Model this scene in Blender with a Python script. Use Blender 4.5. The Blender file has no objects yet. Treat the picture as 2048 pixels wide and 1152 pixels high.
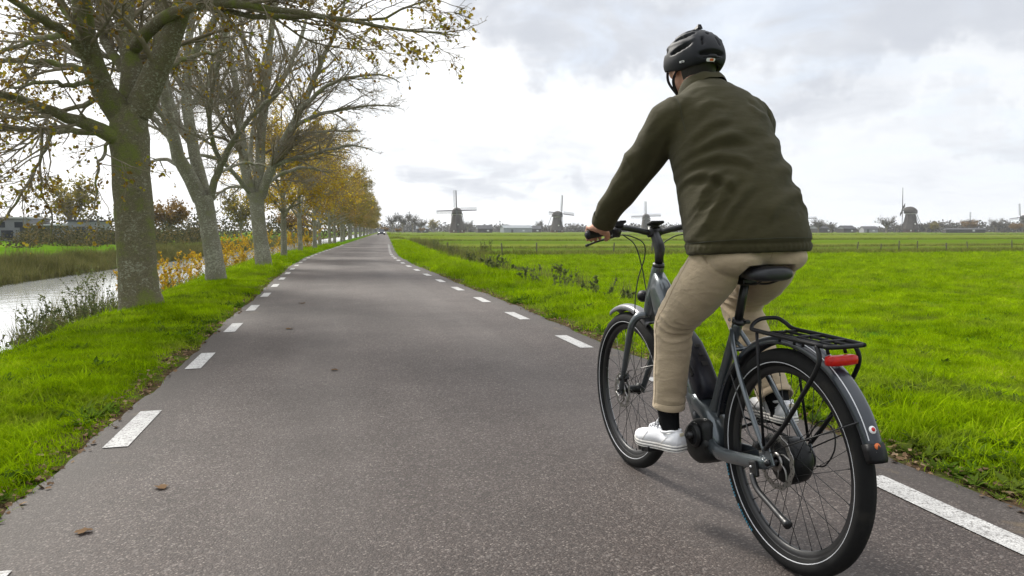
import bpy, math, random
import numpy as np
from mathutils import Vector, Matrix

# ------------------------------------------------------------------ scene, camera, sky, sun
scn = bpy.context.scene
COL = scn.collection
R = math.radians
CAM_H, CAM_YAW, CAM_PITCH = 1.081, R(13.388), R(4.3125)
cam_data = bpy.data.cameras.new('camera')
cam_data.sensor_width = 36.0
cam_data.lens = 1525.0 / 2048.0 * 36.0
cam_data.clip_start, cam_data.clip_end = 0.05, 9000.0
cam = bpy.data.objects.new('camera', cam_data)
COL.objects.link(cam)
cam.location = (0, 0, CAM_H)
cam.rotation_euler = (R(90) - CAM_PITCH, 0, -CAM_YAW)
scn.camera = cam
scn.view_settings.view_transform = 'Standard'
scn.view_settings.look = 'None'
scn.view_settings.gamma = 1.0
scn.view_settings.use_curve_mapping = False
scn.view_settings.exposure = 0.45
scn.cycles.max_bounces = 8
scn.cycles.diffuse_bounces = 3
scn.cycles.glossy_bounces = 3
scn.cycles.transmission_bounces = 4
scn.cycles.transparent_max_bounces = 6
scn.cycles.use_denoising = True
scn.cycles.caustics_reflective = False
scn.cycles.caustics_refractive = False

SUN_AZ, SUN_EL = R(-24), R(38)          # azimuth from +Y (the road), clockwise; a low November sun ahead on the left
SUN_DIR = Vector((math.sin(SUN_AZ) * math.cos(SUN_EL), math.cos(SUN_AZ) * math.cos(SUN_EL), math.sin(SUN_EL)))
sun_data = bpy.data.lights.new('sun', 'SUN')
sun_data.energy = 3.8
sun_data.angle = R(10)
sun_data.color = (1.0, 0.955, 0.88)
sun = bpy.data.objects.new('sun', sun_data)
COL.objects.link(sun)
sun.rotation_euler = SUN_DIR.to_track_quat('Z', 'Y').to_euler()
sun.location = (0, 0, 60)


class NT:
    """small helper round a node tree"""
    def __init__(s, tree):
        s.t = tree
        s.t.nodes.clear()

    def n(s, typ, **kw):
        nd = s.t.nodes.new(typ)
        for k, v in kw.items():
            if k.startswith('_'):
                setattr(nd, k[1:], v)
            else:
                key = k.replace('__', ' ')
                sock = nd.inputs[int(key[1:])] if key[0] == 'i' and key[1:].isdigit() else nd.inputs[key]
                if hasattr(v, 'is_output') or hasattr(v, 'links'):
                    s.t.links.new(v, sock)
                else:
                    sock.default_value = v
        return nd

    def l(s, a, b):
        s.t.links.new(a, b)

    def math(s, op, a, b=0.0, c=None, clamp=False):
        nd = s.t.nodes.new('ShaderNodeMath')
        nd.operation = op
        nd.use_clamp = clamp
        for i, v in enumerate((a, b, c)):
            if v is None:
                continue
            if hasattr(v, 'links'):
                s.t.links.new(v, nd.inputs[i])
            else:
                nd.inputs[i].default_value = v
        return nd.outputs[0]

    def vmath(s, op, a, b=None, scale=None):
        nd = s.t.nodes.new('ShaderNodeVectorMath')
        nd.operation = op
        for i, v in enumerate((a, b)):
            if v is None:
                continue
            if hasattr(v, 'links'):
                s.t.links.new(v, nd.inputs[i])
            else:
                nd.inputs[i].default_value = v
        if scale is not None:
            if hasattr(scale, 'links'):
                s.t.links.new(scale, nd.inputs['Scale'])
            else:
                nd.inputs['Scale'].default_value = scale
        return nd

    def noise(s, vec, scale, detail=4.0, rough=0.55, dist=0.0, dim='3D'):
        nd = s.n('ShaderNodeTexNoise', _noise_dimensions=dim, Scale=scale, Detail=detail, Roughness=rough, Distortion=dist)
        if vec is not None:
            s.l(vec, nd.inputs['Vector'])
        return nd.outputs[0]

    def ramp(s, fac, stops, interp='LINEAR'):
        nd = s.t.nodes.new('ShaderNodeValToRGB')
        nd.color_ramp.interpolation = interp
        els = nd.color_ramp.elements
        while len(els) < len(stops):
            els.new(0.5)
        for e, (p, c) in zip(els, stops):
            e.position = p
            c = (c, c, c) if isinstance(c, (int, float)) else c
            e.color = (c[0], c[1], c[2], 1.0)
        s.l(fac, nd.inputs[0])
        return nd.outputs[0]

    def mix(s, fac, a, b, blend='MIX'):
        nd = s.t.nodes.new('ShaderNodeMix')
        nd.data_type = 'RGBA'
        nd.blend_type = blend
        for i, v in ((0, fac), (6, a), (7, b)):
            if hasattr(v, 'links'):
                s.t.links.new(v, nd.inputs[i])
            else:
                nd.inputs[i].default_value = v if i == 0 else (v[0], v[1], v[2], 1.0)
        return nd.outputs[2]

    def smooth(s, x, a, b):
        nd = s.n('ShaderNodeMapRange', _interpolation_type='SMOOTHSTEP', Value=x)
        nd.inputs['From Min'].default_value = a
        nd.inputs['From Max'].default_value = b
        return nd.outputs[0]


# ---- the sky: thin blue behind a broken overcast, brightest round the veiled sun
world = bpy.data.worlds.new('World')
scn.world = world
world.use_nodes = True
w = NT(world.node_tree)
sky = w.n('ShaderNodeTexSky', _sky_type='NISHITA', _sun_disc=False, _sun_elevation=SUN_EL, _sun_rotation=SUN_AZ)
tc = w.n('ShaderNodeTexCoord')
d = tc.outputs['Generated']
sx = w.n('ShaderNodeSeparateXYZ', Vector=d)
dz = w.math('MAXIMUM', sx.outputs[2], 0.0)
den = w.math('ADD', dz, 0.16)
px = w.math('DIVIDE', sx.outputs[0], den)
py = w.math('DIVIDE', sx.outputs[1], den)
cp = w.n('ShaderNodeCombineXYZ', X=px, Y=py).outputs[0]
cpa = w.vmath('ADD', cp, (3.1, 1.7, 0.0)).outputs[0]
big = w.noise(cpa, 0.75, 5.0, 0.55, 0.5)
mid = w.noise(w.vmath('ADD', cp, (7.7, -2.3, 4.0)).outputs[0], 2.1, 6.0, 0.58, 0.6)
fine = w.noise(w.vmath('ADD', cp, (1.7, 9.3, 2.0)).outputs[0], 5.5, 5.0, 0.6, 0.2)
dens = w.math('ADD', w.math('MULTIPLY', big, 0.50), w.math('ADD', w.math('MULTIPLY', mid, 0.36), w.math('MULTIPLY', fine, 0.14)))
wob = w.n('ShaderNodeTexNoise', _noise_dimensions='3D', Scale=7.0, Detail=5.0, Roughness=0.6)
w.l(d, wob.inputs['Vector'])
dw = w.vmath('ADD', d, w.vmath('SCALE', w.vmath('SUBTRACT', wob.outputs['Color'], (0.5, 0.5, 0.5)).outputs[0], scale=0.28).outputs[0]).outputs[0]


def dir_of(az, el):
    return (math.sin(R(az)) * math.cos(R(el)), math.cos(R(az)) * math.cos(R(el)), math.sin(R(el)))


def bank(az, el, half_w, half_h):
    """soft elliptical bank of cloud round a compass direction"""
    c = Vector(dir_of(az, el))
    rt = Vector((math.cos(R(az)), -math.sin(R(az)), 0))
    up = rt.cross(c)
    v = w.vmath('SUBTRACT', dw, tuple(c)).outputs[0]
    a = w.math('DIVIDE', w.vmath('DOT_PRODUCT', v, tuple(rt)).outputs['Value'], math.sin(R(half_w)))
    b = w.math('DIVIDE', w.vmath('DOT_PRODUCT', v, tuple(up)).outputs['Value'], math.sin(R(half_h)))
    r2 = w.math('ADD', w.math('MULTIPLY', a, a), w.math('MULTIPLY', b, b))
    return w.smooth(r2, 1.25, 0.10)


tot = None
for az, el, hw, hh, amt in ((21, 14.5, 12, 4.6, .95), (40, 13, 14, 4.2, .9), (30, 17.5, 17, 4.0, .7), (9.5, 6.2, 11, 2.6, .50),
                               (33, 9.0, 10, 2.2, .45), (45, 6.0, 9, 1.5, .40), (16, 3.6, 9, 1.0, .3), (70, 24, 24, 9, .7), (150, 26, 34, 10, .7), (-110, 24, 34, 10, .7), (20, 55, 30, 13, .6)):
    bb = w.math('MULTIPLY', bank(az, el, hw, hh), amt)
    tot = bb if tot is None else w.math('MAXIMUM', tot, bb)
shade = w.math('ADD', w.math('MULTIPLY', tot, 0.62), w.math('MULTIPLY', w.math('SUBTRACT', dens, 0.48), 2.1))
shade = w.smooth(shade, -0.04, 0.76)
glow = w.math('MAXIMUM', w.vmath('DOT_PRODUCT', d, tuple(SUN_DIR)).outputs['Value'], 0.0)
glow = w.math('POWER', glow, 5.5)
white = w.mix(glow, (0.700, 0.720, 0.750), (1.50, 1.46, 1.40))
cloud = w.mix(shade, white, (0.49, 0.515, 0.565))
lift = w.math('ADD', 1.0, w.math('MULTIPLY', w.smooth(dz, 0.25, 1.0), 0.75))      # an overcast sky brightens to the zenith; strengthened out of view to add light
cloud = w.mix(1.0, cloud, w.n('ShaderNodeCombineXYZ', X=lift, Y=lift, Z=lift).outputs[0], 'MULTIPLY')
blue = w.mix(1.0, sky.outputs[0], (0.10, 0.10, 0.10), 'MULTIPLY')
gap = w.math('MULTIPLY', w.smooth(mid, 0.54, 0.36), 0.30)
skyc = w.mix(gap, cloud, w.mix(0.5, blue, (0.80, 0.88, 1.0)))
bg = w.n('ShaderNodeBackground', Color=skyc, Strength=1.0)
out = w.n('ShaderNodeOutputWorld', Surface=bg.outputs[0])


# ------------------------------------------------------------------ helpers
rng = np.random.default_rng(7)
random.seed(7)


def tag(o, label=None, category=None, group=None, kind=None):
    if label: o['label'] = label
    if category: o['category'] = category
    if group: o['group'] = group
    if kind: o['kind'] = kind
    return o


def empty(name, loc=(0, 0, 0), rz=0.0):
    o = bpy.data.objects.new(name, None)
    o.empty_display_size = 0.1
    COL.objects.link(o)
    o.location = loc
    o.rotation_euler = (0, 0, rz)
    return o


def link(name, me, mat=None, parent=None):
    o = bpy.data.objects.new(name, me)
    COL.objects.link(o)
    if mat is not None and len(me.materials) == 0:
        for m in (mat if isinstance(mat, (list, tuple)) else [mat]):
            me.materials.append(m)
    if parent is not None:
        o.parent = parent
    return o


def np_mesh(name, V, F, smooth=True, matidx=None):
    """V (n,3); F list of (m,k) arrays or lists of index tuples"""
    me = bpy.data.meshes.new(name)
    V = np.asarray(V, dtype=np.float32)
    Fs = [np.asarray(f, dtype=np.int32) for f in F if len(f)]
    counts = np.concatenate([np.full(len(f), f.shape[1], np.int32) for f in Fs])
    loops = np.concatenate([f.ravel() for f in Fs])
    me.vertices.add(len(V))
    me.vertices.foreach_set('co', V.ravel())
    me.loops.add(len(loops))
    me.loops.foreach_set('vertex_index', loops)
    me.polygons.add(len(counts))
    st = np.zeros(len(counts), np.int32)
    st[1:] = np.cumsum(counts)[:-1]
    me.polygons.foreach_set('loop_start', st)
    me.polygons.foreach_set('loop_total', counts)
    if matidx is not None:
        me.polygons.foreach_set('material_index', np.asarray(matidx, np.int32))
    me.polygons.foreach_set('use_smooth', np.full(len(counts), bool(smooth)))
    me.update(calc_edges=True)
    me.validate()
    return me


class MB:
    """collects shapes, built as ONE mesh object"""
    def __init__(s):
        s.v, s.f, s.m, s.s = [], [], [], []

    def add(s, V, F, mi=0, smooth=True):
        b = len(s.v)
        s.v.extend([tuple(map(float, p)) for p in V])
        for f in F:
            s.f.append(tuple(int(i) + b for i in f))
            s.m.append(mi)
            s.s.append(smooth)
        return s

    def tube(s, pts, rad, n=10, mi=0, caps=True, flat=None, up=None):
        """round tube along a path; rad number or list; flat = squash factor along the second normal"""
        P = [Vector(p) for p in pts]
        rad = [rad] * len(P) if isinstance(rad, (int, float)) else rad
        V, F = [], []
        T0 = (P[1] - P[0]).normalized()
        ref = Vector(up) if up is not None else (Vector((0, 0, 1)) if abs(T0.z) < 0.9 else Vector((1, 0, 0)))
        nx = T0.cross(ref).normalized()
        for i, p in enumerate(P):
            t = (P[min(i + 1, len(P) - 1)] - P[max(i - 1, 0)]).normalized()
            nx = (nx - t * nx.dot(t))
            nx = nx.normalized() if nx.length > 1e-6 else t.orthogonal().normalized()
            ny = t.cross(nx)
            r = rad[i]
            ra, rb = r if isinstance(r, (tuple, list)) else (r, r * (flat or 1.0))
            for k in range(n):
                a = 2 * math.pi * k / n
                V.append(p + nx * (math.cos(a) * ra) + ny * (math.sin(a) * rb))
        for i in range(len(P) - 1):
            for k in range(n):
                F.append((i * n + k, i * n + (k + 1) % n, (i + 1) * n + (k + 1) % n, (i + 1) * n + k))
        if caps:
            F.append(tuple(range(n))[::-1])
            F.append(tuple((len(P) - 1) * n + k for k in range(n)))
        return s.add(V, F, mi)

    def box(s, c, size, M=None, mi=0, bev=0.0):
        x, y, z = (q / 2 for q in size)
        if bev <= 0:
            V = [Vector((a * x, b * y, e * z)) for a in (-1, 1) for b in (-1, 1) for e in (-1, 1)]
            F = [(0, 1, 3, 2), (4, 6, 7, 5), (0, 4, 5, 1), (2, 3, 7, 6), (0, 2, 6, 4), (1, 5, 7, 3)]
        else:
            V, F = [], []
            q = min(bev, x * .99, y * .99, z * .99)
            prof = [(-z, -q), (-z + q * .3, -q * .3), (-z + q, 0), (z - q, 0), (z - q * .3, -q * .3), (z, -q)]
            nn = 12
            for zz, off in prof:
                for (cx, cy, a0) in ((x - q, y - q, 0), (-x + q, y - q, 90), (-x + q, -y + q, 180), (x - q, -y + q, 270)):
                    for k in range(3):
                        a = R(a0 + 45 * k)
                        rr = q + off
                        V.append(Vector((cx + math.cos(a) * rr, cy + math.sin(a) * rr, zz)))
            for i in range(len(prof) - 1):
                for k in range(nn):
                    F.append((i * nn + k, i * nn + (k + 1) % nn, (i + 1) * nn + (k + 1) % nn, (i + 1) * nn + k))
            F.append(tuple(range(nn))[::-1])
            F.append(tuple((len(prof) - 1) * nn + k for k in range(nn)))
        c = Vector(c)
        V = [(M @ v if M is not None else v) + c for v in V]
        return s.add(V, F, mi, smooth=False)

    def loft(s, rings, mi=0, caps=True, smooth=True, closed=True):
        """rings: list of equal-length point lists"""
        n = len(rings[0])
        V = [p for r in rings for p in r]
        F = []
        kk = n if closed else n - 1
        for i in range(len(rings) - 1):
            for k in range(kk):
                F.append((i * n + k, i * n + (k + 1) % n, (i + 1) * n + (k + 1) % n, (i + 1) * n + k))
        if caps:
            F.append(tuple(range(n))[::-1])
            F.append(tuple((len(rings) - 1) * n + k for k in range(n)))
        return s.add(V, F, mi, smooth)

    def lathe(s, prof, origin, axis, n=32, mi=0, smooth=True, arc=None, closed_prof=False):
        """prof: list of (radius, along) turned round axis through origin"""
        ax = Vector(axis).normalized()
        e1 = ax.orthogonal().normalized()
        if abs(ax.y) > .9:
            e1 = Vector((1, 0, 0)) - ax * ax.x
            e1.normalize()
        e2 = ax.cross(e1)
        o = Vector(origin)
        V, F = [], []
        m = len(prof)
        for k in range(n):
            a = 2 * math.pi * k / n
            dv = e1 * math.cos(a) + e2 * math.sin(a)
            for r, h in prof:
                V.append(o + dv * r + ax * h)
        mm = m if closed_prof else m - 1
        for k in range(n):
            for j in range(mm):
                F.append((k * m + j, k * m + (j + 1) % m, ((k + 1) % n) * m + (j + 1) % m, ((k + 1) % n) * m + j))
        return s.add(V, F, mi, smooth)

    def torus(s, origin, axis, R0, r, n=48, k=10, mi=0):
        prof = [(R0 + r * math.cos(2 * math.pi * j / k), r * math.sin(2 * math.pi * j / k)) for j in range(k)]
        return s.lathe(prof, origin, axis, n, mi, True, closed_prof=True)

    def ball(s, c, r, n=14, m=9, mi=0, M=None):
        c = Vector(c)
        r = (r, r, r) if isinstance(r, (int, float)) else r
        V, F = [], []
        for i in range(1, m):
            ph = math.pi * i / m
            for k in range(n):
                a = 2 * math.pi * k / n
                v = Vector((r[0] * math.sin(ph) * math.cos(a), r[1] * math.sin(ph) * math.sin(a), r[2] * math.cos(ph)))
                V.append((M @ v if M is not None else v) + c)
        for i in range(m - 2):
            for k in range(n):
                F.append((i * n + k, (i + 1) * n + k, (i + 1) * n + (k + 1) % n, i * n + (k + 1) % n))
        t = Vector((0, 0, r[2]))
        b = len(V)
        V.append((M @ t if M is not None else t) + c)
        V.append((M @ -t if M is not None else -t) + c)
        for k in range(n):
            F.append((b, k, (k + 1) % n))
            F.append((b + 1, (m - 2) * n + (k + 1) % n, (m - 2) * n + k))
        return s.add(V, F, mi)

    def mesh(s, name):
        me = bpy.data.meshes.new(name)
        me.from_pydata(s.v, [], s.f)
        me.polygons.foreach_set('material_index', s.m)
        me.polygons.foreach_set('use_smooth', s.s)
        me.update()
        return me

    def build(s, name, mat, parent=None, autos=None):
        me = s.mesh(name)
        o = link(name, me, mat, parent)
        if autos:
            me.set_sharp_from_angle(angle=R(autos))
        return o


def bez(p, n=12):
    """smooth Catmull-Rom path through points"""
    P = [Vector(q) for q in p]
    P = [P[0] * 2 - P[1]] + P + [P[-1] * 2 - P[-2]]
    o = []
    for i in range(1, len(P) - 2):
        for k in range(n):
            t = k / n
            a, b, c, e = P[i - 1], P[i], P[i + 1], P[i + 2]
            o.append(0.5 * ((2 * b) + (c - a) * t + (2 * a - 5 * b + 4 * c - e) * t * t + (3 * b - a - 3 * c + e) * t ** 3))
    o.append(P[-2])
    return o


def mat(name, col, rough=0.6, metal=0.0, var=0.0, vscale=20.0, bump=0.0, bscale=200.0, coat=0.0, spec=0.5, dirt=None, sheen=0.0, emit=None):
    """plain procedural material: base colour with noise variation, fine relief"""
    m = bpy.data.materials.new(name)
    m.use_nodes = True
    t = NT(m.node_tree)
    b = t.n('ShaderNodeBsdfPrincipled', Roughness=rough, Metallic=metal)
    b.inputs['Specular IOR Level'].default_value = spec
    b.inputs['Coat Weight'].default_value = coat
    b.inputs['Sheen Weight'].default_value = sheen
    o = t.n('ShaderNodeOutputMaterial', Surface=b.outputs[0])
    tcn = t.n('ShaderNodeTexCoord').outputs['Object']
    c = tuple(col) + (1.0,)
    if var > 0:
        nz = t.noise(tcn, vscale, 5.0, 0.6)
        lo = [x * (1 - var) for x in col]
        hi = [min(1, x * (1 + var)) for x in col]
        cc = t.ramp(nz, [(0.28, lo), (0.72, hi)])
        if dirt:
            dn = t.noise(tcn, vscale * 0.35, 6.0, 0.65)
            cc = t.mix(t.smooth(dn, 0.52, 0.72), cc, dirt)
        t.l(cc, b.inputs['Base Color'])
        rr = t.math('ADD', rough - 0.08, t.math('MULTIPLY', nz, 0.16))
        t.l(rr, b.inputs['Roughness'])
    else:
        b.inputs['Base Color'].default_value = c
    if bump > 0:
        bn = t.n('ShaderNodeBump', Strength=1.0, Distance=bump, Height=t.noise(tcn, bscale, 3.0, 0.6))
        t.l(bn.outputs[0], b.inputs['Normal'])
    if emit:
        b.inputs['Emission Color'].default_value = tuple(emit[:3]) + (1,)
        b.inputs['Emission Strength'].default_value = emit[3]
    return m


def road_x(y):
    """the road runs straight, then bends gently to the right"""
    y = np.asarray(y, float)
    a, b, s = 18.0, 42.0, 0.070
    t = np.clip((y - a) / (b - a), 0, 1)
    return np.where(y < a, 0, np.where(y < b, s * (b - a) * (t ** 3 - 0.5 * t ** 4), s * (b - a) * 0.5 + s * (y - b)))


ROAD_L, ROAD_R = -1.22, 2.60       # edges of the asphalt beside the camera
WATER_Z = -1.0

_px = np.array([-4000, -300, -60, -30, -22, -17, -14.2, -13.0, -12.4, -11.5, -7.5, -6.3, -5.4, -4.5, -3.7, -3.1, -2.5, -1.7, -1.26, -1.0, 2.4, 2.64, 3.0, 3.6, 4.3, 4.9, 5.6, 6.4, 8, 14, 40, 300, 4000])
_pz = np.array([-.45, -.45, -.45, -.42, -.38, -.42, -.62, -.85, -1.12, -1.7, -1.7, -1.35, -1.08, -.78, -.44, -.16, -.01, .015, -.025, -.03, -.03, -.03, .02, .05, -.02, -.16, -.27, -.31, -.33, -.35, -.38, -.4, -.4])


def ground_z(x, y):
    x = np.asarray(x, float)
    y = np.asarray(y, float)
    u = x - road_x(y)
    z = np.interp(u, _px, _pz)
    bumpy = .022 * np.sin(x * 1.9 + 1.3 * np.sin(y * .7)) * np.sin(y * 1.3 + .8 * np.sin(x * 1.1)) + .012 * np.sin(x * 4.1 + y * 2.3) * np.sin(y * 3.7 - x * 1.7)
    edge = np.clip(np.minimum(np.abs(u - ROAD_L), np.abs(u - ROAD_R)) / .7, 0, 1) * ((u < ROAD_L) | (u > ROAD_R))
    return z + bumpy * edge


# ------------------------------------------------------------------ ground, road, water
def geo_steps(a, b, n):
    return list(np.geomspace(a, b, n))


gx = sorted(set([-4000, -2500, -1500, -900, -600, -400, -250, -160, -110, -80, -60, -45, -36] + list(np.arange(-30, -14, 1.0)) + list(np.arange(-14, 9, .22)) +
                list(np.arange(9, 20, .6)) + list(np.arange(20, 60, 2.5)) + [65, 75, 90, 110, 140, 180, 250, 350, 500, 700, 1000, 1500, 2500, 4000]))
gy = sorted(set([-900, -300, -100, -40, -15] + list(np.arange(-8, 26, .3)) + list(np.arange(26, 60, 1.0)) + list(np.arange(60, 140, 4.0)) + list(np.arange(140, 320, 12)) +
                [340, 380, 430, 500, 600, 750, 1000, 1400, 2000, 3000, 4500, 7000]))
GX, GY = np.meshgrid(np.array(gx), np.array(gy))
near = np.clip(1 - (np.abs(GX) - 60) / 200, 0, 1)
WX = GX + road_x(GY) * near
GZ = ground_z(WX, GY)
V = np.stack([WX, GY, GZ], -1).reshape(-1, 3)
ny_, nx_ = GX.shape
idx = np.arange(ny_ * nx_).reshape(ny_, nx_)
F = np.stack([idx[:-1, :-1], idx[:-1, 1:], idx[1:, 1:], idx[1:, :-1]], -1).reshape(-1, 4)
gm = bpy.data.materials.new('grassland')
gm.use_nodes = True
t = NT(gm.node_tree)
pos = t.n('ShaderNodeNewGeometry').outputs['Position']
sp = t.n('ShaderNodeSeparateXYZ', Vector=pos)
X, Y, Z = sp.outputs
n1 = t.noise(pos, 0.35, 5.0, 0.6)
n2 = t.noise(pos, 2.6, 5.0, 0.65)
n3 = t.noise(pos, 22.0, 4.0, 0.7)
stretch = t.n('ShaderNodeMapping', Vector=pos, Scale=(0.02, 0.16, 1.0)).outputs[0]
n4 = t.noise(stretch, 1.0, 5.0, 0.6)
nfar = t.noise(t.n('ShaderNodeMapping', Vector=pos, Scale=(0.004, 0.05, 1.0)).outputs[0], 1.0, 4.0, 0.6)
g = t.ramp(n1, [(0.30, (0.042, 0.095, 0.003)), (0.5, (0.068, 0.145, 0.004)), (0.70, (0.105, 0.190, 0.006))])
g = t.mix(t.math('MULTIPLY', t.smooth(n2, 0.42, 0.66), 0.5), g, (0.060, 0.125, 0.014))
g = t.mix(t.math('MULTIPLY', t.smooth(n3, 0.48, 0.66), 0.5), g, (0.030, 0.062, 0.010))
yel = t.smooth(n4, 0.46, 0.66)
g = t.mix(t.math('MULTIPLY', yel, 0.35), g, (0.20, 0.25, 0.03))
# rough pasture beyond the fence: duller, with straw bands
far = t.math('MULTIPLY', t.smooth(Y, 41.0, 46.0), t.smooth(X, 2.0, 9.0))
past = t.ramp(nfar, [(0.32, (0.050, 0.078, 0.008)), (0.47, (0.078, 0.125, 0.010)), (0.60, (0.125, 0.140, 0.026)), (0.70, (0.082, 0.135, 0.011))])
past = t.mix(t.math('MULTIPLY', t.smooth(n4, 0.5, 0.6), 0.35), past, (0.06, 0.07, 0.022))
g = t.mix(far, g, past)
# earth at the foot of the asphalt and on the canal banks
earth = t.ramp(n3, [(0.3, (0.030, 0.021, 0.013)), (0.7, (0.085, 0.060, 0.036))])
low = t.smooth(Z, -0.55, -0.95)
g = t.mix(low, g, earth)
rx = t.math('SUBTRACT', X, 0.0)
e1 = t.smooth(t.math('ABSOLUTE', t.math('ADD', rx, 1.22)), 0.9, 0.10)
e2 = t.smooth(t.math('ABSOLUTE', t.math('SUBTRACT', rx, 2.60)), 0.42, 0.06)
nearm = t.math('MULTIPLY', t.math('MAXIMUM', e1, e2), t.smooth(Y, 26.0, 18.0))
g = t.mix(t.math('MULTIPLY', nearm, t.smooth(n2, 0.30, 0.55)), g, earth)
b = t.n('ShaderNodeBsdfPrincipled', Roughness=0.95)
b.inputs['Specular IOR Level'].default_value = 0.0
t.l(g, b.inputs['Base Color'])
bh = t.math('ADD', t.math('MULTIPLY', n2, 0.05), t.math('MULTIPLY', n3, 0.02))
bp = t.n('ShaderNodeBump', Strength=0.9, Distance=1.0, Height=bh)
t.l(bp.outputs[0], b.inputs['Normal'])
t.n('ShaderNodeOutputMaterial', Surface=b.outputs[0])
ground = link('ground', np_mesh('ground', V, [F]), gm)
tag(ground, kind='structure', label='flat green meadow and verges on both sides of the road')

# asphalt
am = bpy.data.materials.new('asphalt')
am.use_nodes = True
t = NT(am.node_tree)
pos = t.n('ShaderNodeNewGeometry').outputs['Position']
sp = t.n('ShaderNodeSeparateXYZ', Vector=pos)
u = t.n('ShaderNodeAttribute', _attribute_name='across').outputs['Fac']
vor = t.n('ShaderNodeTexVoronoi', _feature='F1', Scale=140.0, Vector=pos)
vor2 = t.n('ShaderNodeTexVoronoi', _feature='F1', Scale=85.0, Vector=pos)
nA = t.noise(pos, 300.0, 3.0, 0.6)
nB = t.noise(pos, 1.1, 6.0, 0.62)
nC = t.noise(t.n('ShaderNodeMapping', Vector=pos, Scale=(2.2, 0.16, 1.0)).outputs[0], 1.0, 5.0, 0.6)
stone = t.n('ShaderNodeSeparateColor', Color=vor.outputs['Color']).outputs[0]
stone2 = t.n('ShaderNodeSeparateColor', Color=vor2.outputs['Color']).outputs[1]
c = t.ramp(stone, [(0.0, (0.058, 0.046, 0.042)), (0.5, (0.099, 0.082, 0.075)), (0.82, (0.146, 0.124, 0.115)), (0.94, (0.215, 0.190, 0.174)), (1.0, (0.32, 0.29, 0.265))])
c = t.mix(t.math('MULTIPLY', t.smooth(vor.outputs['Distance'], 0.28, 0.62), 0.6), c, (0.052, 0.047, 0.045))
c = t.mix(t.math('MULTIPLY', t.smooth(stone2, 0.93, 0.98), 0.35), c, (0.26, 0.245, 0.235))
c = t.mix(t.math('MULTIPLY', t.smooth(stone2, 0.08, 0.03), 0.5), c, (0.040, 0.037, 0.035))
# polished wheel tracks, hairline cracks
tr1 = t.smooth(t.math('ABSOLUTE', t.math('SUBTRACT', u, -0.10)), 0.42, 0.08)
tr2 = t.smooth(t.math('ABSOLUTE', t.math('SUBTRACT', u, 1.45)), 0.42, 0.08)
trk_ = t.math('MULTIPLY', t.math('MAXIMUM', tr1, tr2), t.math('ADD', 0.10, t.math('MULTIPLY', nC, 0.22)))
c = t.mix(trk_, c, (0.150, 0.139, 0.132))
ck = t.n('ShaderNodeTexVoronoi', _feature='DISTANCE_TO_EDGE', Scale=0.42, Vector=t.vmath('ADD', pos, t.vmath('SCALE', t.n('ShaderNodeTexNoise', Vector=pos, Scale=3.0, Detail=5.0).outputs['Color'], scale=0.35).outputs[0]).outputs[0])
crk = t.math('MULTIPLY', t.smooth(ck.outputs['Distance'], 0.0045, 0.0012), t.smooth(t.noise(pos, 0.33, 3.0, 0.5), 0.54, 0.62))
c = t.mix(t.math('MULTIPLY', crk, 0.55), c, (0.030, 0.027, 0.025))
big = t.ramp(nB, [(0.28, (0.56, 0.53, 0.51)), (0.72, (0.87, 0.83, 0.805))])
c = t.mix(1.0, c, big, 'MULTIPLY')
trk = t.ramp(nC, [(0.35, (0.90, 0.89, 0.885)), (0.65, (1.08, 1.08, 1.08))])
c = t.mix(1.0, c, trk, 'MULTIPLY')
edge = t.math('MINIMUM', t.math('SUBTRACT', u, ROAD_L), t.math('SUBTRACT', ROAD_R, u))
damp = t.math('MULTIPLY', t.smooth(t.math('ADD', edge, t.math('MULTIPLY', t.math('SUBTRACT', nB, 0.5), 0.5)), 0.45, 0.04), 0.60)
c = t.mix(damp, c, (0.050, 0.043, 0.038))
mud = t.math('MULTIPLY', t.smooth(t.noise(pos, 2.3, 6.0, 0.7), 0.60, 0.70), t.smooth(edge, 0.45, 0.1))
c = t.mix(t.math('MULTIPLY', mud, 0.7), c, (0.115, 0.088, 0.058))
b = t.n('ShaderNodeBsdfPrincipled', Roughness=0.68)
b.inputs['Specular IOR Level'].default_value = 0.20
t.l(c, b.inputs['Base Color'])
h = t.math('ADD', t.math('MULTIPLY', vor.outputs['Distance'], -0.0030), t.math('MULTIPLY', nA, 0.0012))
h = t.math('ADD', h, t.math('MULTIPLY', nB, 0.01))
bp = t.n('ShaderNodeBump', Strength=0.8, Distance=1.0, Height=h)
t.l(bp.outputs[0], b.inputs['Normal'])
t.n('ShaderNodeOutputMaterial', Surface=b.outputs[0])
ys = np.array(list(np.arange(-12, 26, .12)) + list(np.arange(26, 120, 1.0)) + list(np.arange(120, 760, 6.0)))
us = np.array([ROAD_L - .03, ROAD_L, ROAD_L + .06] + list(np.linspace(ROAD_L + .3, ROAD_R - .3, 11)) + [ROAD_R - .06, ROAD_R, ROAD_R + .03])
UU, YY = np.meshgrid(us, ys)
jl = .022 * np.sin(ys * 5.3) * np.sin(ys * 1.7 + 1) + .028 * np.sin(ys * .9 + 2) + rng.normal(0, .007, len(ys))
jr = .026 * np.sin(ys * 4.1 + 2) * np.sin(ys * 1.3) + .032 * np.sin(ys * .7) + rng.normal(0, .009, len(ys))
wl = np.clip(1 - (UU - ROAD_L + .03) / .35, 0, 1)
wr = np.clip(1 - (ROAD_R + .03 - UU) / .35, 0, 1)
UJ = UU + wl * jl[:, None] + wr * jr[:, None]
ZZ = .0132 * (1 - ((UU - .69) / 1.93) ** 2) - .0132
ZZ[:, 0] = -.05
ZZ[:, -1] = -.05
V = np.stack([UJ + road_x(YY), YY, ZZ], -1).reshape(-1, 3)
m_, n_ = UU.shape
idx = np.arange(m_ * n_).reshape(m_, n_)
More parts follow.
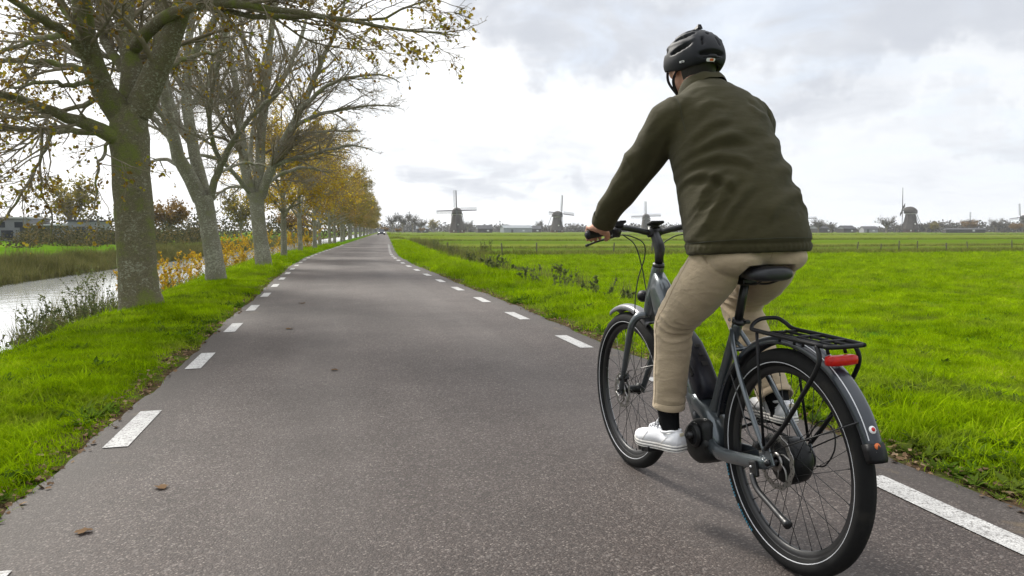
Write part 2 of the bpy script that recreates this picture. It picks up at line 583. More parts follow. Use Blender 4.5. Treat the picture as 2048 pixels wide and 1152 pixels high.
F = np.stack([idx[:-1, :-1], idx[:-1, 1:], idx[1:, 1:], idx[1:, :-1]], -1).reshape(-1, 4)
me = np_mesh('road', V, [F])
at_ = me.attributes.new('across', 'FLOAT', 'POINT')
at_.data.foreach_set('value', UU.astype(np.float32).ravel())
road = link('road', me, am)
tag(road, kind='structure', label='narrow grey asphalt road running to the horizon')


def road_z(u):
    return .0132 * (1 - ((u - .69) / 1.93) ** 2) - .0132


# painted dashes: thin worn paint, each a piece of the road
pm = bpy.data.materials.new('road_paint')
pm.use_nodes = True
t = NT(pm.node_tree)
pos = t.n('ShaderNodeNewGeometry').outputs['Position']
nw = t.noise(pos, 60.0, 5.0, 0.7)
vor = t.n('ShaderNodeTexVoronoi', _feature='F1', Scale=135.0, Vector=pos)
worn = t.math('ADD', t.smooth(nw, 0.52, 0.64), t.math('MULTIPLY', t.smooth(vor.outputs['Distance'], 0.50, 0.72), 0.6), clamp=True)
c = t.mix(t.math('MULTIPLY', worn, 0.85), t.ramp(t.noise(pos, 9.0, 4.0, 0.6), [(0.3, (0.34, 0.335, 0.325)), (0.7, (0.49, 0.485, 0.47))]), (0.10, 0.092, 0.086))
b = t.n('ShaderNodeBsdfPrincipled', Roughness=0.7)
t.l(c, b.inputs['Base Color'])
bp = t.n('ShaderNodeBump', Strength=0.7, Distance=1.0, Height=t.math('MULTIPLY', vor.outputs['Distance'], -0.003))
t.l(bp.outputs[0], b.inputs['Normal'])
t.n('ShaderNodeOutputMaterial', Surface=b.outputs[0])


def dash(u0, wd, y0, ln):
    mb = MB()
    n = 5
    V, F = [], []
    for i in range(n):
        y = y0 + ln * i / (n - 1)
        jj = .004 * math.sin(y * 31)
        for uu in (u0 - wd / 2, u0 + wd / 2):
            V.append((uu + jj + float(road_x(y)), y, road_z(uu) + .0045))
    for i in range(n - 1):
        F.append((2 * i, 2 * i + 1, 2 * i + 3, 2 * i + 2))
    mb.add(V, F)
    return mb.build('lane_dash', pm, road)


for k in range(26):
    y = 1.88 + 2.25 * k
    dash(-1.075, .12, y, .80)
    dash(2.31, .13, 2.02 + 2.33 * k - (0 if k else .1), .86 if k else .93)

# water of the canal
wm = bpy.data.materials.new('canal_water')
wm.use_nodes = True
t = NT(wm.node_tree)
pos = t.n('ShaderNodeNewGeometry').outputs['Position']
b = t.n('ShaderNodeBsdfPrincipled', Roughness=0.07, IOR=1.75)
b.inputs['Base Color'].default_value = (0.82, 0.84, 0.85, 1)
b.inputs['Metallic'].default_value = 0.62
b.inputs['Specular IOR Level'].default_value = 1.0
mp = t.n('ShaderNodeMapping', Vector=pos, Scale=(0.9, 1.6, 1.0), Rotation=(0, 0, 0.5)).outputs[0]
h = t.math('ADD', t.math('MULTIPLY', t.noise(mp, 1.6, 3.0, 0.55, 0.5), 0.010), t.math('MULTIPLY', t.noise(mp, 6.0, 2.0, 0.5, 0.3), 0.0022))
bp = t.n('ShaderNodeBump', Strength=1.0, Distance=1.0, Height=h)
t.l(bp.outputs[0], b.inputs['Normal'])
t.n('ShaderNodeOutputMaterial', Surface=b.outputs[0])
ys = np.array([-60, -20] + list(np.arange(0, 60, 2.0)) + list(np.arange(60, 900, 20.0)))
V = np.array([(u_ + float(road_x(y)), y, WATER_Z) for y in ys for u_ in (-12.9, -5.2)])
F = np.array([(2 * i, 2 * i + 1, 2 * i + 3, 2 * i + 2) for i in range(len(ys) - 1)])
water = link('canal_water', np_mesh('canal_water', V, [F]), wm)
tag(water, kind='structure', label='bright rippled canal water beside the row of trees')


# ------------------------------------------------------------------ the bicycle (own axes: x ahead, y left, z up, origin under the rear axle)
BIKE_LOC, BIKE_ROT = (1.4159, 2.1042, 0.0), (-0.0213, 0.0, R(93.749))
M_frame = mat('frame_paint', (0.072, 0.086, 0.096), 0.30, 0.5, 0.10, 30, coat=0.7)
M_black = mat('black_alloy', (0.009, 0.009, 0.010), 0.40, 0.0, 0.25, 40)
M_plastic = mat('black_plastic', (0.006, 0.006, 0.007), 0.5, 0.0, 0.25, 60, 0.0003, 500, spec=.25)
M_motor = mat('motor_housing', (0.005, 0.0055, 0.006), 0.45, 0.0, 0.25, 40, spec=.28)
M_batt = mat('battery_case', (0.009, 0.010, 0.017), 0.42, 0.0, 0.2, 30, spec=.35)
M_tyre = mat('tyre_rubber', (0.007, 0.007, 0.007), 0.85, 0.0, 0.3, 30, 0.0006, 400, spec=.25, dirt=(.017, .016, .014))
M_rim = mat('rim_black', (0.008, 0.008, 0.009), 0.40, 0.0, 0.2, 30)
M_steel = mat('steel', (0.30, 0.29, 0.28), 0.38, 1.0, 0.2, 80)
M_spoke = mat('spoke_steel', (0.025, 0.025, 0.026), 0.40, 0.5)
M_stripe = mat('reflex_stripe', (0.55, 0.56, 0.58), 0.45)
M_blue = mat('tyre_print_blue', (0.03, 0.22, 0.34), 0.6)
M_fend = mat('fender_black', (0.012, 0.017, 0.025), 0.30, 0.0, 0.2, 25, coat=0.25, dirt=(.022, .024, .026))
M_fendgrey = mat('fender_silver', (0.14, 0.14, 0.15), 0.38, 0.4, 0.1, 30)
M_grip = mat('grip_rubber', (0.010, 0.010, 0.011), 0.75, 0, 0.2, 80, 0.0008, 300)
M_cable = mat('cable', (0.010, 0.010, 0.011), 0.5)
M_red = mat('tail_lamp_red', (0.34, 0.008, 0.006), 0.30, 0, 0.30, 60, spec=.3, emit=(1.0, .03, .02, 0.05))
M_white = mat('white_print', (0.75, 0.75, 0.75), 0.5)
M_orange = mat('orange_print', (0.60, 0.14, 0.03), 0.5)
M_saddle = mat('saddle_vinyl', (0.007, 0.0075, 0.010), 0.45, 0, 0.2, 60, 0.0004, 350)
M_ax = Vector((0, 1, 0))

bike = empty('bicycle')
bike.location, bike.rotation_euler = BIKE_LOC, BIKE_ROT
tag(bike, 'blue-grey electric bicycle with rear rack ridden along the right of the road', 'bicycle')
WR, WB_, HZ = 0.355, 1.134, 0.355
TR = 0.029                                   # tyre half thickness


def wheel(cx, rear, parent, steer=None):
    o = Vector((cx, 0, HZ))
    rim = MB()
    rr = WR - 2 * TR + .006
    rim.lathe([(rr, -.0135), (rr + .004, -.0125), (rr - .010, -.012), (rr - .024, -.008), (rr - .027, 0), (rr - .024, .008), (rr - .010, .012), (rr + .004, .0125), (rr, .0135), (rr - .004, .009), (rr - .004, -.009)],
              o, M_ax, 72, closed_prof=True)
    wo = rim.build('wheel', M_rim, parent)
    ty = MB()
    n, k = 96, 16
    prof = []
    for j in range(k):
        a = 2 * math.pi * j / k
        q = TR * (1 + .05 * (math.cos(a) > .6))
        prof.append((WR - TR + q * math.cos(a) - .001, TR * .96 * math.sin(a)))
    ty.lathe(prof, o, M_ax, n, closed_prof=True)
    ty.build('tyre', M_tyre, wo)
    for s in (-1, 1):
        st = MB()
        st.torus(o + M_ax * (s * TR * .83), M_ax, WR - 1.48 * TR, .0017, 80, 6)
        st.build('reflective_stripe', M_stripe, wo)
    if rear:                                 # blue print on the left sidewall
        pr = MB()
        for i in range(24):
            if i in (5, 12, 13):
                continue
            a = R(196 + i * 1.9)
            a2 = a + R(1.25 if i % 3 else .9)
            rA, rB = WR - 1.02 * TR, WR - .66 * TR
            q = []
            for ang in (a, a2):
                for r_ in (rA, rB):
                    hh = TR * math.sqrt(max(0, 1 - ((r_ - (WR - TR)) / TR) ** 2)) * .965 + .0008
                    q.append(o + Vector((-math.cos(ang), 0, math.sin(ang))) * r_ * 1 + M_ax * hh)
            pr.add(q, [(0, 1, 3, 2)])
        pr.build('sidewall_lettering', M_blue, wo)
    # spokes: crossed lacing, 36 in all
    sp = MB()
    hubr = .060 if rear else .026
    hw = .030 if rear else .033
    for i in range(32):
        s = 1 if i % 2 else -1
        cross = (1 if (i // 2) % 2 else -1) * R(62 if not rear else 48)
        a = 2 * math.pi * i / 32
        p0 = o + Vector((math.cos(a + cross), 0, math.sin(a + cross))) * hubr + M_ax * (s * hw)
        p1 = o + Vector((math.cos(a), 0, math.sin(a))) * (rr - .026) + M_ax * (s * .002)
        sp.tube([p0, p1], .0011, 5)
        dr = (p1 - p0).normalized()
        sp.tube([p1 - dr * .012, p1], .0022, 6)
    tag(sp.build('spoke_set', M_spoke, wo), kind='stuff')
    hb = MB()
    if rear:
        hb.lathe([(.012, -.066), (.030, -.064), (.034, -.050), (.056, -.046), (.062, -.038), (.071, -.032), (.074, -.012), (.074, .020), (.069, .028), (.058, .033), (.038, .036), (.030, .046), (.012, .048)], o, M_ax, 40)
        for kx in range(16):
            a = 2 * math.pi * kx / 16
            hb.box(o + Vector((math.cos(a), 0, math.sin(a))) * .0735 + M_ax * .004, (.003, .022, .006), Matrix.Rotation(-a, 3, 'Y'))
    else:
        hb.lathe([(.010, -.050), (.022, -.046), (.028, -.036), (.027, -.032), (.018, -.026), (.018, .022), (.027, .028), (.028, .033), (.022, .042), (.010, .050)], o, M_ax, 28)
    hb.build('hub', M_motor, wo)
    # brake disc on the left
    dd = MB()
    yd = .052 if rear else .046
    Ro, Ri = (.088, .070) if rear else (.080, .063)
    n = 72
    V, F = [], []
    for i in range(n):
        a = 2 * math.pi * i / n
        wv = .0022 * math.sin(12 * a)
        for y in (yd - .001, yd + .001):
            V.append(o + Vector((math.cos(a) * (Ro + wv), y, math.sin(a) * (Ro + wv))))
            V.append(o + Vector((math.cos(a) * (Ri + wv), y, math.sin(a) * (Ri + wv))))
    for i in range(n):
        j = (i + 1) % n
        if i % 4 == 1:
            # drilled slots: leave a gap in the braking band
            pass
        A, B = i * 4, j * 4
        F += [(A, B, B + 1, A + 1), (A + 2, A + 3, B + 3, B + 2), (A, A + 2, B + 2, B), (A + 1, B + 1, B + 3, A + 3)]
    dd.add(V, F, 0, False)
    for i in range(6):
        a = 2 * math.pi * i / 6
        p0 = o + Vector((math.cos(a), 0, math.sin(a))) * .026 + M_ax * yd
        pm_ = o + Vector((math.cos(a + .30), 0, math.sin(a + .30))) * .048 + M_ax * yd
        p1 = o + Vector((math.cos(a + .75), 0, math.sin(a + .75))) * (Ri + .004) + M_ax * yd
        dd.tube(bez([p0, pm_, p1], 4), .0038, 6, flat=.35)
    dd.lathe([(.015, -.002), (.031, -.002), (.031, .002), (.015, .002)], o + M_ax * yd, M_ax, 28)
    dd.build('brake_disc', M_steel, wo)
    sl = MB()
    for i in range(36):
        a = 2 * math.pi * i / 36
        rad = (Ro + Ri) / 2 + (.004 if i % 2 else -.003)
        sl.lathe([(.0003, .0013), (.0024, .0013), (.0024, .0010)], o + Vector((math.cos(a) * rad, yd, math.sin(a) * rad)), M_ax, 8)
    sl.build('disc_hole_ring', M_cable, wo)
    ax = MB()
    ax.tube([o - M_ax * (.086 if rear else .062), o + M_ax * (.086 if rear else .062)], .0065, 12)
    for s in (-1, 1):
        yy = (.083 if rear else .060) * s
        ax.tube([o + M_ax * (yy - .006), o + M_ax * (yy + .006)], .0115, 6)
        ax.ball(o + M_ax * (yy + .007 * s), (.008, .006, .008), 10, 6)
    ax.build('axle_nut', M_black, wo)
    return wo


wheel(0.0, True, bike)
# steering assembly is turned a touch; the front wheel stays in line with the fork
wheel(WB_, False, bike)

# frame: head tube, one deep down tube, seat tube, stays
fr = MB()


def rrect(c, t, w_, h_, n=20, pw=3.2):
    """rounded-rectangle ring round c, normal to t (t lies in the x-z plane); w_ along y, h_ along the in-plane normal"""
    t = Vector(t).normalized()
    nn = Vector((-t.z, 0, t.x))
    o = []
    for k in range(n):
        a = 2 * math.pi * k / n
        ca, sa = math.cos(a), math.sin(a)
        y = math.copysign(abs(ca) ** (2 / pw), ca) * w_ / 2
        z = math.copysign(abs(sa) ** (2 / pw), sa) * h_ / 2
        o.append(Vector(c) + Vector((0, 1, 0)) * y + nn * z)
    return o


ht = Vector((.086, 0, -.232)).normalized()
fr.loft([rrect(Vector((.869, 0, .937)), ht, .046, .046, pw=2), rrect(Vector((.872, 0, .928)), ht, .050, .050, pw=2), rrect(Vector((.886, 0, .885)), ht, .054, .060, pw=2.2), rrect(Vector((.912, 0, .815)), ht, .060, .070, pw=2.4),
         rrect(Vector((.940, 0, .740)), ht, .060, .062, pw=2.2), rrect(Vector((.955, 0, .702)), ht, .054, .054, pw=2)])
dt = [((.880, 0, .895), .050, .060), ((.855, 0, .835), .064, .120), ((.815, 0, .765), .072, .128), ((.765, 0, .695), .074, .108), ((.700, 0, .612), .072, .088), ((.640, 0, .540), .070, .080), ((.575, 0, .460), .068, .080), ((.535, 0, .405), .072, .086), ((.500, 0, .350), .074, .080)]
rings = []
for i, (c, a_, b_) in enumerate(dt):
    p0 = Vector(dt[max(0, i - 1)][0])
    p1 = Vector(dt[min(len(dt) - 1, i + 1)][0])
    rings.append(rrect(c, p1 - p0, a_, b_))
fr.loft(rings)
# seat tube and the yoke behind the motor
fr.tube(bez([(.288, 0, .765), (.330, 0, .670), (.385, 0, .545), (.430, 0, .440), (.455, 0, .385)], 5), [.0185] * 15 + [.020, .021, .023, .025, .027, .03], 16)
yk = [((.575, 0, .445), .070, .060), ((.525, 0, .425), .078, .070), ((.470, 0, .405), .080, .070), ((.425, 0, .372), .078, .070), ((.395, 0, .325), .082, .064), ((.372, 0, .285), .094, .05)]
rings = []
for i, (c, a_, b_) in enumerate(yk):
    rings.append(rrect(c, Vector(yk[min(len(yk) - 1, i + 1)][0]) - Vector(yk[max(0, i - 1)][0]), a_, b_))
fr.loft(rings)
for s in (-1, 1):
    cs = [(.400, s * .040, .300, .020, .030), (.345, s * .046, .288, .012, .026), (.26, s * .056, .298, .011, .024), (.15, s * .066, .318, .011, .023), (.05, s * .074, .338, .010, .021), (.010, s * .0765, .346, .008, .017)]
    fr.loft([rrect_y for rrect_y in [[Vector((x, y + math.cos(2 * math.pi * k / 14) * a_, z + math.sin(2 * math.pi * k / 14) * b_)) for k in range(14)] for x, y, z, a_, b_ in cs]])
    fr.tube(bez([(.308, s * .012, .738), (.275, s * .030, .690), (.20, s * .052, .592), (.10, s * .068, .470), (.022, s * .0765, .380)], 6), .0085, 10)
    # dropout plates
    fr.box((.012, s * .0765, .362), (.060, .007, .056), Matrix.Rotation(.5, 3, 'Y'), bev=.003)
    fr.tube([(.03, s * .0765, .365), (-.004, s * .0765, .350)], .016, 12, flat=.4)
fr.tube([(.262, .034, .672), (.262, -.034, .672)], .008, 10)
fr.tube([(.318, .0, .700), (.262, 0, .676)], .007, 8)
fr.build('frame', M_frame, bike)

# bottle-shaped battery on the down tube
bt = MB()
bd = Vector((.65, 0, .76)).normalized()
bn_ = Vector((-bd.z, 0, bd.x))
rings = []
for s_, a_, b_ in ((-.030, .056, .052), (-.018, .074, .076), (.02, .084, .090), (.10, .086, .092), (.19, .084, .086), (.265, .074, .062), (.295, .060, .042), (.308, .042, .022)):
    c = Vector((.548, 0, .432)) + bd * s_ + bn_ * (.048 + b_ / 2 - .012)
    rings.append(rrect(c, bd, a_, b_, 24, 3.6))
bt.loft(rings)
bo = bt.build('battery', M_batt, bike)
for s_, wd, hh in ((.085, .026, .018), (.125, .018, .010), (.165, .022, .014)):
    c = Vector((.548, 0, .432)) + bd * s_ + bn_ * (.048 + .0805)
    dk = MB()
    dk.box(c, (hh, wd, .003), Matrix.Rotation(-math.atan2(bd.z, bd.x), 3, 'Y'), bev=.001)
    dk.build('battery_lock', M_cable, bo)
# charge port frame at the side
for s in (-1, 1):
    sd = MB()
    c = Vector((.548, 0, .432)) + bd * .13 + bn_ * .085
    sd.box(c + Vector((0, s * .0425, 0)), (.14, .003, .018), Matrix.Rotation(-math.atan2(bd.z, bd.x), 3, 'Y'), bev=.001)
    sd.build('battery_side_strip', M_plastic, bo)

# mid motor
mo = MB()
BB = Vector((.460, 0, .325))
mp_ = []
ang = np.linspace(0, 2 * math.pi, 36, endpoint=False)
for y, sc in ((-.062, .55), (-.058, .86), (-.045, .97), (-.02, 1.0), (.02, 1.0), (.045, .97), (.060, .86), (.066, .60), (.0665, .3)):
    ring = []
    for a in ang:
        rx_ = .090 + .016 * math.cos(a - .3) + .008 * math.cos(3 * a + 1)
        rz_ = .086 + .012 * math.cos(2 * a + 1.0)
        ring.append(Vector((.455 + math.cos(a) * rx_ * sc * 1.06, y, .300 + math.sin(a) * rz_ * sc * 1.12)))
    mp_.append(ring)
mo.loft(mp_)
mo.lathe([(.008, .062), (.040, .062), (.046, .068), (.046, .074), (.040, .080), (.030, .082), (.008, .083)], BB + Vector((0, 0, 0)), M_ax, 28)
mo.ball((.405, .052, .300), (.024, .018, .024), 14, 8)
mo.build('motor', M_motor, bike)
rg = MB()
rg.torus(BB + Vector((0, .0805, 0)), M_ax, .036, .0018, 36, 6)
rg.torus(BB + Vector((0, .0825, 0)), M_ax, .018, .0014, 28, 6)
rg.build('motor_ring', M_black, bike)

# cranks and pedals
PED_L, PED_R = Vector((.617, 0, .243)), Vector((.300, 0, .400))
for s, pe in ((1, PED_L), (-1, PED_R)):
    ck = MB()
    yy = s * .092
    p0 = Vector((BB.x, yy, BB.z))
    p1 = Vector((pe.x, s * .104, pe.z))
    ck.tube([p0, p0.lerp(p1, .12), p0.lerp(p1, .5), p0.lerp(p1, .92), p1], [.015, .014, .0105, .0105, .012], 12, flat=.62)
    ck.tube([p0 - M_ax * s * .028, p0 + M_ax * s * .010], .013, 14)
    ck.tube([p1, p1 + M_ax * s * .020], .007, 10)
    co = ck.build('crank', M_black, bike)
    pd = MB()
    c = Vector((pe.x, s * .158, pe.z))
    tl = Matrix.Rotation(.16 if s > 0 else .20, 3, 'Y')
    for q in (-1, 1):
        pd.box(c + tl @ Vector((q * .036, 0, 0)), (.012, .090, .020), tl, bev=.003)
    pd.box(c + M_ax * (s * .043), (.084, .008, .018), tl, bev=.002)
    pd.box(c - M_ax * (s * .043), (.084, .008, .018), tl, bev=.002)
    pd.tube([c - M_ax * .05, c + M_ax * .05], .010, 12)
    pd.build('pedal', M_plastic, co)
ch = MB()
ch.lathe([(.020, -.002), (.083, -.002), (.083, .002), (.020, .002)], BB + Vector((0, -.068, 0)), M_ax, 40)
for i in range(38):
    a = 2 * math.pi * i / 38
    ch.box(BB + Vector((math.cos(a) * .085, -.068, math.sin(a) * .085)), (.006, .003, .005), Matrix.Rotation(-a, 3, 'Y'))
ch.build('chainring', M_black, bike)
cn = MB()
for z0, z1, h in ((BB.z + .083, HZ + .036, 1), (BB.z - .083, HZ - .036, -1)):
    N = 46
    for i in range(N):
        f0 = (i + .5) / N
        cn.box((BB.x * (1 - f0), -.068, z0 + (z1 - z0) * f0), (.0085, .0045 if i % 2 else .0065, .0070), Matrix.Rotation(math.atan2(z1 - z0, BB.x), 3, 'Y'))
cn.lathe([(.012, -.002), (.036, -.002), (.036, .002), (.012, .002)], (0, -.068, HZ), M_ax, 30)
tag(cn.build('chain', M_cable, bike), kind='stuff')

# fork, with the front fender and its stays
fk = MB()
for s in (-1, 1):
    pts = bez([(.948, s * .018, .716), (.962, s * .050, .712), (.985, s * .068, .672), (1.020, s * .068, .590), (1.070, s * .064, .475), (1.115, s * .058, .385), (1.132, s * .056, .352)], 5)
    nq = len(pts)
    fk.tube(pts, [(.0215 - .0095 * (i / (nq - 1))) for i in range(nq)], 14, flat=.82)
fk.tube([(.945, 0, .728), (.962, 0, .688)], .027, 18)
fk.box((1.132, .056, .352), (.03, .008, .034), bev=.003)
fk.box((1.132, -.056, .352), (.03, .008, .034), bev=.003)
fk.build('fork', M_frame, bike)


def fender(cx, a0, a1, rad, half, mat_, name, n=44, thick=.003):
    mb = MB()
    rings = []
    for i in range(n):
        a = R(a0 + (a1 - a0) * i / (n - 1))
        tp = min(1, .35 + 6 * min(i, n - 1 - i) / n)
        er = Vector((math.cos(a), 0, math.sin(a)))
        ring = []
        prof = [(-1, -.020), (-.92, -.008), (-.7, 0), (-.35, .004), (0, .0055), (.35, .004), (.7, 0), (.92, -.008), (1, -.020)]
        for yy, h in prof:
            ring.append(Vector((cx, 0, HZ)) + er * (rad + h) + M_ax * (yy * half * (0.86 + .14 * tp)))
        for yy, h in prof[::-1]:
            ring.append(Vector((cx, 0, HZ)) + er * (rad + h - thick) + M_ax * (yy * (half - thick) * (0.86 + .14 * tp)))
        rings.append(ring)
    mb.loft(rings)
    return mb.build(name, mat_, bike)


rf = fender(0, 8, 160, .392, .031, M_fend, 'rear_fender')
fender(WB_, 62, 122, .388, .030, M_fendgrey, 'front_fender', 26)
fl = MB()
rings = []
for i in range(30):
    a = R(62 + 94 * i / 29)
    er = Vector((math.cos(a), 0, math.sin(a)))
    rings.append([Vector((0, 0, HZ)) + er * (.392 + .0015) + M_ax * (.0245), Vector((0, 0, HZ)) + er * (.3935 + .002) + M_ax * .0225])
fl.loft(rings, caps=False, closed=False)
fl.build('pin_stripe', M_stripe, rf)
lm = MB()
a0 = R(168)
rings = []
for a, r_, hw in ((157, .390, .031), (160, .393, .032), (163.5, .394, .031), (165, .394, .026)):
    er = Vector((math.cos(R(a)), 0, math.sin(R(a))))
    c = Vector((0, 0, HZ))
    rings.append([c + er * (r_ + dr) + M_ax * (yy * hw) for yy, dr in ((-1, -.022), (-.8, .001), (0, .0075), (.8, .001), (1, -.022), (.7, -.006), (0, -.002), (-.7, -.006))])
lm.loft(rings)
lm.build('fender_flap', M_plastic, rf)
for ang_, mm, r_ in ((152, M_white, .011), (151.9, M_red, .006), (158.5, M_orange, .009), (160.6, M_white, .007)):
    a = R(ang_)
    er = Vector((math.cos(a), 0, math.sin(a)))
    sk = MB()
    off = .0062 if mm is not M_red else .0072
    sk.lathe([(.0002, 0), (r_, 0), (r_, -.002)], Vector((0, 0, HZ)) + er * (.392 + off - (0 if ang_ < 158.7 else .0004)) + M_ax * (.004 if mm is not M_red else .002), er, 16)
    sk.build('sticker', mm, rf)
fs = MB()
for s in (-1, 1):
    e = Vector((math.cos(R(148)) * .384, s * .031, HZ + math.sin(R(148)) * .384))
    fs.tube([(.0, s * .079, .385), (-.10, s * .070, .44), e], .0024, 6)
fs.build('fender_stay', M_black, rf)
fs = MB()
for s in (-1, 1):
    fs.tube([(WB_ - .005, s * .064, .375), (WB_ - .09, s * .055, .46), (WB_ - .33, s * .032, HZ + .175)], .0024, 6)
fs.build('front_fender_stay', M_steel, bike)

# stem, bar, grips, levers
sm = MB()
sm.tube([(.8695, 0, .930), (.866, 0, .944)], [.026, .0235], 20)
sm.loft([rrect((.866, 0, .944), (-.02, 0, 1), .034, .034, pw=2.2), rrect((.862, 0, .975), (-.1, 0, 1), .034, .036, pw=2.6), rrect((.858, 0, 1.002), (.1, 0, 1), .040, .044, pw=3), rrect((.868, 0, 1.022), (.5, 0, 1), .040, .046, pw=3),
         rrect((.885, 0, 1.045), (.7, 0, 1), .036, .040, pw=3), rrect((.902, 0, 1.068), (.6, 0, 1), .036, .038, pw=2.6), rrect((.908, 0, 1.080), (.5, 0, 1), .030, .030, pw=2.2)])
sm.tube([(.907, .026, 1.075), (.907, -.026, 1.075)], .0225, 18)
for s in (-1, 1):
    sm.tube([(.890, s * .015, 1.094), (.930, s * .015, 1.094)], .005, 8)
sm.build('stem', M_black, bike)
hbar = MB()
bp_ = [(.862, -.335, 1.074), (.880, -.235, 1.086), (.893, -.16, 1.096), (.903, -.085, 1.086), (.907, -.035, 1.075), (.907, 0, 1.075), (.907, .035, 1.075), (.903, .085, 1.086), (.889, .16, 1.096), (.868, .235, 1.085), (.838, .335, 1.070)]
hbar.tube(bez(bp_, 5), .0125, 14)
hbar.build('handlebar', M_black, bike)
for s in (-1, 1):
    e = Vector(bp_[-1] if s > 0 else bp_[0])
    i_ = Vector((.865, .222, 1.0835) if s > 0 else (.8785, -.222, 1.0845))
    gp = MB()
    pts = [i_.lerp(e, f) for f in (0, .02, .06, .1, .5, .85, .93, .985, 1.0)]
    gp.tube(pts, [.0165, .0185, .0185, .0165, .0160, .0168, .0182, .0182, .0150], 18)
    go = gp.build('grip', M_grip, bike)
    cp_ = MB()
    dr = (e - i_).normalized()
    cp_.tube([e - dr * .001, e + dr * .004], [.0145, .012], 16)
    cp_.build('grip_cap', M_batt, go)
    lv = MB()
    b0 = i_ + Vector((0, -s * .028, 0))
    lv.box(b0 + Vector((.014, 0, -.012)), (.042, .034, .030), bev=.006)
    lv.tube([b0 - dr * .012, b0 + dr * .014], .0185, 16)
    lp = bez([b0 + Vector((.030, 0, -.024)), b0 + Vector((.036, s * .03, -.032)), b0 + Vector((.020, s * .085, -.044)), b0 + Vector((.000, s * .118, -.052)), b0 + Vector((-.012, s * .138, -.056))], 5)
    lv.tube(lp, [.0075] * 8 + [.0062] * 9 + [.0072, .0085, .0085, .0075], 10, flat=.7)
    lv.build('brake_lever', M_black, bike)
ds = MB()
ds.box((.893, 0, 1.112), (.044, .062, .012), Matrix.Rotation(.25, 3, 'Y'), bev=.004)
ds.box((.905, 0, 1.100), (.03, .03, .018), bev=.004)
ds.build('display', M_plastic, bike)
rm = MB()
rm.box((.872, .185, 1.105), (.045, .040, .030), Matrix.Rotation(.3, 3, 'Y'), bev=.007)
rm.box((.868, .168, 1.118), (.030, .030, .010), Matrix.Rotation(.3, 3, 'Y'), bev=.003)
rm.build('control_pad', M_plastic, bike)
bl_ = MB()
bl_.ball((.880, -.16, 1.118), (.022, .022, .016), 16, 8)
bl_.build('bell', M_black, bike)
for nm, pts in (('brake_cable', [(.895, .19, 1.066), (.925, .11, 1.062), (.940, .035, 1.03), (.955, .02, .97), (.985, .035, .88), (.995, .045, .80), (.990, .052, .73), (1.0, .055, .68)]),
                ('brake_cable', [(.898, -.19, 1.066), (.925, -.11, 1.055), (.930, -.04, 1.01), (.905, -.04, .96), (.895, -.036, .90)]),
                ('brake_cable', [(.900, .15, 1.068), (.945, .07, 1.02), (.990, .015, .92), (.990, .0, .84), (.965, .0, .79)]),
                ('light_cable', [(.03, -.082, .40), (-.02, -.095, .475), (-.075, -.10, .46), (-.082, -.10, .40), (-.045, -.098, .34), (-.005, -.095, .325)]),
                ('brake_cable', [(.25, .055, .595), (.17, .068, .50), (.10, .085, .43), (.065, .088, .41), (.05, .085, .40)])):
    mb = MB()
    mb.tube(bez(pts, 6), .0026, 7)
    mb.build(nm, M_cable, bike)
hl = MB()
hl.lathe([(.0003, .030), (.020, .026), (.026, .014), (.025, -.006), (.014, -.022), (.0003, -.026)], (1.005, 0, .795), (1, 0, -.15), 20)
hl.tube([(.985, 0, .790), (.955, 0, .765)], .007, 8)
hl.build('headlight', M_plastic, bike)
# calipers
for c, nm in (((1.100, .050, .418), 'brake_caliper'), ((.062, .060, .396), 'brake_caliper')):
    mb = MB()
    mb.box(c, (.046, .028, .030), Matrix.Rotation(.6, 3, 'Y'), bev=.006)
    mb.tube([Vector(c) + Vector((0, .012, 0)), Vector(c) + Vector((0, .026, 0))], .012, 14)
    mb.tube([Vector(c) + Vector((.026, .016, -.012)), Vector(c) + Vector((-.026, .016, .014))], .0045, 8)
    mb.build(nm, M_black, bike)

# seat post and saddle
spst = MB()
spst.tube([(.287, 0, .760), (.282, 0, .772)], .0235, 18)
spst.tube([(.292, 0, .755), (.243, 0, .920)], .0150, 18)
spst.tube([(.276, .030, .766), (.276, -.032, .766)], .005, 8)
spst.box((.270, -.020, .764), (.026, .020, .012), bev=.003)
spst.build('seat_post', M_black, bike)
qb = MB()
qb.ball((.292, .033, .772), (.006, .005, .006), 10, 6)
qb.build('clamp_bolt', M_steel, bike)
sa = MB()
rings = []
for x, hw, zt, th in ((.070, .030, 0.956, .030), (.076, .060, .962, .042), (.095, .078, .967, .050), (.130, .080, .967, .050), (.168, .064, .962, .044), (.203, .042, .956, .038), (.238, .028, .950, .034), (.275, .022, .943, .030), (.300, .016, .936, .024), (.307, .008, .930, .014)):
    ring = []
    for k in range(20):
        a = 2 * math.pi * k / 20
        ca, sa_ = math.cos(a), math.sin(a)
        y = hw * math.copysign(abs(ca) ** .75, ca)
        z = zt - th / 2 + th / 2 * math.copysign(abs(sa_) ** .8, sa_) - .10 * abs(y) ** 1.5 * 1.2
        ring.append((x, y, z))
    rings.append(ring)
sa.loft(rings)
so = sa.build('saddle', M_saddle, bike)
rl = MB()
for s in (-1, 1):
    rl.tube(bez([(.10, s * .035, .922), (.16, s * .024, .904), (.24, s * .020, .904), (.292, s * .006, .922)], 5), .0036, 8)
rl.box((.242, 0, .908), (.05, .056, .024), bev=.005)
rl.build('saddle_rail', M_black, so)
# rack with its legs
rk = MB()
rz = .757


def rail(pts, r_=.0062):
    rk.tube(bez(pts, 5), r_, 10)


